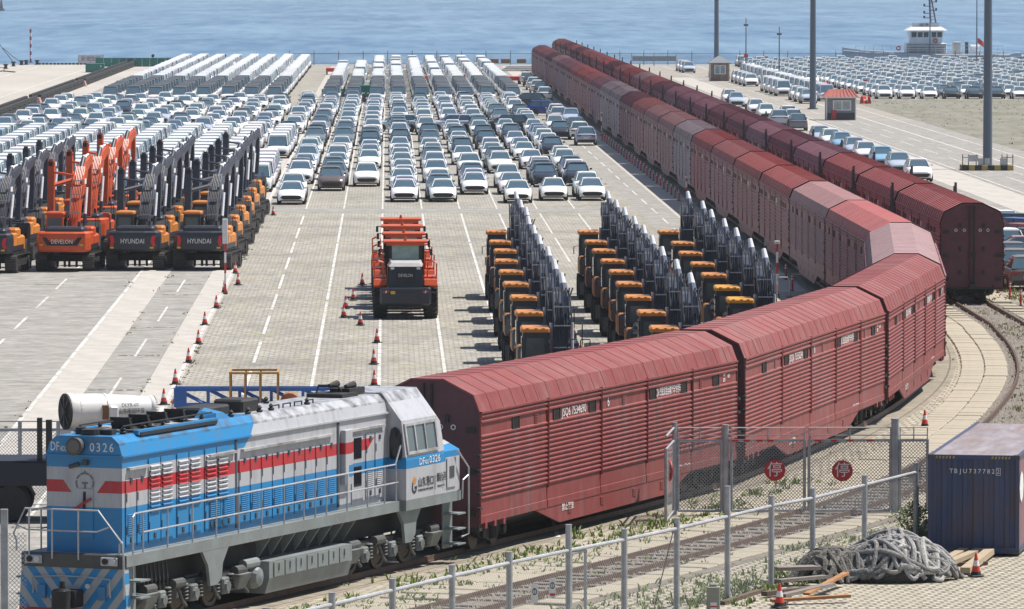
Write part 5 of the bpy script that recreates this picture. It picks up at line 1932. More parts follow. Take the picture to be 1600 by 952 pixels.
    P.append(('bucket', MB().prism([(5.0, .3), (6.3, .12), (6.3, .18), (5.3, .45), (5.2, .9), (5.6, 1.3), (5.5, 1.35), (5.0, 1.0)], 'x', -1.4, 1.4).mesh('bucket', m_black), None, None, []))
    return P


TPL_LD = loader_parts()
for k in range(4):
    o = thing('wheel_loader', f'orange wheel loader with dark radiator end, {["foremost of the line, full rear view", "second in line behind the foremost", "third in line", "last in line"][k]}', 'loader', (.78 - .05 * k, 277.6 + 8.3 * k, .014), 0, 'wheel loaders parked in a line')
    stamp(o, TPL_LD)

# ================================================================== CARS AND VANS
m_car = mat('car_paint', None, .22, var=.03, spec=.6)
m_cglass = mat('car_glass', (.06, .11, .15), .05, var=.08, spec=1.0)
m_lampw = mat('headlamp_lens_car', (.55, .58, .62), .12, var=.05)
m_roofd = mat('van_dark_roof', (.10, .105, .115), .4, var=.08)
m_tail = mat('tail_lamp', (.25, .01, .012), .25, var=.05)


def body_loft(st):
    rings = []
    for (y, zt, w_, zb, zs) in st:
        h = [(0, zt), (.55 * w_, zt - .01), (.86 * w_, zt - .05), (.97 * w_, zt - .14), (w_, zs), (.99 * w_, .45), (.93 * w_, zb)]
        rings.append([(x, y, z) for x, z in h] + [(-x, y, z) for x, z in reversed(h[1:])])
    return MB().loft(rings)


def car_shape(kind):
    """forward is +Y; returns lofts for body, glass house, roof and small parts"""
    if kind == 'suv':
        L2, H, w_ = 2.35, 1.64, .94
        st = [(-2.35, .98, .84, .42, .7), (-2.28, 1.06, .90, .34, .72), (-1.7, 1.15, .94, .24, .72), (0, 1.14, .94, .22, .72), (.95, 1.13, .94, .22, .72), (1.3, 1.08, .94, .24, .72), (1.9, .95, .92, .24, .70), (2.2, .86, .87, .26, .62), (2.33, .72, .78, .32, .56)]
        base = (-2.2, 1.12, .82, 1.13)
        roof = (-1.75, .30, .64, H)
    elif kind == 'sedan':
        L2, H, w_ = 2.4, 1.47, .92
        st = [(-2.4, .92, .80, .42, .66), (-2.32, 1.0, .87, .34, .68), (-1.7, 1.05, .92, .24, .68), (0, 1.03, .92, .22, .68), (1.0, 1.02, .92, .22, .68), (1.35, .96, .92, .24, .68), (1.95, .83, .90, .24, .64), (2.25, .74, .84, .26, .56), (2.38, .62, .74, .32, .5)]
        base = (-1.95, 1.2, .80, 1.02)
        roof = (-.95, .25, .60, H)
    else:
        L2, H, w_ = 2.55, 1.95, .94
        st = [(-2.5, 1.1, .90, .4, .75), (-2.45, 1.15, .93, .32, .78), (-1.6, 1.16, .95, .26, .78), (0, 1.14, .95, .24, .78), (1.3, 1.12, .95, .24, .78), (1.75, 1.08, .95, .25, .78), (2.2, 1.0, .93, .26, .74), (2.45, .88, .88, .28, .62), (2.53, .75, .8, .34, .56)]
        base = (-2.42, 1.95, .88, 1.12)
        roof = (-2.25, 1.15, .76, H)
    y0, y1, bw, bz = base
    r0, r1, rw, rz_ = roof
    gh = [(-bw, y0, bz - .04), (bw, y0, bz - .04), (bw * 1.02, y1 - .35, bz - .04), (bw * .93, y1, bz - .04), (-bw * .93, y1, bz - .04), (-bw * 1.02, y1 - .35, bz - .04)]
    gr = [(-rw, r0, rz_ - .05), (rw, r0, rz_ - .05), (rw, r1 - .15, rz_ - .03), (rw * .93, r1, rz_ - .06), (-rw * .93, r1, rz_ - .06), (-rw, r1 - .15, rz_ - .03)]
    glass = MB().loft([gh, gr])
    e = .02
    dr = .165 if kind != 'van' else .18
    rb_ = [(-rw - e, r0 - .05, rz_ - dr), (rw + e, r0 - .05, rz_ - dr), (rw + e + .02, r1 - .08, rz_ - dr), (rw * .96, r1 + .10, rz_ - dr), (-rw * .96, r1 + .10, rz_ - dr), (-rw - e - .02, r1 - .08, rz_ - dr)]
    rt = [(x * .9, y * .97 + .0, rz_ - .005 if i not in (3, 4) else rz_ - .03) for i, (x, y, z) in enumerate(rb_)]
    rpk = [(x * .5, y * .9, rz_ + .02) for i, (x, y, z) in enumerate(rb_)]
    roofm = MB().loft([rb_, rt, rpk])
    # pillars
    for sx in (-1, 1):
        for (a, b_, wd) in (((bw * .93 * sx, y1, bz - .02), (rw * .93 * sx, r1, rz_ - .05), .045), ((bw * 1.0 * sx, y0 + .02, bz - .02), (rw * sx, r0, rz_ - .05), .09),
                            ((bw * 1.015 * sx, (y0 + y1) / 2 - .1, bz - .02), ((rw + .005) * sx, (r0 + r1) / 2 - .1, rz_ - .06), .04)):
            a, b_ = Vector(a), Vector(b_)
            roofm.hexa([(a.x - .02, a.y - wd, a.z), (a.x + .02, a.y - wd, a.z), (a.x + .02, a.y + wd, a.z), (a.x - .02, a.y + wd, a.z), (b_.x - .02, b_.y - wd, b_.z), (b_.x + .02, b_.y - wd, b_.z), (b_.x + .02, b_.y + wd, b_.z), (b_.x - .02, b_.y + wd, b_.z)])
    body = body_loft(st)
    wheels = []
    wb = 1.38 if kind != 'van' else 1.55
    for yw in (-wb, wb):
        for sx in (-1, 1):
            wheels.append((sx, yw))
    # face: grille, lower intake, lamps
    fy, fz = st[-1][0], st[-1][1]
    gri = MB()
    gy = st[-2][0]
    gri.prism([(-.62, .40), (-.52, .34), (.52, .34), (.62, .40), (.70, .52), (.58, .60), (-.58, .60), (-.70, .52)], 'y', gy + .10, gy + .155 if kind != 'sedan' else gy + .16)
    gri.box(-.75, .75, gy - .2, gy + .06, .2, .31)
    lam = MB()
    for sx in (-1, 1):
        z0 = fz - .09
        lam.hexa([(sx * .50, gy + .12, z0 - .02), (sx * .84, gy - .03, z0 + .02), (sx * .84, gy - .12, z0 + .02), (sx * .50, gy - .02, z0 - .02), (sx * .48, gy + .10, z0 + .05), (sx * .85, gy - .08, z0 + .11), (sx * .85, gy - .16, z0 + .11), (sx * .48, gy - .02, z0 + .06)])
    mir = MB()
    for sx in (-1, 1):
        mir.hexa([(sx * (bw + .05), y1 - .42, bz - .02), (sx * (bw + .24), y1 - .40, bz + .01), (sx * (bw + .24), y1 - .30, bz + .01), (sx * (bw + .05), y1 - .28, bz - .02), (sx * (bw + .06), y1 - .42, bz + .12), (sx * (bw + .23), y1 - .40, bz + .12), (sx * (bw + .23), y1 - .31, bz + .12), (sx * (bw + .06), y1 - .28, bz + .12)])
    ry = st[0][0]
    tl = MB().box(-.82, -.45, ry - .03, ry + .1, .82, .93).box(.45, .82, ry - .03, ry + .1, .82, .93)
    if kind != 'sedan':
        tl.box(-.5, .5, ry - .02, ry + .05, .86, .90)
    rbm = MB().box(-.78, .78, ry - .04, ry + .2, .3, .52)
    plate = MB().box(-.25, .25, ry - .035, ry + .02, .60, .74)
    arch = MB()
    for sx, yw in wheels:
        arch.cyl((sx * (w_ - .12), yw, .36), (sx * (w_ + .012), yw, .36), .40, n=14)
    wm = []
    for sx, yw in wheels:
        mb = MB().lathe([(.2, -.11), (.31, -.115), (.345, -.08), (.345, .08), (.31, .115), (.2, .11)], 16, axis='x', c=(sx * (w_ - .08), yw, .345))
        mb.lathe([(.02, .08), (.2, .09), (.22, .105), (.02, .1)], 10, axis='x', c=(sx * (w_ - .08), yw, .345), mi=1)
        wm.append(mb)
    return dict(body=body, glass=glass, roof=roofm, grille=gri, lamps=lam, mirror=mir, tail=tl, bumper=rbm, plate=plate, arch=arch, wheels=wm)


def car_tpl(kind, dark_roof=False):
    s_ = car_shape(kind)
    P = [('body', s_['body'].mesh('body', m_car, True), 'p', None, [('wheel_arch', s_['arch'].mesh('wheel_arch', m_black), None)]),
         ('cabin_glass', s_['glass'].mesh('cabin_glass', m_cglass), None, None, []),
         ('roof', s_['roof'].mesh('roof', m_roofd if dark_roof else m_car), 'p', None, []),
         ('grille', s_['grille'].mesh('grille', m_black), None, None, []),
         *isl('headlight', s_['lamps'], m_lampw), *isl('mirror', s_['mirror'], m_car, 'p'), *isl('tail_light', s_['tail'], m_tail),
         ('rear_bumper', s_['bumper'].mesh('rear_bumper', m_black), None, None, [('number_plate', s_['plate'].mesh('number_plate', m_white), None)])]
    for w_ in s_['wheels']:
        P.append(('wheel', w_.mesh('wheel', [m_rubber, m_dkgrey]), None, None, []))
    return P


def car_far(kind, dark_roof=False):
    s_ = car_shape(kind)
    mb = MB()
    for key, mi in (('body', 0), ('glass', 1), ('roof', 2 if dark_roof else 0), ('grille', 3), ('arch', 3), ('tail', 4), ('lamps', 5), ('mirror', 0)):
        mb.add(s_[key].v, s_[key].f, mi)
    for sx, yw in ((-1, -1.4), (1, -1.4), (-1, 1.4), (1, 1.4)):
        mb.cyl((sx * .75, yw, .345), (sx * .95, yw, .345), .345, n=10, mi=3)
    return mb


FAR_MATS = [m_car, m_cglass, m_roofd, m_rubber, m_tail, m_lampw]
TPL = {k: car_tpl(k) for k in ('suv', 'sedan', 'van')}
FAR = {}
for k in ('suv', 'sedan', 'van'):
    for d in (False, True):
        FAR[(k, d)] = car_far(k, d)
FARM = {k: v.mesh('car_shell', FAR_MATS) for k, v in FAR.items()}

CW = {'W': ((.84, .84, .84), 'white'), 'S': ((.44, .50, .60), 'silver-blue'), 'D': ((.035, .042, .06), 'dark'), 'G': ((.17, .19, .22), 'grey'), 'B': ((.015, .04, .22), 'deep blue'),
      'R': ((.30, .015, .025), 'red'), 'Z': ((.13, .105, .095), 'bronze'), 'L': ((.25, .42, .62), 'pale blue'), 'P': ((.42, .2, .22), 'dusty pink')}
VAN_COUNT = [0]


PLACED = []


def put_car(kind, col, x, y, rz, label, group, near, dark=False, cat=None):
    c = tuple(v * random.uniform(.93, 1.04) for v in CW[col][0])
    PLACED.append((y, kind, col, x, rz, label, group, near, dark, cat or ('van' if kind == 'van' else 'car'), c))


def place_all():
    """the 300 vehicles of a kind that show largest become things, the rest of that kind one mass"""
    for cat in ('car', 'van', 'light van'):
        rows = sorted([p for p in PLACED if p[9] == cat], key=lambda p: p[0])
        name = {'car': 'parked_car', 'van': 'parked_van', 'light van': 'light_van'}[cat]
        for (y, kind, col, x, rz, label, group, near, dark, _, c) in rows[:298]:
            if near:
                o = thing(name, label, cat, (x, y, .014), rz, group)
                stamp(o, TPL[kind], {'p': c})
            else:
                thing(name, label, cat, (x, y, .014), rz, group, FARM[(kind, dark)], c)
        rest = rows[298:]
        if not rest:
            continue
        tints = {'W': 0, 'S': 6, 'D': 8, 'G': 7, 'Z': 8, 'B': 8, 'R': 8, 'L': 6, 'P': 6}
        V, F, Mi, off = [], [], [], 0
        for (y, kind, col, x, rz, label, group, near, dark, _, c) in rest:
            sh = FAR[(kind, dark)]
            v = np.array(sh.v)
            ca, sa = math.cos(rz), math.sin(rz)
            v = np.stack([v[:, 0] * ca - v[:, 1] * sa + x, v[:, 0] * sa + v[:, 1] * ca + y, v[:, 2] + .014], 1)
            V.append(v)
            F.extend([tuple(i + off for i in f_) for f_ in sh.f])
            Mi.extend([tints[col] if m_ == 0 else m_ for m_ in sh.m])
            off += len(v)
        me = bpy.data.meshes.new(name + 's')
        me.from_pydata(np.concatenate(V).tolist(), [], F)
        for m_ in MASS_MATS:
            me.materials.append(m_)
        me.polygons.foreach_set('material_index', Mi)
        o = new(name + 's', me, kind='stuff')
        o['label'] = f'mass of {cat}s filling the far rows of the port'
        print(cat, len(rows), 'mass', len(rest))


def gy(yroof, h=1.5):
    """distance of something whose top, h metres up, shows at image row yroof"""
    return 9700.0 * (CAM_H - h) / (yroof + 48.0)


# ---- car park beside the train: columns read off the photograph (rows of roofs, colours)
MID = [
    (-6.35, [(540, 'W'), (490, 'W'), (375, 'W'), (352, 'G'), (290, 'W'), (240, 'S'), (205, 'W'), (170, 'W'), (135, 'W'), (72, 'G'), (45, 'D')]),
    (-3.95, [(430, 'Z'), (388, 'G'), (340, 'G'), (280, 'W'), (235, 'W'), (195, 'W'), (135, 'W'), (72, 'G'), (15, 'G')]),
    (-1.46, [(395, 'W'), (255, 'W'), (205, 'W'), (165, 'W'), (100, 'D'), (68, 'G'), (35, 'W')]),
    (1.1, [(520, 'W'), (490, 'W'), (425, 'W'), (395, 'W'), (340, 'W'), (280, 'W'), (235, 'W'), (200, 'W'), (140, 'W'), (85, 'D'), (30, 'W')]),
    (3.62, [(520, 'W'), (498, 'G'), (430, 'W'), (365, 'W'), (295, 'W'), (248, 'G'), (190, 'W'), (150, 'W'), (95, 'G'), (35, 'D')]),
    (6.1, [(460, 'W'), (425, 'W'), (395, 'G'), (305, 'W'), (220, 'W'), (165, 'D'), (128, 'W'), (90, 'W'), (60, 'D'), (15, 'W')]),
    (8.6, [(530, 'W'), (460, 'W'), (405, 'W'), (290, 'W'), (250, 'G'), (190, 'W'), (165, 'W'), (95, 'D'), (48, 'D')]),
    (11.2, [(510, 'W'), (400, 'D'), (368, 'G'), (340, 'W'), (255, 'W'), (185, 'W'), (145, 'W'), (90, 'W'), (40, 'D')]),
    (13.75, [(510, 'W'), (480, 'W'), (390, 'D'), (368, 'W'), (335, 'G'), (270, 'W'), (222, 'W'), (155, 'D'), (125, 'W'), (85, 'W')]),
]
CN = ['on the edge of the concrete lane', 'second from the concrete lane', 'third from the concrete lane', 'fourth from the concrete lane', 'fifth from the concrete lane', 'fourth from the rails', 'third from the rails', 'second from the rails', 'next to the rails']
ncar = 0
GM = 'cars in the columns beside the straight train'
for ci, (X, rows) in enumerate(MID):
    ys = [(gy(190 + r_ / 5.714), c) for r_, c in rows]
    last = ys[-1][0]
    # the far part of the column, up to the rows of vans
    y = last
    while True:
        y += random.choice((9.5, 11.5, 12.5, 16, 24)) if y < 640 else random.choice((10, 12, 16))
        if y > 716:
            break
        ys.append((y, 'W' if random.random() < (.55 if y < 560 else .86) else random.choice('DGGS')))
    for k, (y, c) in enumerate(ys):
        near = y < 540
        kind = 'suv' if c in 'DGZ' or random.random() < .25 else 'sedan'
        lab = f'{CW[c][1]} car, {"front" if k == 0 else ORD[k + 1]} of the column {CN[ci]}' + (', bare paving ahead' if k == 0 else '')
        put_car(kind, c, X + random.uniform(-.12, .12), y + 2.3, math.pi + random.uniform(-.012, .012), lab, GM, near)
        ncar += 1
# cars standing crosswise between the columns, and the pair facing away by the rails
for (px, py, c, lab) in ((619, 206, 'S', 'silver-blue car parked crosswise between the columns, the one by the concrete lane'), (705, 206, 'S', 'silver-blue car parked crosswise between the columns, the one by the rails'),
                         (790, 206, 'D', 'dark car parked crosswise behind the white columns'), (822, 168, 'D', 'dark blue-black car parked crosswise in the upper rows'), (856, 181, 'B', 'deep blue car parked crosswise beside the red train')):
    x, y = G(px, py)
    put_car('suv', c, x, y, math.pi / 2 * (1 if c != 'B' else -1), lab, 'cars parked crosswise', True)
for (px, py, c, rz, lab) in ((916, 228, 'S', 0, 'silver-blue car seen from behind beside the bollards and train'), (906, 219, 'W', 0, 'white car just ahead of the silver-blue one beside the bollards'), (900, 211, 'G', 0, 'grey car two ahead of the silver-blue one beside the bollards'),
                             (876, 218, 'D', math.pi, 'dark car facing the viewer next to the silver-blue one beside the bollards'), (868, 208, 'W', math.pi, 'white car behind the dark one beside the bollards'), (893, 196, 'S', math.pi, 'silver car with blue windscreen beside the train'),
                             (873, 193, 'W', 0, 'white tall car behind the crosswise deep blue car'), (869, 188, 'W', 0, 'white car second behind the crosswise deep blue car'), (851, 158, 'W', 0, 'white car seen from behind, near end of the short row by the train'),
                             (846, 151, 'D', 0, 'dark car second in the short row by the train'), (840, 146, 'W', 0, 'white car third in the short row by the train'), (834, 141, 'W', 0, 'white car fourth in the short row by the train'), (829, 136, 'D', 0, 'dark car fifth in the short row by the train'), (823, 132, 'W', 0, 'white car last in the short row by the train')):
    x, y = G(px, py)
    put_car('suv', c, x, y + 2.3, rz, lab, 'cars beside the straight train', y < 600)
    ncar += 1

# ---- vans in front of the sea fence
GV = 'vans in rows before the sea fence'
nvan = 0
LX = [-9.0 - 2.74 * k for k in range(10)]
VX_MID = [-6.6, -3.9, -1.3, 1.2, 3.9, 6.5, 9.0, 11.6, 14.6]
for ci, X in enumerate(LX[2:] + VX_MID):
    left = ci < 8
    y = 720 + random.uniform(0, 6)
    k = 0
    yend = 1000 if left else (930 if ci < 10 else 985)
    while y < yend:
        dark = y < (797 if left else 795)
        step = 8.7 if dark else 8.2
        if not left and random.random() < .12 and y > 850:
            y += step * 2
        place = f'column {ORD[ci + 1] if left else ORD[ci - 7]} {"counted from the bare lane outwards" if left else "counted across the middle lot"}'
        place = f'{ORD[8 - ci]} column from the tyre barrier' if left else f'{ORD[18 - ci - 1]} column from the train end'
        lab = f'{"dark" if dark else "white"}-roofed white van, {"front" if k == 0 else ORD[k + 1]} in the {place}'
        put_car('van', 'W', X + (1.3 if left else 0) + random.uniform(-.1, .1), y + 2.5, math.pi, lab, GV, False, dark)
        nvan += 1
        k += 1
        y += step + random.uniform(-.4, .4)

# ---- tightly packed light vans behind the crawler excavators
GP = 'packed light vans behind the crawler excavators'
npk = 0
for ci, X in enumerate(LX):
    y = (438 if ci == 0 else 405) + random.uniform(0, 5)
    if ci == 0:
        y = 434
    k = 0
    while y < 553:
        if not (ci == 0 and 470 < y < 505):
            lab = f'white light van {"at the front" if k == 0 else ORD[k + 1] + " from the front"} of the {ORD[ci + 1]} packed column from the kerb lane'
            c = 'W' if random.random() < .93 else 'S'
            put_car('van', c, X + random.uniform(-.08, .08), y + 2.5, math.pi, lab.replace('white', CW[c][1]), GP, y < 470 and False, False, 'light van')
            npk += 1
            k += 1
        y += 8.6 + random.uniform(-.3, .3)

# ---- loose rows of cars between the packed vans and the dark-roofed vans
GS = 'cars in the loose rows before the dark-roofed vans'
for ci, X in enumerate(LX + [-36.2]):
    y = 566 + random.uniform(0, 12)
    k = 0
    while y < 712:
        c = random.choice('WWWWWWWGDS') if y > 590 else random.choice('WWGSWD')
        lab = f'{CW[c][1]} car, {"front" if k == 0 else ORD[k + 1]} of the {ORD[ci + 1]} loose column from the kerb lane'
        put_car('suv' if random.random() < .4 else 'sedan', c, X + random.uniform(-.3, .3), y, math.pi, lab, GS, False)
        ncar += 1
        k += 1
        y += random.choice((10.5, 12, 14, 18))

# ---- row between the straight train and the lane, and cars at the right edge
GR = 'cars parked along the far side of the straight train'
for i, (px, py, c) in enumerate(((1434, 283, 'W'), (1404, 272, 'S'), (1378, 262, 'L'), (1352, 253, 'W'), (1335, 246, 'S'), (1315, 237, 'L'), (1298, 231, 'W'), (1282, 226, 'S'))):
    x, y = G(px, py)
    put_car('suv', c, x, y, math.pi, f'{CW[c][1]} car, {ORD[i + 1]} in the row behind the straight train', GR, True)
for i, (px, py, c, rz) in enumerate(((1245, 204, 'G', 0), (1238, 196, 'W', 0), (1230, 190, 'W', 0), (1216, 197, 'S', 0), (1197, 187, 'W', math.pi), (1181, 179, 'W', math.pi), (1150, 167, 'S', math.pi), (1140, 162, 'W', math.pi))):
    x, y = G(px, py)
    put_car('suv', c, x, y, rz, f'{CW[c][1]} car, {ORD[i + 1]} of the loose group between the train and the red-roofed booth', 'cars between the train and the booth', False)
for i, (px, py, c, rz, kd) in enumerate(((1600, 452, 'Z', 0, 'suv'), (1584, 440, 'Z', 0, 'suv'), (1577, 428, 'Z', 0, 'suv'), (1592, 418, 'P', 1.57, 'suv'), (1570, 404, 'W', 0, 'suv'), (1592, 396, 'R', .5, 'suv'), (1583, 386, 'B', .6, 'suv'), (1572, 378, 'D', .9, 'suv'), (1567, 368, 'W', 0, 'sedan'), (1604, 404, 'D', .4, 'suv'))):
    x, y = G(px, py)
    put_car(kd, c, x, y, rz, f'{CW[c][1]} car, {ORD[i + 1]} by the red posts past the end of the straight train', 'cars past the end of the straight train', True)

# ---- lot beyond the light masts: long rows beside the booths
GB = 'cars in the rows between the two guard booths'
for (X, y0, y1, kd) in ((48.9, 722, 742, 'suv'), (48.7, 765, 800, 'van'), (48.4, 828, 860, 'suv'), (47.6, 882, 905, 'suv'), (51.9, 735, 905, 'van'), (45.3, 935, 960, 'suv')):
    y, k = y0, 0
    while y < y1:
        c = random.choice('WWWWS')
        lab = f'{CW[c][1]} {"van" if kd == "van" else "car"}, {ORD[k + 1]} in its row {"behind the booths" if X > 51 else "by the pale road"}, {int(round(y))} paces out'
        lab = lab.rsplit(',', 1)[0] + {48.9: ' next to the tall mast', 48.7: ' just past the mast', 48.4: ' midway between the booths', 47.6: ' next to the brick booth', 51.9: '', 45.3: ' in front of the brick booth'}[X]
        put_car(kd, c, X, y, math.pi, lab, GB, False)
        ncar += 1
        k += 1
        y += 9.5
# front row individually, everything behind it as one mass
GF = 'front row of the car park beyond the masts'
for k in range(17):
    X = 59.7 + 2.72 * k
    c = 'WWWDDDWWGDWSWDWWW'[k]
    if k < 8:
        put_car('sedan' if k > 1 else 'suv', c, X, 747, math.pi, f'{CW[c][1]} car, {ORD[k + 1]} in the front row on the dry field, counted from the red-roofed booth', GF, False)
        ncar += 1
MASS_MATS = [mat('car_white_paint', (.84, .84, .84), .25, var=.05), m_cglass, m_roofd, m_rubber, m_tail, m_lampw, mat('car_silver_paint', (.44, .50, .58), .3, var=.05), mat('car_grey_paint', (.17, .19, .22), .3, var=.05), mat('car_dark_paint', (.035, .042, .05), .3, var=.05)]
for k in range(20):
    X = 57.0 + 2.72 * k
    y = 758 if k > 0 else 834
    q = 1
    while y < 1003:
        c = 'W' if random.random() < (.8 if y < 800 else .96) else random.choice('DGG')
        put_car('suv' if random.random() < .35 else 'sedan', c, X + random.uniform(-.15, .15), y, math.pi, f'{CW[c][1]} car of the far car park, row {q}', GF, False)
        q += 1
        y += 9.8 + random.uniform(-.5, .5)
place_all()

# ================================================================== YARD FURNITURE
m_conered = mat('cone_red', (.62, .045, .025), .5, var=.1)
m_conewhite = mat('cone_white', (.75, .74, .72), .5, var=.08)
m_conecol = [m_black, m_conered, m_conewhite]


def cone_tpl():
    base = MB().bevbox(-.21, .21, -.21, .21, 0, .05, .02).lathe([(.17, .05), (.15, .16)], 12)
    P = [('base', base.mesh('base', m_black), None, None, [])]
    b_ = MB().lathe([(.145, .16), (.11, .34)], 12, 0).lathe([(.075, .52), (.03, .74), (.015, .76)], 12, 0)
    w_ = MB().lathe([(.111, .34), (.08, .50)], 12).lathe([(.078, .505), (.074, .52)], 12)
    P.append(('cone_body', b_.mesh('cone_body', m_conered), None, None, []))
    P.append(('white_band', w_.mesh('white_band', m_conewhite), None, None, []))
    return P


TPL_CONE = cone_tpl()
CONES = [((372, 446), 'traffic cone beside the rearmost crawler tracks at the kerb'), ((350.6, 458), 'traffic cone at the foot of the striped pole'), ((338, 482.5), 'traffic cone, first below the striped pole on the concrete lane'),
         ((320, 509), 'traffic cone, second below the striped pole on the concrete lane'), ((310, 538.6), 'traffic cone, third below the striped pole on the concrete lane'), ((294.6, 568), 'traffic cone, fourth below the striped pole on the concrete lane'),
         ((274, 602), 'traffic cone, fifth below the striped pole on the concrete lane'), ((256, 634), 'traffic cone just above the end of the white fog cannon'), ((271, 651), 'traffic cone between the fog cannon and the blue truss'),
         ((236.6, 662), 'traffic cone half hidden behind the locomotive roof'), ((427, 337), 'traffic cone at the corner of the white van row'), ((367.6, 428), 'traffic cone next to the last amber crawler excavator'),
         ((566, 446), 'traffic cone, uppermost of the five beside the wheel loaders'), ((552, 470), 'traffic cone, second of the five beside the wheel loaders'), ((540, 483), 'traffic cone partly behind another, beside the loaders'),
         ((537, 497), 'traffic cone in front of a half-hidden one beside the loaders'), ((563, 509), 'traffic cone by the loader wheel on its shaded side'), ((589, 536.5), 'traffic cone on the white line, first in front of the loader'),
         ((584, 570), 'traffic cone on the white line, second in front of the loader'), ((584.7, 604), 'traffic cone on the white line just behind the locomotive cab'), ((1445, 669), 'traffic cone alone on the curved stone paving'),
         ((1525, 902), 'traffic cone in front of the blue container'), ((1218, 951), 'traffic cone in front of the loose planks')]
for (p, lab) in CONES:
    x, y = G(*p)
    o = thing('traffic_cone', 'red and white ' + lab, 'traffic cone', (x, y, .02), random.uniform(0, 1.5), 'red and white traffic cones')
    k = .80
    o.scale = (k, k, k)
    stamp(o, TPL_CONE)

# striped posts with sign boxes
m_redpaint = mat('red_paint', (.50, .03, .03), .5, var=.1)


def striped_post(px, py, h, box, label, n=7, r=.05, name='striped_post', group=None, boxc=m_white, cat='post'):
    x, y = G(px, py)
    o = thing(name, label, cat, (x, y, .01), 0, group)
    red, wh = MB(), MB()
    for i in range(n):
        (red if i % 2 == 0 else wh).cyl((0, 0, h * i / n), (0, 0, h * (i + 1) / n), r, n=8)
    new('red_section', red.mesh('red_section', m_redpaint), o)
    new('white_section', wh.mesh('white_section', m_conewhite), o)
    new('base', MB().cyl((0, 0, 0), (0, 0, .06), r * 2.4, n=10).mesh('base', m_black), o)
    if box:
        new('sign_box', MB().bevbox(-box[0] / 2, box[0] / 2, -.06, .06, h - box[1] * .9, h + box[1] * .1, .02).mesh('sign_box', boxc), o)
    return o


striped_post(352, 460, 3.5, (.26, 1.2), 'red and white striped post with tall white box in front of the dark excavators')
striped_post(1196, 395, 1.9, (.28, .16), 'red and white post with white lamp head beside the train, shorter of the pair', 5, group='lamp posts by the rails')
striped_post(1214, 462, 2.6, (.26, .16), 'red and white post with white lamp head beside the train, taller of the pair', 5, group='lamp posts by the rails')
striped_post(1073, 318, 1.8, (.2, .14), 'slim red and white post with lamp head at the end of the bollards', 5, group='lamp posts by the rails')
striped_post(842, 124, 2.0, (.2, .14), 'slim red and white post with lamp head near the far end of the train', 5, group='lamp posts by the rails')
striped_post(940, 212, 2.2, (.2, .14), 'slim red and white post with lamp head halfway along the train', 5, group='lamp posts by the rails')
striped_post(48, 98, 5.6, None, 'tall red and white banded beacon mast on the quay edge', 9, .17, 'beacon_mast', cat='mast')
# red flexible bollards along the train
pb_ = [('post', MB().cyl((0, 0, 0), (0, 0, .8), .05, n=8).mesh('post', m_redpaint), None, None, []), ('base', MB().cyl((0, 0, 0), (0, 0, .03), .11, n=10).mesh('base', m_black), None, None, []),
       ('reflective_band', MB().cyl((0, 0, .55), (0, 0, .62), .053, n=8).cyl((0, 0, .68), (0, 0, .74), .053, n=8).mesh('reflective_band', m_conewhite), None, None, [])]
for k in range(27):
    o = thing('bollard', f'slender red bollard beside the rails, {ORD[k + 1]} from the excavator end of the row', 'bollard', (19.62, 418 + 5.75 * k, .006), 0, 'red bollards along the train')
    stamp(o, pb_)
for (px, py, lab) in ((1559, 458, 'red flexible post next to the end wagon of the straight train'), (1578, 467, 'red flexible post between two others beside the second track'), (1595, 479, 'red flexible post at the stone edging by the frame edge'), (1216, 408, 'red post beside the lamp posts, close to the train'), (1228, 437, 'red post by the hooped barrier near the excavators'), (1238, 455, 'red post next to the bending train')):
    x, y = G(px, py)
    o = thing('bollard', lab, 'bollard', (x, y, .01), 0, 'red posts near the bend')
    stamp(o, pb_)
x, y = G(1565, 452)
o = thing('red_bucket', 'red bucket hanging on a post past the end wagon', 'bucket', (x, y, .75), 0)
new('shell', MB().lathe([(.13, -.32), (.2, 0), (.17, 0), (.11, -.28)], 12).mesh('shell', m_conered), o)
new('handle', MB().tube([(-.19, 0, 0), (-.1, 0, .14), (.1, 0, .14), (.19, 0, 0)], .012, 5).mesh('handle', m_steel), o)
x, y = G(1224, 465)
o = thing('hoop_barrier', 'thin steel hoop barrier beside the bending train', 'barrier', (x, y, .01))
new('hoop', MB().tube([(-.3, 0, 0), (-.3, 0, .8), (-.2, 0, .95), (.2, 0, .95), (.3, 0, .8), (.3, 0, 0)], .03, 6).mesh('hoop', m_steel), o)
new('foot', MB().box(-.45, -.15, -.1, .1, 0, .03).box(.15, .45, -.1, .1, 0, .03).mesh('foot', m_dkgrey), o)

# ------------------------------------------------------------------ floodlight masts, lamp posts
m_mast = mat('mast_paint', (.105, .14, .19), .5, var=.1, scale=.7, dirt=(.07, .085, .11), dirt_amt=.5)


def mast(px, py, r, h, label):
    x, y = G(px, py)
    o = thing('floodlight_mast', label, 'mast', (x, y, .01), 0, 'tall floodlight masts')
    new('pole', MB().cyl((0, 0, .1), (0, 0, h), r, r * .62, 16).mesh('pole', m_mast, True), o)
    new('base_flange', MB().cyl((0, 0, 0), (0, 0, .12), r * 1.6, n=16).mesh('base_flange', m_mast), o)
    new('service_door', MB().box(-.14, .14, -r - .012, -r + .1, .9, 1.7).mesh('service_door', m_mast), o)
    cr = MB().lathe([(1.6, h), (1.7, h + .15), (1.6, h + .3)], 16)
    new('lamp_ring', cr.mesh('lamp_ring', m_steel), o)
    for k in range(8):
        a = k * math.pi / 4
        new('floodlight', MB().bevbox(math.cos(a) * 1.9 - .3, math.cos(a) * 1.9 + .3, math.sin(a) * 1.9 - .3, math.sin(a) * 1.9 + .3, h - .35, h + .1, .05).mesh('floodlight', m_dkgrey), o)
    return o


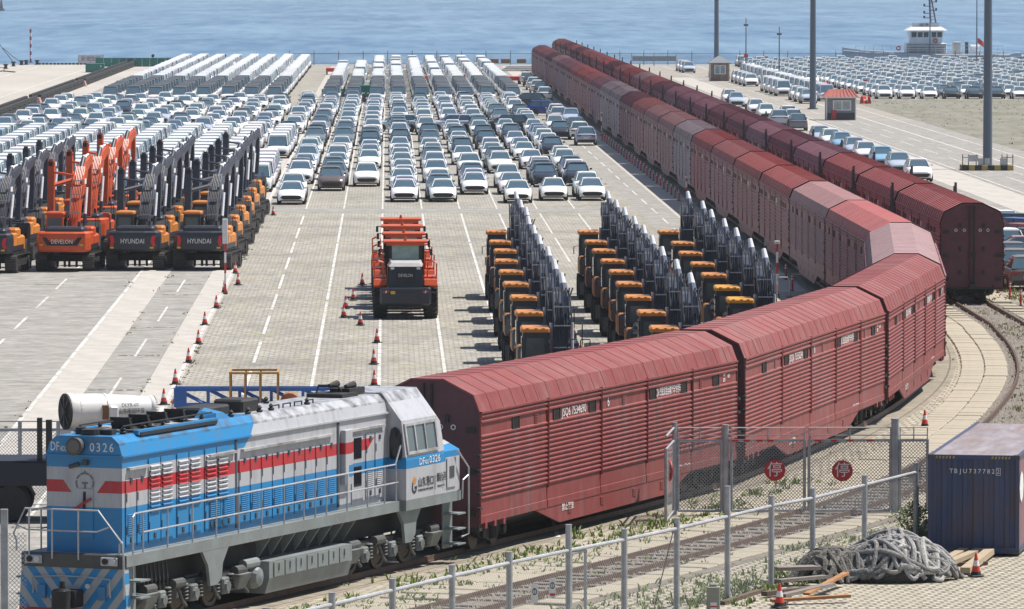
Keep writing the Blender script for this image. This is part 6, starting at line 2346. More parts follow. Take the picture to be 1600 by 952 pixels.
mast(1543, 264, .37, 30, 'tall blue-grey floodlight mast ringed by the black and yellow barrier')
mast(1270, 171, .37, 30, 'tall blue-grey floodlight mast next to the red-roofed booth')
mast(1119.5, 121, .37, 30, 'tall blue-grey floodlight mast behind the brick booth')
# barrier around the near mast
x, y = G(1541, 266)
m_byel = mat('barrier_yellow', (.36, .27, .06), .6, var=.15)
o = thing('mast_barrier', 'black and yellow block barrier with railing around the mast foot', 'barrier', (x, y, .01))
for k in range(8):
    xx = -1.75 + k * .5
    new('kerb_block', MB().bevbox(xx - .24, xx + .24, -1.4, -1.0, 0, .42, .03).mesh('kerb_block', m_byel if k % 2 else m_black), o)
for s_ in (-1, 1):
    for k in range(4):
        new('kerb_block', MB().bevbox(s_ * 1.8 - .2, s_ * 1.8 + .2, -.9 + k * .5 - .24, -.9 + k * .5 + .24, 0, .42, .03).mesh('kerb_block', m_byel if k % 2 else m_black), o)
rl = MB()
for xx in (-1.95, -1.5, -.9, 1.1, 1.5, 1.95):
    rl.cyl((xx, -1.2, .4), (xx, -1.2, 1.25), .035, n=6)
rl.box(-1.95, -.9, -1.22, -1.18, 1.0, 1.05).box(1.1, 1.95, -1.22, -1.18, 1.0, 1.05)
new('railing', rl.mesh('railing', m_black), o)
for xx, w_ in ((-1.15, .8), (-.55, .4), (-.05, .4), (1.2, .5)):
    new('notice_board', MB().box(xx - w_ / 2, xx + w_ / 2, -1.27, -1.23, .35 if w_ < .6 else .7, .95 if w_ < .6 else 1.2).mesh('notice_board', m_wglass2), o)


def lamp_post(px, py, h, label, sign=None):
    x, y = G(px, py)
    o = thing('lamp_post', label, 'lamp post', (x, y, .01), 0, 'thin lamp posts')
    new('pole', MB().cyl((0, 0, 0), (0, 0, h), .12, .07, 8).mesh('pole', m_mast), o)
    new('lamp_head', MB().bevbox(-.35, .35, -.12, .12, h, h + .28, .04).box(-.05, .05, -.05, .05, h + .28, h + 1.2).mesh('lamp_head', m_dkgrey), o)
    if sign:
        new('red_plate', MB().box(-.3, .3, -.2, -.12, sign, sign + .55).mesh('red_plate', m_redpaint), o)
    return o


lamp_post(1165.5, 113, 7.0, 'thin lamp post with red plate behind the brick booth row', 2.2)
lamp_post(1217.5, 123, 6.2, 'thin lamp post with round camera head between the two booths')
lamp_post(1453, 97, 12.5, 'thin pole in front of the white tugboat')
p_ = lamp_post(1526, 112, 13, 'thin pole with a red flag next to the near mast')
x, y = G(1526, 112)
o = thing('flag', 'small red flag flying from the thin pole by the sea', 'flag', (x + .12, y, 5.2))
fm = MB()
for i in range(6):
    for j in range(2):
        f_ = lambda a, b_: (a * .16, .12 * math.sin(a * 1.3), -.4 * b_ - a * .12)
        fm.add([f_(i, j), f_(i + 1, j), f_(i + 1, j + 1), f_(i, j + 1)], [(0, 1, 2, 3)])
new('cloth', fm.mesh('cloth', m_redpaint, fix=False), o)

# ------------------------------------------------------------------ guard booths
m_boothwall = mat('booth_grey_wall', (.20, .22, .25), .7, var=.1)
m_boothbrick = brick_mat('booth_brick', (.27, .18, .14), (.22, .145, .115), (.30, .27, .25), .3, .09, .012)
m_redtile = mat('red_roof_tiles', (.36, .075, .055), .6, var=.15, scale=5)
m_greyroof = mat('grey_roof', (.17, .19, .21), .6, var=.1)
x, y = G(1314, 188)
o = thing('guard_booth', 'small guard booth with red hipped roof and white-framed window beside the mast', 'booth', (x, y + 1.2, .01))
new('wall', MB().box(-1.5, 1.5, -1.2, 1.2, 0, 2.35).mesh('wall', m_boothwall), o)
rf_ = MB().hexa([(-1.95, -1.65, 2.36), (1.95, -1.65, 2.36), (1.95, 1.65, 2.36), (-1.95, 1.65, 2.36), (-1.2, -.5, 3.15), (1.2, -.5, 3.15), (1.2, .5, 3.15), (-1.2, .5, 3.15)])
ro = new('roof', rf_.mesh('roof', m_redtile), o)
new('eave', MB().box(-2.0, 2.0, -1.7, -1.65, 2.28, 2.42).box(-2.0, -1.95, -1.65, 1.65, 2.28, 2.42).box(1.95, 2.0, -1.65, 1.65, 2.28, 2.42).mesh('eave', m_white), ro)
for k in range(9):
    xx = -1.7 + k * .42
    new('roof_tile', MB().hexa([(xx - .04, -1.6, 2.40), (xx + .04, -1.6, 2.40), (xx * .66 + .03, -.52, 3.17), (xx * .66 - .03, -.52, 3.17), (xx - .04, -1.6, 2.46), (xx + .04, -1.6, 2.46), (xx * .66 + .03, -.52, 3.22), (xx * .66 - .03, -.52, 3.22)]).mesh('roof_tile', m_redtile), ro)
wf_ = MB()
for a, b_, c_, d_ in ((-.85, 1.05, 1.0, 1.1), (-.85, 1.05, 1.95, 2.05), (-.85, -.73, 1.1, 1.95), (.93, 1.05, 1.1, 1.95), (.04, .16, 1.1, 1.95)):
    wf_.box(a, b_, -1.27, -1.205, c_, d_)
wv = new('window', wf_.mesh('window', m_white), o)
new('pane', MB().box(-.73, .04, -1.235, -1.21, 1.1, 1.95).box(.16, .93, -1.235, -1.21, 1.1, 1.95).mesh('pane', mat('booth_glass', (.33, .38, .38), .15, var=.3, scale=2)), wv)
new('corner_post', MB().box(-1.56, -1.44, -1.26, -1.14, 0, 2.34).box(1.44, 1.56, -1.26, -1.14, 0, 2.34).mesh('corner_post', m_white), o)
new('base_panel', MB().box(-1.42, 1.42, -1.24, -1.203, .08, .75).mesh('base_panel', m_navy), o)
new('red_box', MB().box(-1.0, -.5, -1.32, -1.245, .05, 1.05).mesh('red_box', m_redpaint), o)
x, y = G(1124.5, 127)
o = thing('guard_booth', 'small brick guard booth with grey pyramid roof and one window by the pale road', 'booth', (x, y + 1.2, .01))
new('wall', MB().box(-1.35, 1.35, -1.2, 1.2, 0, 2.55).mesh('wall', m_boothbrick), o)
new('roof', MB().hexa([(-1.7, -1.55, 2.55), (1.7, -1.55, 2.55), (1.7, 1.55, 2.55), (-1.7, 1.55, 2.55), (-.12, -.1, 3.5), (.12, -.1, 3.5), (.12, .1, 3.5), (-.12, .1, 3.5)]).box(-1.68, 1.68, -1.53, 1.53, 2.45, 2.549).mesh('roof', m_greyroof), o)
wf_ = MB()
for a, b_, c_, d_ in ((-.75, .85, .95, 1.05), (-.75, .85, 2.15, 2.25), (-.75, -.63, 1.05, 2.15), (.73, .85, 1.05, 2.15), (.0, .1, 1.05, 2.15)):
    wf_.box(a, b_, -1.27, -1.203, c_, d_)
wv = new('window', wf_.mesh('window', m_white), o)
new('pane', MB().box(-.63, .0, -1.24, -1.21, 1.05, 2.15).box(.1, .73, -1.24, -1.21, 1.05, 2.15).mesh('pane', mat('booth_glass2', (.22, .32, .38), .1, var=.3, scale=2)), wv)
new('corner_trim', MB().box(-1.4, -1.28, -1.25, -1.14, 0, 2.44).box(1.28, 1.4, -1.25, -1.14, 0, 2.44).mesh('corner_trim', m_white), o)

# red boards and water barriers in the far car park
for i, (px, py, h) in enumerate(((1197, 102, 1.4), (1234, 108, 1.4), (1286, 122, 1.4), (1352, 141, 1.3))):
    x, y = G(px, py)
    o = thing('row_sign', f'small red row sign on a stand, {ORD[i + 1]} in the line from the brick booth', 'sign', (x, y, .01), 0, 'red row signs in the far car park')
    new('board', MB().box(-.28, .28, -.03, .03, h - .5, h).mesh('board', m_redpaint), o)
    new('stand', MB().cyl((0, .05, 0), (0, .05, h - .5), .03, n=6).box(-.25, .25, -.2, .3, 0, .05).mesh('stand', m_dkgrey), o)
for i, (px, py) in enumerate(((1198, 112), (1232, 121), (1288, 139), (1294, 143), (1349, 162), (1358, 162))):
    x, y = G(px, py)
    o = thing('water_barrier', f'red and white plastic road barrier, {ORD[i + 1]} from the brick booth towards the dry field', 'barrier', (x, y, .01), .3 * i, 'red plastic road barriers')
    new('shell', MB().hexa([(-.7, -.25, 0), (.7, -.25, 0), (.7, .25, 0), (-.7, .25, 0), (-.65, -.12, .85), (.65, -.12, .85), (.65, .12, .85), (-.65, .12, .85)]).mesh('shell', m_conered), o)
    new('white_band', MB().box(-.6, .6, -.222, -.19, .35, .5).mesh('white_band', m_conewhite), o)

# ------------------------------------------------------------------ sea fence, signs and barriers on the quay
m_fencewire = mat('fence_wire', (.16, .19, .22), .6, var=.1)


def quay_fence(x0, x1, label):
    o = thing('quay_fence', label, 'fence', (0, 0, .01), 0, 'wire fences along the quay')
    n = int((x1 - x0) / 3.9)
    for k in range(n + 1):
        x = x0 + (x1 - x0) * k / n
        new('post', MB().cyl((x, 1012, 0), (x, 1012, 2.0), .07, n=6).tube([(x, 1012, 2.0), (x, 1011.7, 2.35)], .05, 5).mesh('post', m_fencewire), o)
    new('top_rail', MB().box(x0, x1, 1011.97, 1012.03, 1.85, 1.93).box(x0, x1, 1011.975, 1012.025, .25, .31).mesh('top_rail', m_fencewire), o)
    wm = MB()
    x = x0
    while x < x1:
        e = min(x1, x + 1.7)
        for s_ in (0, 1):
            a, b_ = ((x, .3), (e, 1.85)) if s_ else ((x, 1.85), (e, .3))
            wm.add([(a[0], 1012, a[1]), (a[0] + .03, 1012, a[1]), (b_[0] + .03, 1012, b_[1]), (b_[0], 1012, b_[1])], [(0, 1, 2, 3)])
        x += .42
    new('wire_mesh', wm.mesh('wire_mesh', m_fencewire, fix=False), o, kind='stuff')


quay_fence(-16, 24, 'grey wire fence on the quay behind the vans of the middle lot')
quay_fence(30, 120, 'grey wire fence on the quay in front of the tugboat')
m_green = mat('green_hoarding', (.012, .16, .125), .6, var=.12, scale=.5)
x0, y = G(150, 105)
x1, _ = G(282, 105)
o = thing('green_hoarding', 'long green sheet-metal hoarding on the quay beside the white vans', 'hoarding', (0, y, .01))
n = 11
for k in range(n):
    a, b_ = x0 + (x1 - x0) * k / n, x0 + (x1 - x0) * (k + 1) / n
    new('panel', MB().box(a + .02, b_ - .02, -.05 + .02 * (k % 2), .03, .05, 1.45).mesh('panel', m_green), o)
new('post', MB().box(x0 - .06, x0 + .06, .03, .12, 0, 1.55).box(x1 - .06, x1 + .06, .03, .12, 0, 1.55).mesh('post', m_dkgrey), o)
x, y = G(148, 113.5)
o = thing('green_container', 'small green site container on the pale quay', 'container', (x, y, .01))
new('body', MB().bevbox(-1.4, 1.4, 0, 2.4, 0, 1.35, .04).mesh('body', m_green), o)
new('door', MB().box(-.3, .5, -.03, -.003, .08, 1.25).box(.55, 1.3, -.03, -.003, .08, 1.25).mesh('door', m_green), o)
new('vent', MB().box(.85, 1.0, -.045, -.031, .8, 1.05).mesh('vent', m_white), o)
x, y = G(142, 102)
o = thing('quay_billboard', 'low white billboard with dark lettering behind the green container', 'billboard', (x, y, .01))
new('board', MB().box(-2.0, 2.0, -.05, .05, .3, 1.65).mesh('board', mat('billboard_white', (.50, .50, .56), .6, var=.2, scale=2)), o)
new('lettering', text_mesh('安全生产', .8, m_txt, face_M((0, -.06, 1.0), (1, 0, 0)), .004, 3.2), o)
new('frame', MB().box(-2.06, -2.0, -.06, .06, 0, 1.7).box(2.0, 2.06, -.06, .06, 0, 1.7).box(-.03, .03, -.06, -.051, .3, 1.65).mesh('frame', mat('billboard_frame', (.25, .1, .1), .6)), o)
for i, px in enumerate((239, 351)):
    x, y = G(px, 104)
    o = thing('round_sign', f'round dark sign on a pole {"above the green hoarding" if i == 0 else "behind the white vans"}', 'sign', (x, y, .01))
    new('disc', MB().cyl((0, -.05, 1.7), (0, 0, 1.7), .27, n=16).mesh('disc', mat('sign_maroon', (.05, .03, .07), .6)), o)
    new('pole', MB().cyl((0, .05, 0), (0, .05, 1.9), .05, n=6).mesh('pole', m_dkgrey), o)
# tyre-black crash barrier: two rails of dark blocks
blk = MB().bevbox(-.2, .2, -.85, .85, .55, 1.0, .05).bevbox(-.2, .2, -.85, .85, .05, .45, .05).mesh('barrier_block', m_rubber)
pst = MB().box(-.08, .08, -.08, .08, 0, 1.0).mesh('barrier_post', m_wglass2)
for si, (X) in enumerate((-40.6, -41.7)):
    o = thing('tyre_barrier', f'long low black tyre barrier on the pale quay, {"inner" if si == 0 else "outer"} of the two rows', 'barrier', (X, 640, .01), 0, 'tyre barriers')
    y = 0
    while y < 372:
        gap = any(abs(y - g) < 3.2 for g in (82, 190))
        if not gap:
            new('tyre_block', blk, o, (0, y, 0))
            if int(y) % 2 == 0:
                new('barrier_post', pst, o, (0, y + 1.0, 0))
        y += 2.55
for i, yy in enumerate((722, 830)):
    o = thing('barrier_gate', f'pale red plastic barrier filling the {"first" if i == 0 else "second"} gap of the tyre barriers', 'barrier', (-41.1, yy, .01), 0)
    new('shell', MB().hexa([(-.9, -1.6, 0), (.9, -1.6, 0), (.9, 1.6, 0), (-.9, 1.6, 0), (-.7, -1.5, .7), (.7, -1.5, .7), (.7, 1.5, .7), (-.7, 1.5, .7)]).mesh('shell', mat('faded_barrier', (.48, .25, .23), .6, var=.2)), o)
    new('foot', MB().box(-1.0, 1.0, -1.7, 1.7, -.0, .1).mesh('foot', m_wglass2), o)
# quay edge: fender blocks, mooring bollards, ropes
qf = thing('fender_row', 'row of black rubber fenders on the quay edge beside the beacon mast', 'fender', (0, QUAY - 1.0, .01))
for k in range(24):
    xx = G(64, 100)[0] + k * .62
    new('fender', MB().bevbox(xx, xx + .5, -.25, .25, 0, .28, .06).mesh('fender', m_rubber), qf)
for i, (px, py, kk) in enumerate(((9, 108, 1.0), (21, 104, 1.0), (33.5, 102, 1.0), (41, 101.5, 1.3), (58, 101.5, 1.2))):
    x, y = G(px, py)
    o = thing('mooring_bollard', f'dark mooring bollard on the quay edge, {ORD[i + 1]} from the frame edge towards the beacon', 'bollard', (x, y, .01), 0, 'mooring bollards on the quay')
    new('stem', MB().lathe([(.34, 0), (.26, .12), (.24, .5), (.38, .62), (.40, .74), (.2, .8)], 12).mesh('stem', m_black), o)
    new('base', MB().cyl((0, 0, 0), (0, 0, .08), .45, n=12).mesh('base', m_dkgrey), o)
x, y = G(21, 104)
o = thing('mooring_line', 'dark mooring line running down to the quay bollard', 'rope', (x, y, .6))
o2 = new('strand', MB().tube([(0, 0, 0), (-1.0, 4, 1.0), (-2.4, 10, 2.2), (-4, 18, 3.8)], .06, 5).tube([(1.2, 0, .1), (-.5, 5, 1.0), (-2.4, 12, 2.2)], .05, 5).mesh('strand', m_black), o)
x, y = G(8, 113)
o = thing('mooring_chain', 'slack dark mooring rope lying on the quay at the frame edge', 'rope', (x, y, .08))
new('strand', MB().tube([(-1.2, 0, 0), (-.4, 1, .1), (.6, -1, .05), (1.7, -3, 0)], .09, 5).tube([(-.9, 0, 0), (-.85, .5, .6), (-.2, .6, .65), (-.15, 0, 0)], .06, 5).mesh('strand', m_black), o)
# green hut between the middle columns, awning
x, y = G(574, 160)
o = thing('green_container', 'small green hut between the middle vans and cars', 'hut', (x, y, .01))
new('body', MB().bevbox(-1.15, 1.15, 0, 2.2, .8, 2.0, .04).mesh('body', m_green), o)
new('apron', MB().hexa([(-1.1, -.1, 0), (1.1, -.1, 0), (1.1, 2, 0), (-1.1, 2, 0), (-1.1, 0, .8), (1.1, 0, .8), (1.1, 2, .8), (-1.1, 2, .8)]).mesh('apron', m_dkgrey), o)
new('vent', MB().box(-.6, -.3, -.02, -.002, 1.0, 1.15).mesh('vent', m_white), o)
x, y = G(528, 152)
o = thing('green_fence', 'low green sheet fence beside the small green hut', 'fence', (x, y, .01))
for k in range(4):
    new('panel', MB().box(-2.0 + k * 1.0 + .01, -1.0 + k * 1.0 - .01, -.03, .03, .05, 1.0).mesh('panel', m_green), o)
# red low trailers between the vans
for i, (px, py, w_) in enumerate(((465, 118, 20), (516, 117, 14), (664, 130, 12), (728, 128, 12), (803, 131, 20))):
    x, y = G(px, py)
    o = thing('low_trailer', f'dark red low trailer between the vans, {ORD[i + 1]} from the green hoarding', 'trailer', (x, y, .01), 0, 'red low trailers')
    hw = w_ / 2 / 11.3
    new('bed', MB().bevbox(-hw, hw, -1.5, 2, .45, 1.0, .05).mesh('bed', m_redpaint), o)
    for s_ in (-1, 1):
        new('wheel', MB().cyl((s_ * hw * .6, 0, .35), (s_ * hw * .95, 0, .35), .35, n=10).mesh('wheel', m_rubber), o)
x, y = G(815, 112)
o = thing('pipe_rack', 'orange and black stack of pipes on the quay at the far end of the train', 'stack', (x, y, .01))
for k in range(5):
    new('pipe', MB().cyl((-3 + .2 * k, k * .6, .25 + .1 * k), (5, k * .6, .25 + .1 * k), .16, n=8).mesh('pipe', m_black if k % 2 else m_wglass2), o)
for i, px in enumerate((772, 790, 815)):
    x, y = G(px, 100)
    o = thing('orange_crate', f'rust-orange crate by the quay fence, {ORD[i + 1]} before the end of the train', 'crate', (x, y, .01), 0, 'rust-orange crates by the fence')
    new('box', MB().bevbox(-.75, .75, 0, 1.5, .1, .8, .03).mesh('box', mat('rust_orange', (.36, .15, .06), .8, var=.25)), o)
    new('slat', MB().box(-.75, .75, -.03, -.003, .2, .3).box(-.75, .75, -.03, -.003, .45, .55).mesh('slat', mat('rust_orange', (.36, .15, .06), .8)), o)
x, y = G(1532, 97)
o = thing('red_skip', 'small dark red box on the quay beyond the near mast', 'box', (x, y, .01))
new('body', MB().bevbox(-.6, .6, 0, 1.2, 0, .85, .04).mesh('body', mat('dark_red_box', (.15, .035, .045), .6)), o)
new('lid', MB().box(-.62, .62, -.02, 1.22, .85, .9).mesh('lid', m_dkgrey), o)

# grey awning frame behind the straight train
x, y = G(1022, 103)
o = thing('sign_gantry', 'grey horizontal board gantry on the quay behind the straight train', 'gantry', (x, y, .01))
new('board', MB().box(-3.5, 3.5, -.08, .08, .75, 1.55).mesh('board', mat('gantry_grey', (.22, .26, .32), .6)), o)
for xx in (-3.6, 0.0, 3.6):
    new('post', MB().cyl((xx, .2, 0), (xx, .2, 2.1), .09, n=8).mesh('post', m_wglass2), o)

# ------------------------------------------------------------------ tugboat and buoy
m_hull = mat('hull_pale', (.50, .52, .56), .5, var=.08)
m_boatw = mat('boat_white', (.74, .74, .74), .45, var=.05, dirt=(.45, .40, .35), dirt_amt=.4)
bx, by = 90.8, 1048
o = thing('tugboat', 'white tugboat with tall dark mast moored behind the far car park', 'boat', (bx, by, -1.3))
hull = MB().loft([[(x, y, z) for (y, z) in ((-3.2 * k, 2.6 + dz), (-3.0 * k, .2), (0, -.8), (3.0 * k, .2), (3.2 * k, 2.6 + dz))] for x, k, dz in ((-14, .45, 1.1), (-11, .85, .7), (-5, 1, .3), (6, 1, 0), (14, .9, .0), (16, .7, .2))])
new('hull', hull.mesh('hull', m_hull, True), o)
new('bulwark_fender', MB().tube([(-14, -1.6, 3.2), (-11, -2.9, 2.9), (-5, -3.4, 2.6), (6, -3.4, 2.4), (14, -3.0, 2.4)], .12, 6).mesh('bulwark_fender', m_hull), o)
dkh = new('deckhouse', MB().bevbox(-3.4, 3.4, -2.2, 2.4, 2.4, 4.4, .1).mesh('deckhouse', m_boatw), o)
wh = new('wheelhouse', MB().hexa([(-2.6, -2.0, 4.4), (2.6, -2.0, 4.4), (2.6, 2.0, 4.4), (-2.6, 2.0, 4.4), (-2.9, -2.3, 6.6), (2.9, -2.3, 6.6), (2.9, 2.3, 6.6), (-2.9, 2.3, 6.6)]).mesh('wheelhouse', m_boatw), o)
for a, b_ in ((-2.5, -1.7), (-1.45, -.7), (-.45, .3), (.9, 1.6), (1.85, 2.6)):
    new('window', MB().hexa([(a, -2.2, 5.45), (b_, -2.2, 5.45), (b_, -2.1, 5.45), (a, -2.1, 5.45), (a - .05, -2.3, 6.3), (b_ + .05, -2.3, 6.3), (b_ + .05, -2.2, 6.3), (a - .05, -2.2, 6.3)]).mesh('window', m_glass), wh)
new('wheelhouse_roof', MB().hexa([(-3.5, -2.9, 6.6), (3.5, -2.9, 6.6), (3.5, 2.9, 6.6), (-3.5, 2.9, 6.6), (-2.5, -2, 7.2), (2.5, -2, 7.2), (2.5, 2, 7.2), (-2.5, 2, 7.2)]).mesh('wheelhouse_roof', m_boatw), o)
new('name_board', MB().box(-2.4, 2.2, -1.9, -1.8, 7.2, 7.85).mesh('name_board', m_boatw), o)
new('lettering', text_mesh('烟港', .55, m_txt, face_M((-.4, -1.93, 7.5), (1, 0, 0)), .004, 1.6), o)
ms = MB().tube([(.9, 0, 7.2), (.6, 0, 13.5)], .16, 6).tube([(1.9, 0, 7.2), (.7, 0, 13.5)], .12, 6)
for z in np.arange(7.8, 13, .55):
    ms.box(.7, 1.75 - (z - 7.2) * .17, -.05, .05, z, z + .07)
new('mast', ms.mesh('mast', mat('mast_maroon', (.09, .05, .065), .6)), o)
for z, s_ in ((8.6, -1), (9.4, -1), (9.9, 1), (10.6, -1), (11.3, 1), (11.9, -1), (12.8, 1)):
    new('mast_arm', MB().box(min(.8, .8 + s_ * 1.0), max(.8, .8 + s_ * 1.0), -.06, .06, z, z + .12).box(.8 + s_ * 1.0 - .15, .8 + s_ * 1.0 + .15, -.15, .15, z, z + .45).mesh('mast_arm', m_dkgrey), o)
new('funnel', MB().bevbox(4.6, 6.0, -.6, .8, 2.6, 4.7, .12).mesh('funnel', m_wglass2), o)
new('funnel', MB().cyl((7.0, 0, 2.6), (7.0, 0, 4.6), .3, n=10).mesh('funnel', m_dkgrey), o)
new('life_raft', MB().cyl((7.6, 0, 3.6), (9.2, 0, 3.6), .55, n=12).mesh('life_raft', m_boatw), o)
rg = MB()
for x in np.arange(-12, 13, 1.5):
    rg.cyl((x, -2.9, 2.6), (x, -2.9, 4.0), .04, n=5)
rg.box(-12, 13, -2.93, -2.87, 3.95, 4.02).box(-12, 13, -2.93, -2.87, 3.4, 3.45)
new('railing', rg.mesh('railing', m_boatw), o)
rail2 = MB()
for z in (2.9, 3.3, 3.7, 4.1):
    rail2.box(-3.3, 3.3, -2.5, -2.45, z, z + .12)
new('deck_grille', rail2.mesh('deck_grille', m_black), o)


def ring_buoy(x, z, y):
    new('lifebuoy', MB().tube([(x + .32 * math.cos(a), y, z + .32 * math.sin(a)) for a in np.linspace(0, 6.283, 13)], .1, 6).mesh('lifebuoy', m_conered), o)


ring_buoy(1.5, 4.85, -2.3)
ring_buoy(-4.8, 3.6, -2.95)
x, y = G(2, 17, -3)
o = thing('sea_buoy', 'small dark navigation buoy far out on the sea', 'buoy', (x, y, -3))
new('float', MB().lathe([(1.0, -.5), (1.6, .2), (1.5, .9), (.4, 1.1)], 12).mesh('float', m_dkgrey), o)
new('tower', MB().hexa([(-.8, -.8, 1), (.8, -.8, 1), (.8, .8, 1), (-.8, .8, 1), (-.25, -.25, 5), (.25, -.25, 5), (.25, .25, 5), (-.25, .25, 5)]).mesh('tower', m_dkgrey), o)

# ================================================================== FOREGROUND: fence, gate, container, ropes
m_galv = mat('fence_galvanised', (.38, .39, .41), .5, metal=.3, var=.2, scale=4, dirt=(.22, .21, .20), dirt_amt=.5, dirt_scale=3)
m_link = mat('chain_link', (.36, .37, .38), .55, metal=.3, var=.2, scale=3)


def link_mesh(a, b_, z0, z1, pitch=.085, wd=.007):
    """woven wire between two ground points, as real flat wires crossing at right angles"""
    a, b_ = Vector(a), Vector(b_)
    L_ = (b_ - a).length
    d = (b_ - a) / L_
    mb = MB()
    H_ = z1 - z0
    s_ = -H_
    while s_ < L_:
        for sg in (0, 1):
            u0, v0, u1, v1 = s_, 0.0, s_ + H_, H_
            if u0 < 0:
                v0 -= u0
                u0 = 0
            if u1 > L_:
                v1 -= u1 - L_
                u1 = L_
            if u1 - u0 > .01:
                if sg:
                    v0, v1 = H_ - v0, H_ - v1
                p, q = a + d * u0, a + d * u1
                w2 = wd
                mb.add([(p.x, p.y, z0 + v0 - w2), (q.x, q.y, z0 + v1 - w2), (q.x, q.y, z0 + v1 + w2), (p.x, p.y, z0 + v0 + w2)], [(0, 1, 2, 3)])
        s_ += pitch
    return mb


FP = [(-3.9, 125.6), (-2.55, 128.7), (-1.2, 131.8), (.09, 134.8), (1.42, 137.9), (2.76, 141.0), (4.2, 144.0), (5.6, 146.7), (6.98, 149.6), (8.39, 152.9), (9.66, 155.9), (10.86, 158.2), (12.5, 162.2), (14.2, 166.3)]
RZ = 2.08
fo = thing('chain_link_fence', 'silver chain-link fence with tubular top rail running along the empty track', 'fence', (0, 0, 0))
for i, (x, y) in enumerate(FP):
    h = 2.32 + (.35 if i in (6,) else 0) + (.5 if i in (9,) else 0)
    new('post', MB().cyl((x, y, 0), (x, y, h), .075, n=10).cyl((x, y, h), (x, y, h + .02), .08, n=10).mesh('post', m_galv), fo)
for i in range(len(FP) - 1):
    a, b_ = Vector((*FP[i], RZ)), Vector((*FP[i + 1], RZ))
    d = (b_ - a).normalized()
    new('top_rail', MB().cyl(a + d * .07, b_ - d * .07, .045, n=8).mesh('top_rail', m_steel), fo)
    wm = link_mesh(FP[i], FP[i + 1], .08, RZ - .04, .12, .006)
    new('wire_mesh', wm.mesh('wire_mesh', m_link, fix=False), fo, kind='stuff')
# side door frame in the fence
x, y = FP[6]
dfr = MB()
dx_, dy_ = .42, .907
for t_ in (.12, 1.0):
    dfr.cyl((x + dx_ * t_, y + dy_ * t_, .1), (x + dx_ * t_, y + dy_ * t_, 2.0), .04, n=8)
dfr.cyl((x + dx_ * .12, y + dy_ * .12, 2.0), (x + dx_ * 1.0, y + dy_ * 1.0, 2.0), .04, n=8).cyl((x + dx_ * .12, y + dy_ * .12, .12), (x + dx_ * 1.0, y + dy_ * 1.0, .12), .04, n=8)
new('wicket_door', dfr.mesh('wicket_door', m_galv), fo, label='narrow wicket door frame with a latch')
# small white notices hung on the fence
for i, (t_, z) in enumerate(((.42, 1.25), (.72, 1.3))):
    x = FP[5][0] + (FP[6][0] - FP[5][0]) * t_
    y = FP[5][1] + (FP[6][1] - FP[5][1]) * t_ - .04
    o = thing('fence_notice', f'small white notice with a round symbol on the fence, {"lower" if i == 0 else "upper"} of the pair', 'sign', (x, y, z), 0)
    new('plate', MB().box(-.075, .075, -.01, .01, -.22, .22).mesh('plate', m_white), o)
    rg = MB()
    for q in range(12):
        t0, t1 = q * .5236, (q + 1) * .5236
        rg.add([(r_ * math.cos(tt), -.014, .05 + r_ * 1.4 * math.sin(tt)) for r_, tt in ((.04, t0), (.058, t0), (.058, t1), (.04, t1))], [(0, 1, 2, 3)])
    rg.box(-.006, .006, -.016, -.013, .0, .1)
    if i == 1:
        rg.box(-.06, .06, -.014, -.011, -.19, -.13, 1)
    new('symbol', rg.mesh('symbol', [m_txt, m_redpaint], fix=False), o)

# gate across the second track
GY = 177.0
gt = thing('mesh_gate', 'steel mesh gate with two leaves closed across the second track', 'gate', (0, GY, 0))


def gx(px, yy=GY):
    return (px - 606.0) * yy / 9700.0


for px, h, r in ((1055, 2.62, .07), (1135, 2.55, .09), (1401, 2.72, .11)):
    new('post', MB().cyl((gx(px), 0, 0), (gx(px), 0, h), r, n=12).cyl((gx(px), 0, h), (gx(px), 0, h + .04), r * 1.1, n=12).mesh('post', m_galv), gt)
for (pa_, pb_2) in ((1060, 1129), (1144, 1259), (1266, 1394), (1409, 1452)):
    a, b_ = gx(pa_), gx(pb_2)
    fr = MB()
    for x in (a, b_):
        fr.cyl((x, 0, .12), (x, 0, 2.16), .045, n=8)
    for z in (.12, 2.13):
        fr.cyl((a, 0, z), (b_, 0, z), .04, n=8)
    for z in (2.28, 2.5):
        fr.cyl((a, 0, z), (b_, 0, z), .018, n=6)
    for x in (a, (a + b_) / 2, b_):
        fr.cyl((x, 0, 2.1), (x, 0, 2.5), .018, n=6)
    lf = new('gate_leaf', fr.mesh('gate_leaf', m_galv), gt)
    wm = link_mesh((a, 0), (b_, 0), .15, 2.1, .10, .011)
    for k, z in enumerate((2.34, 2.42)):
        wm.box(a, b_, -.003, .003, z, z + .006)
    new('wire_mesh', wm.mesh('wire_mesh', m_link, fix=False), lf, kind='stuff')
# left leaf swung open
a, b_ = (gx(1053), -.1), (gx(1053) - .36, -3.3)
fr = MB()
for p in (a, b_):
    fr.cyl((*p, .12), (*p, 2.16), .045, n=8)
for z in (.12, 2.13, 2.5):
    fr.cyl((*a, z), (*b_, z), .035, n=8)
lf = new('gate_leaf', fr.mesh('gate_leaf', m_galv), gt, label='leaf swung open towards the viewer')
new('wire_mesh', link_mesh(a, b_, .15, 2.1, .1, .011).mesh('wire_mesh', m_link, fix=False), lf, kind='stuff')
mk = MB()
for px in (1150, 1168, 1188, 1205, 1280, 1305, 1330, 1362):
    mk.box(gx(px) - .09, gx(px) + .09, -.06, .06, 2.1, 2.16)
new('reflector', mk.mesh('reflector', m_redpaint), gt)


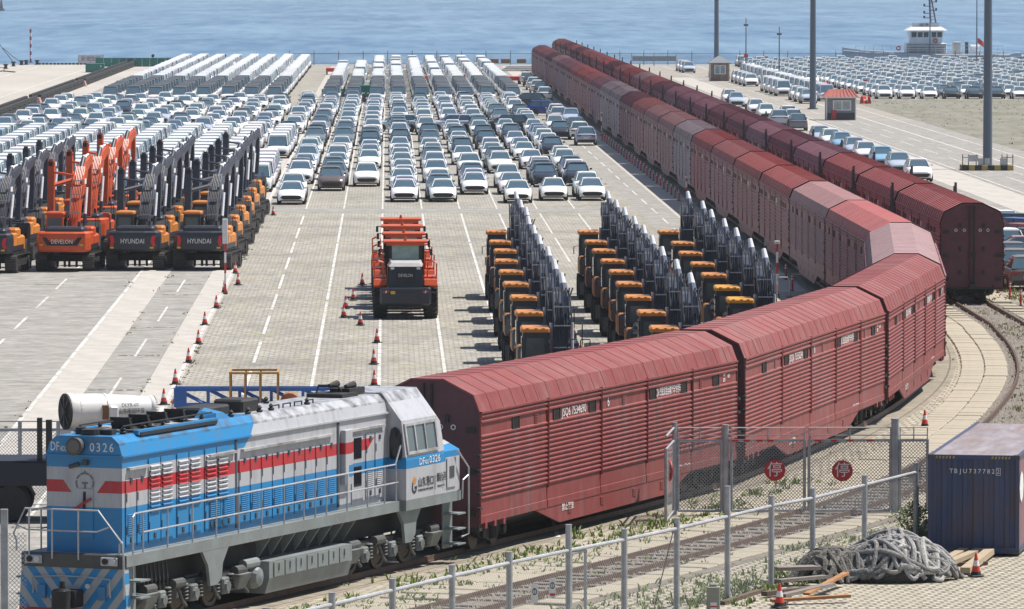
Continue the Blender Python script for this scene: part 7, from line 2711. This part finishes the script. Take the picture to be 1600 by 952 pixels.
def stop_sign(px, py, r, label, rz=0, dy=-.1):
    x = gx(px)
    z = CAM_H - (py + 48.0) * (GY + dy) / 9700.0
    o = thing('stop_sign', label, 'sign', (x, GY + dy, z), rz, 'round red stop signs')
    new('disc', MB().cyl((0, -.02, 0), (0, .02, 0), r, n=28).mesh('disc', mat('sign_red', (.46, .02, .028), .5, var=.05)), o)
    new('character', text_mesh('停', r * 1.5, m_white, face_M((0, -.024, 0), (1, 0, 0)), .003), o)
    return o


stop_sign(1212, 737, .30, 'round red sign with white character on the gate leaf towards the red train')
stop_sign(1318, 738, .30, 'round red sign with white character on the gate leaf towards the container')
stop_sign(1042, 737, .30, 'round red sign seen edge-on upon the swung-open gate leaf', R(-78), -1.6).location.x = gx(1042) + .02
x = gx(1432)
for i, xx in enumerate((-.09, .09)):
    o = thing('gate_notice', f'white plate on the gate panel beside the container, {"lower" if i == 0 else "upper"} of the two', 'sign', (x + xx * 1.1, GY - .06, 1.15 + .06 * i), 0)
    new('plate', MB().box(-.08, .08, -.01, .01, -.22, .22).mesh('plate', m_wglass2), o)
    new('symbol', MB().cyl((0, -.014, .05), (0, -.011, .05), .05, n=12).mesh('symbol', m_dkgrey), o)
# black stay wire
o = thing('stay_wire', 'thin black stay wire slanting down from a fence post', 'wire', (FP[8][0] - .05, FP[8][1] - .1, 0))
new('cable', MB().tube([(0, 0, 2.2), (-.42, -.4, .6), (-.56, -.5, .02)], .014, 5).mesh('cable', m_black), o)
new('anchor', MB().box(-.64, -.48, -.58, -.42, 0, .04).mesh('anchor', m_dkgrey), o)
x, y = G(1114.5, 956)
o = thing('concrete_marker', 'grey concrete marker post with red plate beside the fence', 'post', (x, y, 0))
new('shaft', MB().bevbox(-.16, .16, -.14, .14, 0, .62, .02).bevbox(-.1, .1, -.1, .1, .62, .7, .03).mesh('shaft', mat('marker_concrete', (.30, .29, .25), .85, var=.15)), o)
new('plate', MB().box(-.08, .08, -.155, -.142, .05, .24).box(-.08, .08, -.157, -.154, .12, .16, 1).mesh('plate', [m_white, m_redpaint]), o)

# ------------------------------------------------------------------ blue container
m_cblue = mat('container_blue', (.042, .064, .145), .6, var=.25, scale=1.2, stretch=(1, 1, .3), dirt=(.10, .06, .042), dirt_amt=.8, dirt_scale=1.4)
m_croof = mat('container_roof', (.36, .32, .335), .6, var=.25, scale=1.5, stretch=(2, .4, 1), dirt=(.25, .12, .075), dirt_amt=.55, dirt_scale=.6)
m_cside = mat('container_side', (.33, .21, .23), .6, var=.15, scale=1.5, dirt=(.26, .12, .08), dirt_amt=.5)
cx_, cy_ = G(1449.5, 868)
CT = R(11.5)
co = thing('shipping_container', 'blue shipping container with white code and rusty corrugated roof', 'container', (cx_, cy_, .08), -CT)
CWd, CL, CHt = 2.44, 12.0, 2.62


def corr(n, w0, w1, d_, ph=.25):
    """corrugation profile: list of (along, depth)"""
    out = []
    p = (w1 - w0) / n
    for k in range(n):
        a = w0 + k * p
        out += [(a, 0), (a + p * .35, 0), (a + p * .5, d_), (a + p * .85, d_)]
    out.append((w1, 0))
    return out


end = corr(8, .1, CWd - .1, .04)
new('front_panel', MB().loft([[(x, .03 + d, z) for x, d in end] for z in (.16, CHt - .12)], cap=False, closed=False).mesh('front_panel', m_cblue, fix=False), co)
sidep = corr(42, .1, CL - .1, .04)
new('side_panel', MB().loft([[(CWd - .03 - d, y, z) for y, d in sidep] for z in (.16, CHt - .1)], cap=False, closed=False).mesh('side_panel', m_cside), co)
new('side_panel', MB().loft([[(.03 + d, y, z) for y, d in sidep] for z in (.16, CHt - .1)], cap=False, closed=False).mesh('side_panel', m_cblue), co)
roofp_ = corr(30, .1, CL - .1, -.06)
new('roof_panel', MB().loft([[(x, y, CHt - .02 + d) for y, d in roofp_] for x in (.06, CWd - .06)], cap=False, closed=False).mesh('roof_panel', m_croof), co)
new('back_panel', MB().box(.1, CWd - .1, CL - .06, CL - .03, .16, CHt - .1).mesh('back_panel', m_cblue), co)
frm = MB()
for x in (0, CWd - .1):
    for y in (0, CL - .1):
        frm.box(x, x + .1, y, y + .1, 0, CHt)
frm.box(.1, CWd - .1, .0, .1, .0, .16).box(.1, CWd - .1, 0.01, .1, CHt - .12, CHt - .005)
frm.box(0.0, .1, .1, CL - .1, CHt - .1, CHt - .005).box(CWd - .1, CWd, .1, CL - .1, CHt - .1, CHt - .005).box(0, .1, .1, CL - .1, .0, .16).box(CWd - .1, CWd, .1, CL - .1, 0, .16)
new('frame', frm.mesh('frame', m_cblue), co)
cc = MB()
for x in (-.01, CWd - .17):
    for z in (-.01, CHt - .11):
        cc.bevbox(x, x + .18, -.01, .17, z, z + .12, .015)
new('corner_casting', cc.mesh('corner_casting', m_dkgrey), co)
hz = MB()
for x0 in (.2, CWd - .75):
    for k in range(6):
        a = x0 + k * .09
        hz.add([(a, -.004, CHt - .1), (a + .045, -.004, CHt - .1), (a + .065, -.004, CHt - .03), (a + .02, -.004, CHt - .03)], [(0, 1, 2, 3)])
new('hazard_stripe', hz.mesh('hazard_stripe', m_byel, fix=False), co)
tx = MB()
for i, chh in enumerate('TBJU737782'):
    tx.join(text_mesh(chh, .17, m_white, face_M((.62 + i * .122 + (.02 if i > 3 else 0), .024, 2.18), (1, 0, 0)), .003))
tx.join(text_mesh('2', .17, m_white, face_M((.62 + 10 * .122 + .03, .024, 2.18), (1, 0, 0)), .003))
for a, b_, c_, d_ in ((1.815, 1.825, 2.09, 2.27), (1.925, 1.935, 2.09, 2.27), (1.815, 1.935, 2.08, 2.09), (1.815, 1.935, 2.27, 2.28)):
    tx.box(a, b_, .018, .024, c_, d_)
new('lettering', tx.mesh('lettering', m_white, fix=False), co)
new('side_emblem', MB().add([(CWd + .002, .6 + .5 * math.cos(k * .785), 1.75 + .42 * math.sin(k * .785)) for k in range(8)], [tuple(range(8))]).mesh('side_emblem', m_white, fix=False), co)
# timbers on which it stands and loose timbers in front
m_timber = mat('pale_timber', (.42, .33, .22), .8, var=.2, scale=4, stretch=(1, 6, 1), dirt=(.20, .16, .12), dirt_amt=.5, dirt_scale=2)
m_dktimber = mat('dark_timber', (.12, .085, .065), .85, var=.3, scale=4, stretch=(1, 6, 1))
m_rusttimber = mat('orange_timber', (.36, .17, .07), .8, var=.25, scale=3)
m_greytimber = mat('grey_timber', (.22, .19, .165), .85, var=.3, scale=4, stretch=(1, 5, 1))


def timber(p0, p1, wd, th, m, label, h0=.0, h1=.0):
    x0, y0 = G(*p0)
    x1, y1 = G(*p1)
    L_ = math.hypot(x1 - x0, y1 - y0)
    o = thing('timber', label, 'plank', (x0, y0, h0), math.atan2(y1 - y0, x1 - x0) - math.pi / 2, 'loose timbers by the container and rope')
    sl_ = (h1 - h0) / L_
    p = MB()
    p.hexa([(-wd / 2, 0, 0), (wd / 2, 0, 0), (wd / 2, L_, sl_ * L_), (-wd / 2, L_, sl_ * L_), (-wd / 2, 0, th), (wd / 2, 0, th), (wd / 2 - .005, L_, th + sl_ * L_), (-wd / 2, L_, th + sl_ * L_)])
    o.data = None
    new('board', p.mesh('board', m), o)
    return o


timber((1453, 880), (1488, 868), .22, .11, m_timber, 'pale timber balk under the container corner by the rope', .02, .02)
timber((1468, 890), (1512, 866), .24, .12, m_timber, 'pale timber balk, second from the rope in front of the container', .10, .10)
timber((1466, 896), (1534, 868), .24, .12, m_timber, 'longest pale timber balk lying on the two dark ones', .10, .10)
timber((1508, 899), (1546, 872), .26, .15, m_timber, 'pale timber balk next to the traffic cone by the container', .05, .10)
timber((1466, 897), (1497, 896), .14, .09, m_dktimber, 'dark timber lying crosswise in front of the pale balks', .02, .02)
timber((1480, 886), (1542, 884), .14, .09, m_dktimber, 'dark timber lying crosswise beneath the pale balks', .02, .02)
# planks left of the rope
timber((1128, 946), (1190, 926), .16, .1, m_dktimber, 'dark plank on the ground beside the marker post', .0, .0)
timber((1194, 935), (1280, 925), .2, .12, m_dktimber, 'black charred plank under the plank heap', .05, .05)
timber((1210, 917), (1276, 914), .5, .09, m_greytimber, 'broad grey plank on top of the plank heap', .42, .40)
timber((1216, 926), (1290, 919), .22, .08, m_greytimber, 'narrow grey plank in the middle of the plank heap', .25, .25)
timber((1222, 941), (1300, 928), .22, .08, m_greytimber, 'grey plank sloping under the orange one', .12, .2)
timber((1205, 946), (1327, 942), .24, .07, m_rusttimber, 'long orange rusty plank lying in front of the heap', .08, .14)
timber((1260, 938), (1322, 917), .16, .06, m_rusttimber, 'orange-brown plank leaning against the dirty netting', .12, .32)
timber((1222, 948), (1236, 925), .2, .12, m_dktimber, 'short black block under the orange plank', .0, .0)

# ------------------------------------------------------------------ rope heap
m_rope = bpy.data.materials.new('braided_rope')
m_rope.use_nodes = True
t = m_rope.node_tree
b = t.nodes['Principled BSDF']
b.inputs['Roughness'].default_value = .9
tc = t.nodes.new('ShaderNodeTexCoord')
oi = t.nodes.new('ShaderNodeObjectInfo')
vo = t.nodes.new('ShaderNodeTexVoronoi')
vo.inputs['Scale'].default_value = 15
lk(t, tc.outputs['Object'], vo.inputs['Vector'])
mr = t.nodes.new('ShaderNodeMapRange')
mr.inputs[1].default_value, mr.inputs[2].default_value, mr.inputs[3].default_value, mr.inputs[4].default_value = 0, .6, 1.1, .7
lk(t, vo.outputs['Distance'], mr.inputs[0])
n = t.nodes.new('ShaderNodeTexNoise')
n.inputs['Scale'].default_value = 2.5
n.inputs['Detail'].default_value = 6
lk(t, tc.outputs['Object'], n.inputs['Vector'])
mr2 = t.nodes.new('ShaderNodeMapRange')
mr2.inputs[1].default_value, mr2.inputs[2].default_value, mr2.inputs[3].default_value, mr2.inputs[4].default_value = .35, .65, .7, 1.15
lk(t, n.outputs['Fac'], mr2.inputs[0])
q = t.nodes.new('ShaderNodeMath')
q.operation = 'MULTIPLY'
lk(t, mr.outputs[0], q.inputs[0])
lk(t, mr2.outputs[0], q.inputs[1])
v = t.nodes.new('ShaderNodeVectorMath')
v.operation = 'SCALE'
lk(t, oi.outputs['Color'], v.inputs[0])
lk(t, q.outputs[0], v.inputs['Scale'])
lk(t, v.outputs[0], b.inputs['Base Color'])
bp = t.nodes.new('ShaderNodeBump')
bp.inputs['Strength'].default_value = .8
bp.inputs['Distance'].default_value = .03
lk(t, mr.outputs[0], bp.inputs['Height'])
lk(t, bp.outputs[0], b.inputs['Normal'])

rx, ry = 12.75, 158.3
ro = thing('rope_heap', 'large heap of thick grey-white mooring rope beside the blue container', 'rope heap', (rx, ry, 0))
rr_ = random.Random(21)


def dome(x, y):
    e = (x / 1.85) ** 2 + (y / 1.5) ** 2
    lump = .10 * math.sin(2.3 * x + 1.1) + .07 * math.sin(3.7 * y + 2 * x)
    return max(0, (.95 + lump) * max(0, 1 - e) ** .5 - .12 * max(0, -x))


def smooth(pts_, k=5):
    out = []
    P_ = [pts_[0]] + pts_ + [pts_[-1]]
    for i in range(1, len(P_) - 2):
        a, b_, c, d = [Vector(q_) for q_ in P_[i - 1:i + 3]]
        for j in range(k):
            tt = j / k
            out.append(.5 * ((2 * b_) + (c - a) * tt + (2 * a - 5 * b_ + 4 * c - d) * tt * tt + (3 * b_ - a - 3 * c + d) * tt ** 3))
    out.append(Vector(pts_[-1]))
    return out


def inside(x, y):
    e = math.hypot(x / 1.8, y / 1.45)
    return (x / e, y / e) if e > 1 else (x, y)


for k in range(70):
    pts_ = []
    lift = rr_.uniform(.0, .16)
    if k < 44:      # slack loops hanging down the face of the heap
        px_, py_ = rr_.uniform(-1.4, 1.4), rr_.uniform(-1.15, .2)
        rw, rh, th = rr_.uniform(.16, .42), rr_.uniform(.5, 1.1), rr_.uniform(0, 6.28)
        for i in range(rr_.randint(7, 10)):
            tt = th + i * .66
            x, y = inside(px_ + rw * math.cos(tt), py_ + rh * math.sin(tt))
            pts_.append((x, y, max(.09, dome(x, y) + lift + rr_.uniform(-.03, .05))))
    else:    # long runs swept over the top
        a0, o_ = rr_.uniform(-.6, .6), rr_.uniform(-1.2, .9)
        n_ = rr_.randint(6, 10)
        bend = rr_.uniform(-.5, .5)
        for i in range(n_):
            s_ = -1.7 + 3.4 * i / (n_ - 1)
            x, y = inside(s_ * math.cos(a0) - o_ * math.sin(a0), s_ * math.sin(a0) + o_ * math.cos(a0) + bend * math.sin(i * .7))
            pts_.append((x, y, max(.09, dome(x, y) + lift + rr_.uniform(-.02, .05))))
    g_ = rr_.choice((.17, .24, .32, .42, .52)) * rr_.uniform(.9, 1.1)
    new('rope_strand', MB().tube(smooth(pts_, 6), rr_.choice((.052, .06, .07)), 8).mesh('rope_strand', m_rope, True), ro, color=(g_, g_ * .98, g_ * .94))
for k in range(22):     # turns lying round the foot of the heap
    a0 = -3.4 + .31 * k
    px_, py_ = 1.62 * math.cos(a0), 1.27 * math.sin(a0)
    rw, rh, th = rr_.uniform(.18, .4), rr_.uniform(.15, .3), rr_.uniform(0, 6.28)
    pts_ = []
    for i in range(9):
        tt = th + i * .72
        x, y = px_ + rw * math.cos(tt), py_ + rh * math.sin(tt)
        pts_.append((x, y, max(.07, dome(x, y) * .8 + .08 + .07 * math.sin(tt * 1.7))))
    g_ = rr_.choice((.22, .32, .42, .5))
    new('rope_strand', MB().tube(smooth(pts_, 5), rr_.choice((.058, .066)), 8).mesh('rope_strand', m_rope, True), ro, color=(g_, g_ * .98, g_ * .94))
core = MB()
rings = []
for z, r_ in ((0, 1.25), (.3, 1.3), (.5, 1.15), (.66, .8), (.72, .35)):
    rings.append([(r_ * math.cos(a) * rr_.uniform(.95, 1.03), .8 * r_ * math.sin(a) * rr_.uniform(.93, 1.0), z) for a in np.linspace(0, 6.283, 21)[:-1]])
new('rope_core', core.loft(rings).mesh('rope_core', m_rope, True), ro, color=(.25, .24, .225))
# dirty netting heap beside it
no = thing('net_heap', 'dirty brown-grey netting bundle slumped between the planks and the rope', 'net heap', (rx - 1.4, ry - .5, 0))
for k in range(46):
    pts_ = []
    a0 = rr_.uniform(0, 3.14)
    o_ = rr_.uniform(-.6, .6)
    for i in range(7):
        s_ = -1.0 + 2.0 * i / 6
        x, y = s_ * math.cos(a0) - o_ * math.sin(a0) + rr_.uniform(-.12, .12), (s_ * math.sin(a0) + o_ * math.cos(a0)) * .8 + rr_.uniform(-.1, .1)
        e = (x / 1.05) ** 2 + (y / .85) ** 2
        pts_.append((x, y, max(.03,   .78 * max(0, 1 - e) ** .6 + rr_.uniform(-.04, .08))))
    g_ = rr_.uniform(.10, .24)
    new('net_strand', MB().tube(smooth(pts_, 3), rr_.uniform(.045, .085), 6).mesh('net_strand', m_rope, True), no, color=(g_, g_ * .92, g_ * .82))
# bush beside the container
bv, bf = [], []
for k in range(1500):
    a, r_ = rr_.uniform(0, 6.283), abs(rr_.gauss(0, .55))
    h = rr_.uniform(.05, 1.25) * max(.25, 1 - .35 * r_)
    c = Vector((r_ * math.cos(a) * .8, r_ * math.sin(a), h))
    u1 = Vector((rr_.uniform(-1, 1), rr_.uniform(-1, 1), rr_.uniform(-.4, 1))).normalized() * rr_.uniform(.05, .11)
    u2 = Vector((rr_.uniform(-1, 1), rr_.uniform(-1, 1), rr_.uniform(-.5, .5))).normalized() * .03
    i0 = len(bv)
    bv += [tuple(c - u2), tuple(c + u2), tuple(c + u1 + u2 * .4), tuple(c + u1)]
    bf.append((i0, i0 + 1, i0 + 2, i0 + 3))
me = bpy.data.meshes.new('leaves')
me.from_pydata(bv, [], bf)
me.materials.append(m_grass)
bx_, by_ = G(1432, 856)
o = thing('bush', 'green weedy bush growing between the gate post and the blue container', 'bush', (bx_, by_ + .6, 0))
new('leaves', me, o, kind='stuff')
stm = MB()
for k in range(14):
    a = rr_.uniform(0, 6.283)
    stm.tube([(.1 * math.cos(a), .1 * math.sin(a), 0), (.3 * math.cos(a), .35 * math.sin(a), .5), (.5 * math.cos(a), .6 * math.sin(a), rr_.uniform(.7, 1.1))], .012, 4)
new('stem', stm.mesh('stem', m_grass), o)

# ------------------------------------------------------------------ trailer with fog cannon behind the locomotive, boom lift
m_cannon = mat('cannon_white', (.72, .71, .69), .45, var=.08, scale=2, dirt=(.42, .36, .28), dirt_amt=.5, dirt_scale=1.2)
ty = 176.0
tx_ = lambda px: (px - 606.0) * ty / 9700.0
zz = lambda py: CAM_H - (py + 48.0) * ty / 9700.0
o = thing('flatbed_trailer', 'dark flatbed trailer with big tyres standing behind the locomotive nose', 'trailer', (tx_(60), ty, 0))
new('bed', MB().box(-3.4, 3.9, -1.2, 1.2, 1.3, 1.75).box(-3.3, 1.35, -1.26, -1.205, 1.05, 1.7).mesh('bed', mat('trailer_navy', (.006, .009, .022), .6, var=.2)), o)
new('stake', MB().box(.0, .14, -1.1, -.8, 1.755, 2.95).mesh('stake', m_black), o)
new('stake', MB().box(.25, .42, -1.1, -.9, 1.755, 2.9).mesh('stake', m_black), o)
for xx in (-.75, -2.2, 2.6):
    for sy_ in (-1, 1):
        wv = new('wheel', MB().lathe([(.3, -.16), (.5, -.18), (.56, -.1), (.56, .1), (.5, .18), (.3, .16)], 20, axis='y', c=(xx, sy_ * 1.0, .56)).mesh('wheel', m_rubber), o)
        new('rim', MB().lathe([(.03, -.1), (.29, -.12), (.29, .12), (.03, .1)], 14, axis='y', c=(xx, sy_ * 1.0, .56)).mesh('rim', m_dkgrey), wv)
    new('mudguard', MB().tube([(xx + .72 * math.cos(a), -1.0, .56 + .68 * math.sin(a)) for a in np.linspace(.3, 2.9, 9)], .04, 5).mesh('mudguard', m_dkgrey), o)
new('pale_panel', MB().box(.66, .95, -1.0, -.96, 1.755, 2.6).mesh('pale_panel', m_wglass2), o)
cz = zz(641)
co_ = thing('fog_cannon', 'big white fog cannon barrel with black fan intake above the locomotive roof', 'fog cannon', (tx_(168), ty, 0))
L0, L1 = tx_(97) - tx_(168), tx_(241) - tx_(168)
prof = [(.50, L0), (.53, L0 + .1), (.49, L0 + .3), (.485, L0 + .9), (.46, L0 + 1.3), (.36, L1 - .12), (.39, L1 - .08), (.39, L1)]
brl = new('barrel', MB().lathe(prof, 28, axis='x', c=(0, 0, cz)).mesh('barrel', m_cannon, True), co_)
co_.rotation_euler = (0, 0, R(24))
new('fan_intake', MB().lathe([(.1, L0 - .02), (.49, L0 - .03), (.515, L0 - .03), (.515, L0 + .02)], 24, axis='x', c=(0, 0, cz)).mesh('fan_intake', m_black), co_)
fan = MB().cyl((L0 - .1, 0, cz), (L0, 0, cz), .13, n=14)
for k in range(8):
    a = k * .785
    fan.hexa([(L0 - .05, .12 * math.cos(a) - .03, cz + .12 * math.sin(a)), (L0 - .04, .12 * math.cos(a) + .05, cz + .12 * math.sin(a)), (L0 - .04, .44 * math.cos(a) + .08, cz + .44 * math.sin(a)), (L0 - .05, .44 * math.cos(a) - .05, cz + .44 * math.sin(a))] +
             [(L0 - .06, .12 * math.cos(a) - .03, cz + .12 * math.sin(a)), (L0 - .05, .12 * math.cos(a) + .05, cz + .12 * math.sin(a)), (L0 - .05, .44 * math.cos(a) + .08, cz + .44 * math.sin(a)), (L0 - .06, .44 * math.cos(a) - .05, cz + .44 * math.sin(a))])
new('fan_blade', fan.mesh('fan_blade', m_dkgrey), co_)
rgm = MB()
for x_, r_ in ((L0 + .32, .50), (L0 + 1.15, .49)):
    rgm.lathe([(r_ - .02, x_ - .03), (r_, x_ - .03), (r_, x_ + .03), (r_ - .02, x_ + .03)], 28, axis='x', c=(0, 0, cz))
new('band', rgm.mesh('band', m_cannon), co_)
nz = MB()
for k in range(30):
    a = k * .2094
    nz.cyl((L1, .37 * math.cos(a), cz + .37 * math.sin(a)), (L1 + .06, .37 * math.cos(a), cz + .37 * math.sin(a)), .025, n=5)
new('nozzle_ring', nz.mesh('nozzle_ring', m_steel), co_)
ltx = MB().join(text_mesh('DLYR-60', .15, m_green, face_M((.48, -.485, cz + .16), (1, 0, 0), (0, .35, 1)), .003, .5)).join(text_mesh('山东雨润环保', .17, m_txt, face_M((.52, -.49, cz - .02), (1, 0, 0)), .003, .78))
new('lettering', ltx.mesh('lettering', m_txt, fix=False), co_)
mnt = MB()
zb_ = 1.76
mnt.box(-.72, -.55, -.4, .4, zb_, cz - .48).box(-.12, .08, -.62, -.5, cz - .75, cz + .05).box(-.12, .08, .5, .62, cz - .75, cz + .05).box(-.15, .12, -.62, .62, zb_, cz - .62).bevbox(-.2, .06, -.68, -.45, cz - .15, cz + .16, .04)
new('mount', mnt.mesh('mount', m_cannon), co_)
new('motor_box', MB().box(-.35, -.2, -.56, -.44, cz - .22, cz + .18).mesh('motor_box', mat('rusty_box', (.20, .09, .05), .8, var=.3)), co_)
hs_ = MB().tube([(.3, -.4, cz - .45), (.6, -.3, cz - .65), (1.0, -.2, cz - .6), (1.25, -.3, cz - .35)], .02, 5).tube([(-.6, -.4, cz - .45), (-.4, -.5, cz - .6), (-.1, -.5, cz - .62)], .02, 5).box(.45, .7, -.2, .2, zb_, cz - .42)
new('water_hose', hs_.mesh('water_hose', m_black), co_)
# boom lift
ly = 188.0
lx = lambda px: (px - 606.0) * ly / 9700.0
lz = lambda py: CAM_H - (py + 48.0) * ly / 9700.0
m_bluelift = mat('lift_blue', (.045, .15, .45), .45, var=.1, dirt=(.06, .07, .10), dirt_amt=.3)
m_ocage = mat('cage_orange', (.50, .23, .04), .5, var=.15)
o = thing('boom_lift', 'blue truss boom lift with orange cage standing behind the locomotive', 'boom lift', (lx(380), ly, 0))
X0, X1 = lx(273) - lx(380), lx(520) - lx(380)
zt_, zb2 = lz(607), lz(634)
tr = MB()
for yy_ in (-.35, .35):
    tr.box(X0, X1, yy_ - .04, yy_ + .04, zt_ - .06, zt_ + .04).box(X0, X1, yy_ - .04, yy_ + .04, zb2 - .04, zb2 + .06)
    n = 5
    for k in range(n):
        a, b_ = X0 + (X1 - X0) * k / n, X0 + (X1 - X0) * (k + 1) / n
        tr.box(a, a + .08, yy_ - .035, yy_ + .035, zb2 + .06, zt_ - .06)
        tr.cyl((a + .05, yy_, zt_ - .03), (b_, yy_, zb2 + .03), .035, n=6)
tr.box(X0 - .03, X0, -.4, .4, zb2 - .02, zt_ + .02)
new('truss_boom', tr.mesh('truss_boom', m_bluelift), o)
new('end_plate', MB().box(X0 + .001, X0 + .36, -.41, -.392, zb2 + .02, zt_ - .02).mesh('end_plate', m_bluelift), o)
cg = MB()
ca, cb_ = lx(360) - lx(380), lx(434) - lx(380)
ztop, zbot = lz(580), lz(632)
for x_ in (ca, ca + .45, ca + .9, cb_):
    for yy_ in (-.95, .55):
        cg.box(x_ - .025, x_ + .025, yy_ - .025, yy_ + .025, zbot, ztop if yy_ < 0 else ztop)
for z_ in (zbot, (zbot + ztop) / 2 if False else zbot + .04, ztop):
    for yy_ in (-.95, .55):
        cg.box(ca, cb_, yy_ - .03, yy_ + .03, z_ - .03, z_ + .03)
    for x_ in (ca, cb_):
        cg.box(x_ - .03, x_ + .03, -.95, .55, z_ - .03, z_ + .03)
new('orange_cage', cg.mesh('orange_cage', m_ocage), o)
new('cage_floor', MB().box(ca, cb_, -.95, .55, zbot - .1, zbot - .04).mesh('cage_floor', m_black), o)
new('winch_drum', MB().cyl((cb_ + .35, -.4, zb2 + .1), (cb_ + .35, .4, zb2 + .1), .3, n=14).mesh('winch_drum', mat('rust_orange', (.36, .15, .06), .8)), o)
new('turntable', MB().cyl((.1, 0, 1.9), (.1, 0, zb2 - .05), .5, n=14).box(-.6, 1.1, -.6, .6, 1.2, 1.9).mesh('turntable', m_black), o)
new('chassis', MB().bevbox(-1.8, 2.2, -1.1, 1.1, .6, 1.2, .05).mesh('chassis', m_bluelift), o)
for xx in (-1.2, 1.6):
    for sy_ in (-1, 1):
        new('wheel', MB().cyl((xx, sy_ * .9, .45), (xx, sy_ * 1.2, .45), .45, n=14).mesh('wheel', m_rubber), o)

# far side chain-link fence behind the locomotive and railing by its nose
f2 = thing('chain_link_fence', 'grey chain-link fence behind the locomotive nose and trailer', 'fence', (0, 0, 0))
fy = 181.0
fx0, fx1 = (-30 - 606) * fy / 9700, (150 - 606) * fy / 9700
zr = CAM_H - (672 + 48) * fy / 9700
for k in range(4):
    x = fx0 + (fx1 - fx0) * k / 3
    new('post', MB().cyl((x, fy, 0), (x, fy, zr + .25), .06, n=8).mesh('post', m_galv), f2)
new('top_rail', MB().box(fx0, fx1, fy - .04, fy + .04, zr - .04, zr + .05).box(fx0, fx1, fy - .02, fy + .02, zr + .24, zr + .27).mesh('top_rail', m_galv), f2)
new('wire_mesh', link_mesh((fx0, fy), (fx1, fy), .1, zr - .05, .10, .008).mesh('wire_mesh', m_link, fix=False), f2, kind='stuff')
# near-left post and coil of netting by the locomotive nose
f3 = thing('chain_link_fence', 'chain-link fence end with a weathered post at the near frame corner', 'fence', (0, 0, 0))
fy = 139.0
xa = (5 - 606) * fy / 9700
new('post', MB().box(xa - .08, xa + .08, fy - .08, fy + .08, 0, CAM_H - (796 + 48) * fy / 9700).mesh('post', m_galv), f3)
new('wire_mesh', link_mesh((xa - 2.5, fy), (xa + .45, fy + .8), .05, 2.9, .10, .008).mesh('wire_mesh', m_link, fix=False), f3, kind='stuff')
dup = {k: v_ for k, v_ in LABELS.items() if len(v_) > 1}
print('labels shared by several:', {k: len(v_) for k, v_ in dup.items()})
print('objects', len(bpy.data.objects))

# ------------------------------------------------------------------ sea haze
m_haze = bpy.data.materials.new('haze_air')
m_haze.use_nodes = True
t = m_haze.node_tree
t.nodes.remove(t.nodes['Principled BSDF'])
pv = t.nodes.new('ShaderNodeVolumePrincipled')
pv.inputs['Color'].default_value = (.84, .91, .98, 1)
pv.inputs['Density'].default_value = .00008
lk(t, pv.outputs[0], t.nodes['Material Output'].inputs['Volume'])
hz_ = new('haze', MB().box(-9500, 9500, -80, 20500, -5, 60).mesh('haze', m_haze), kind='stuff')
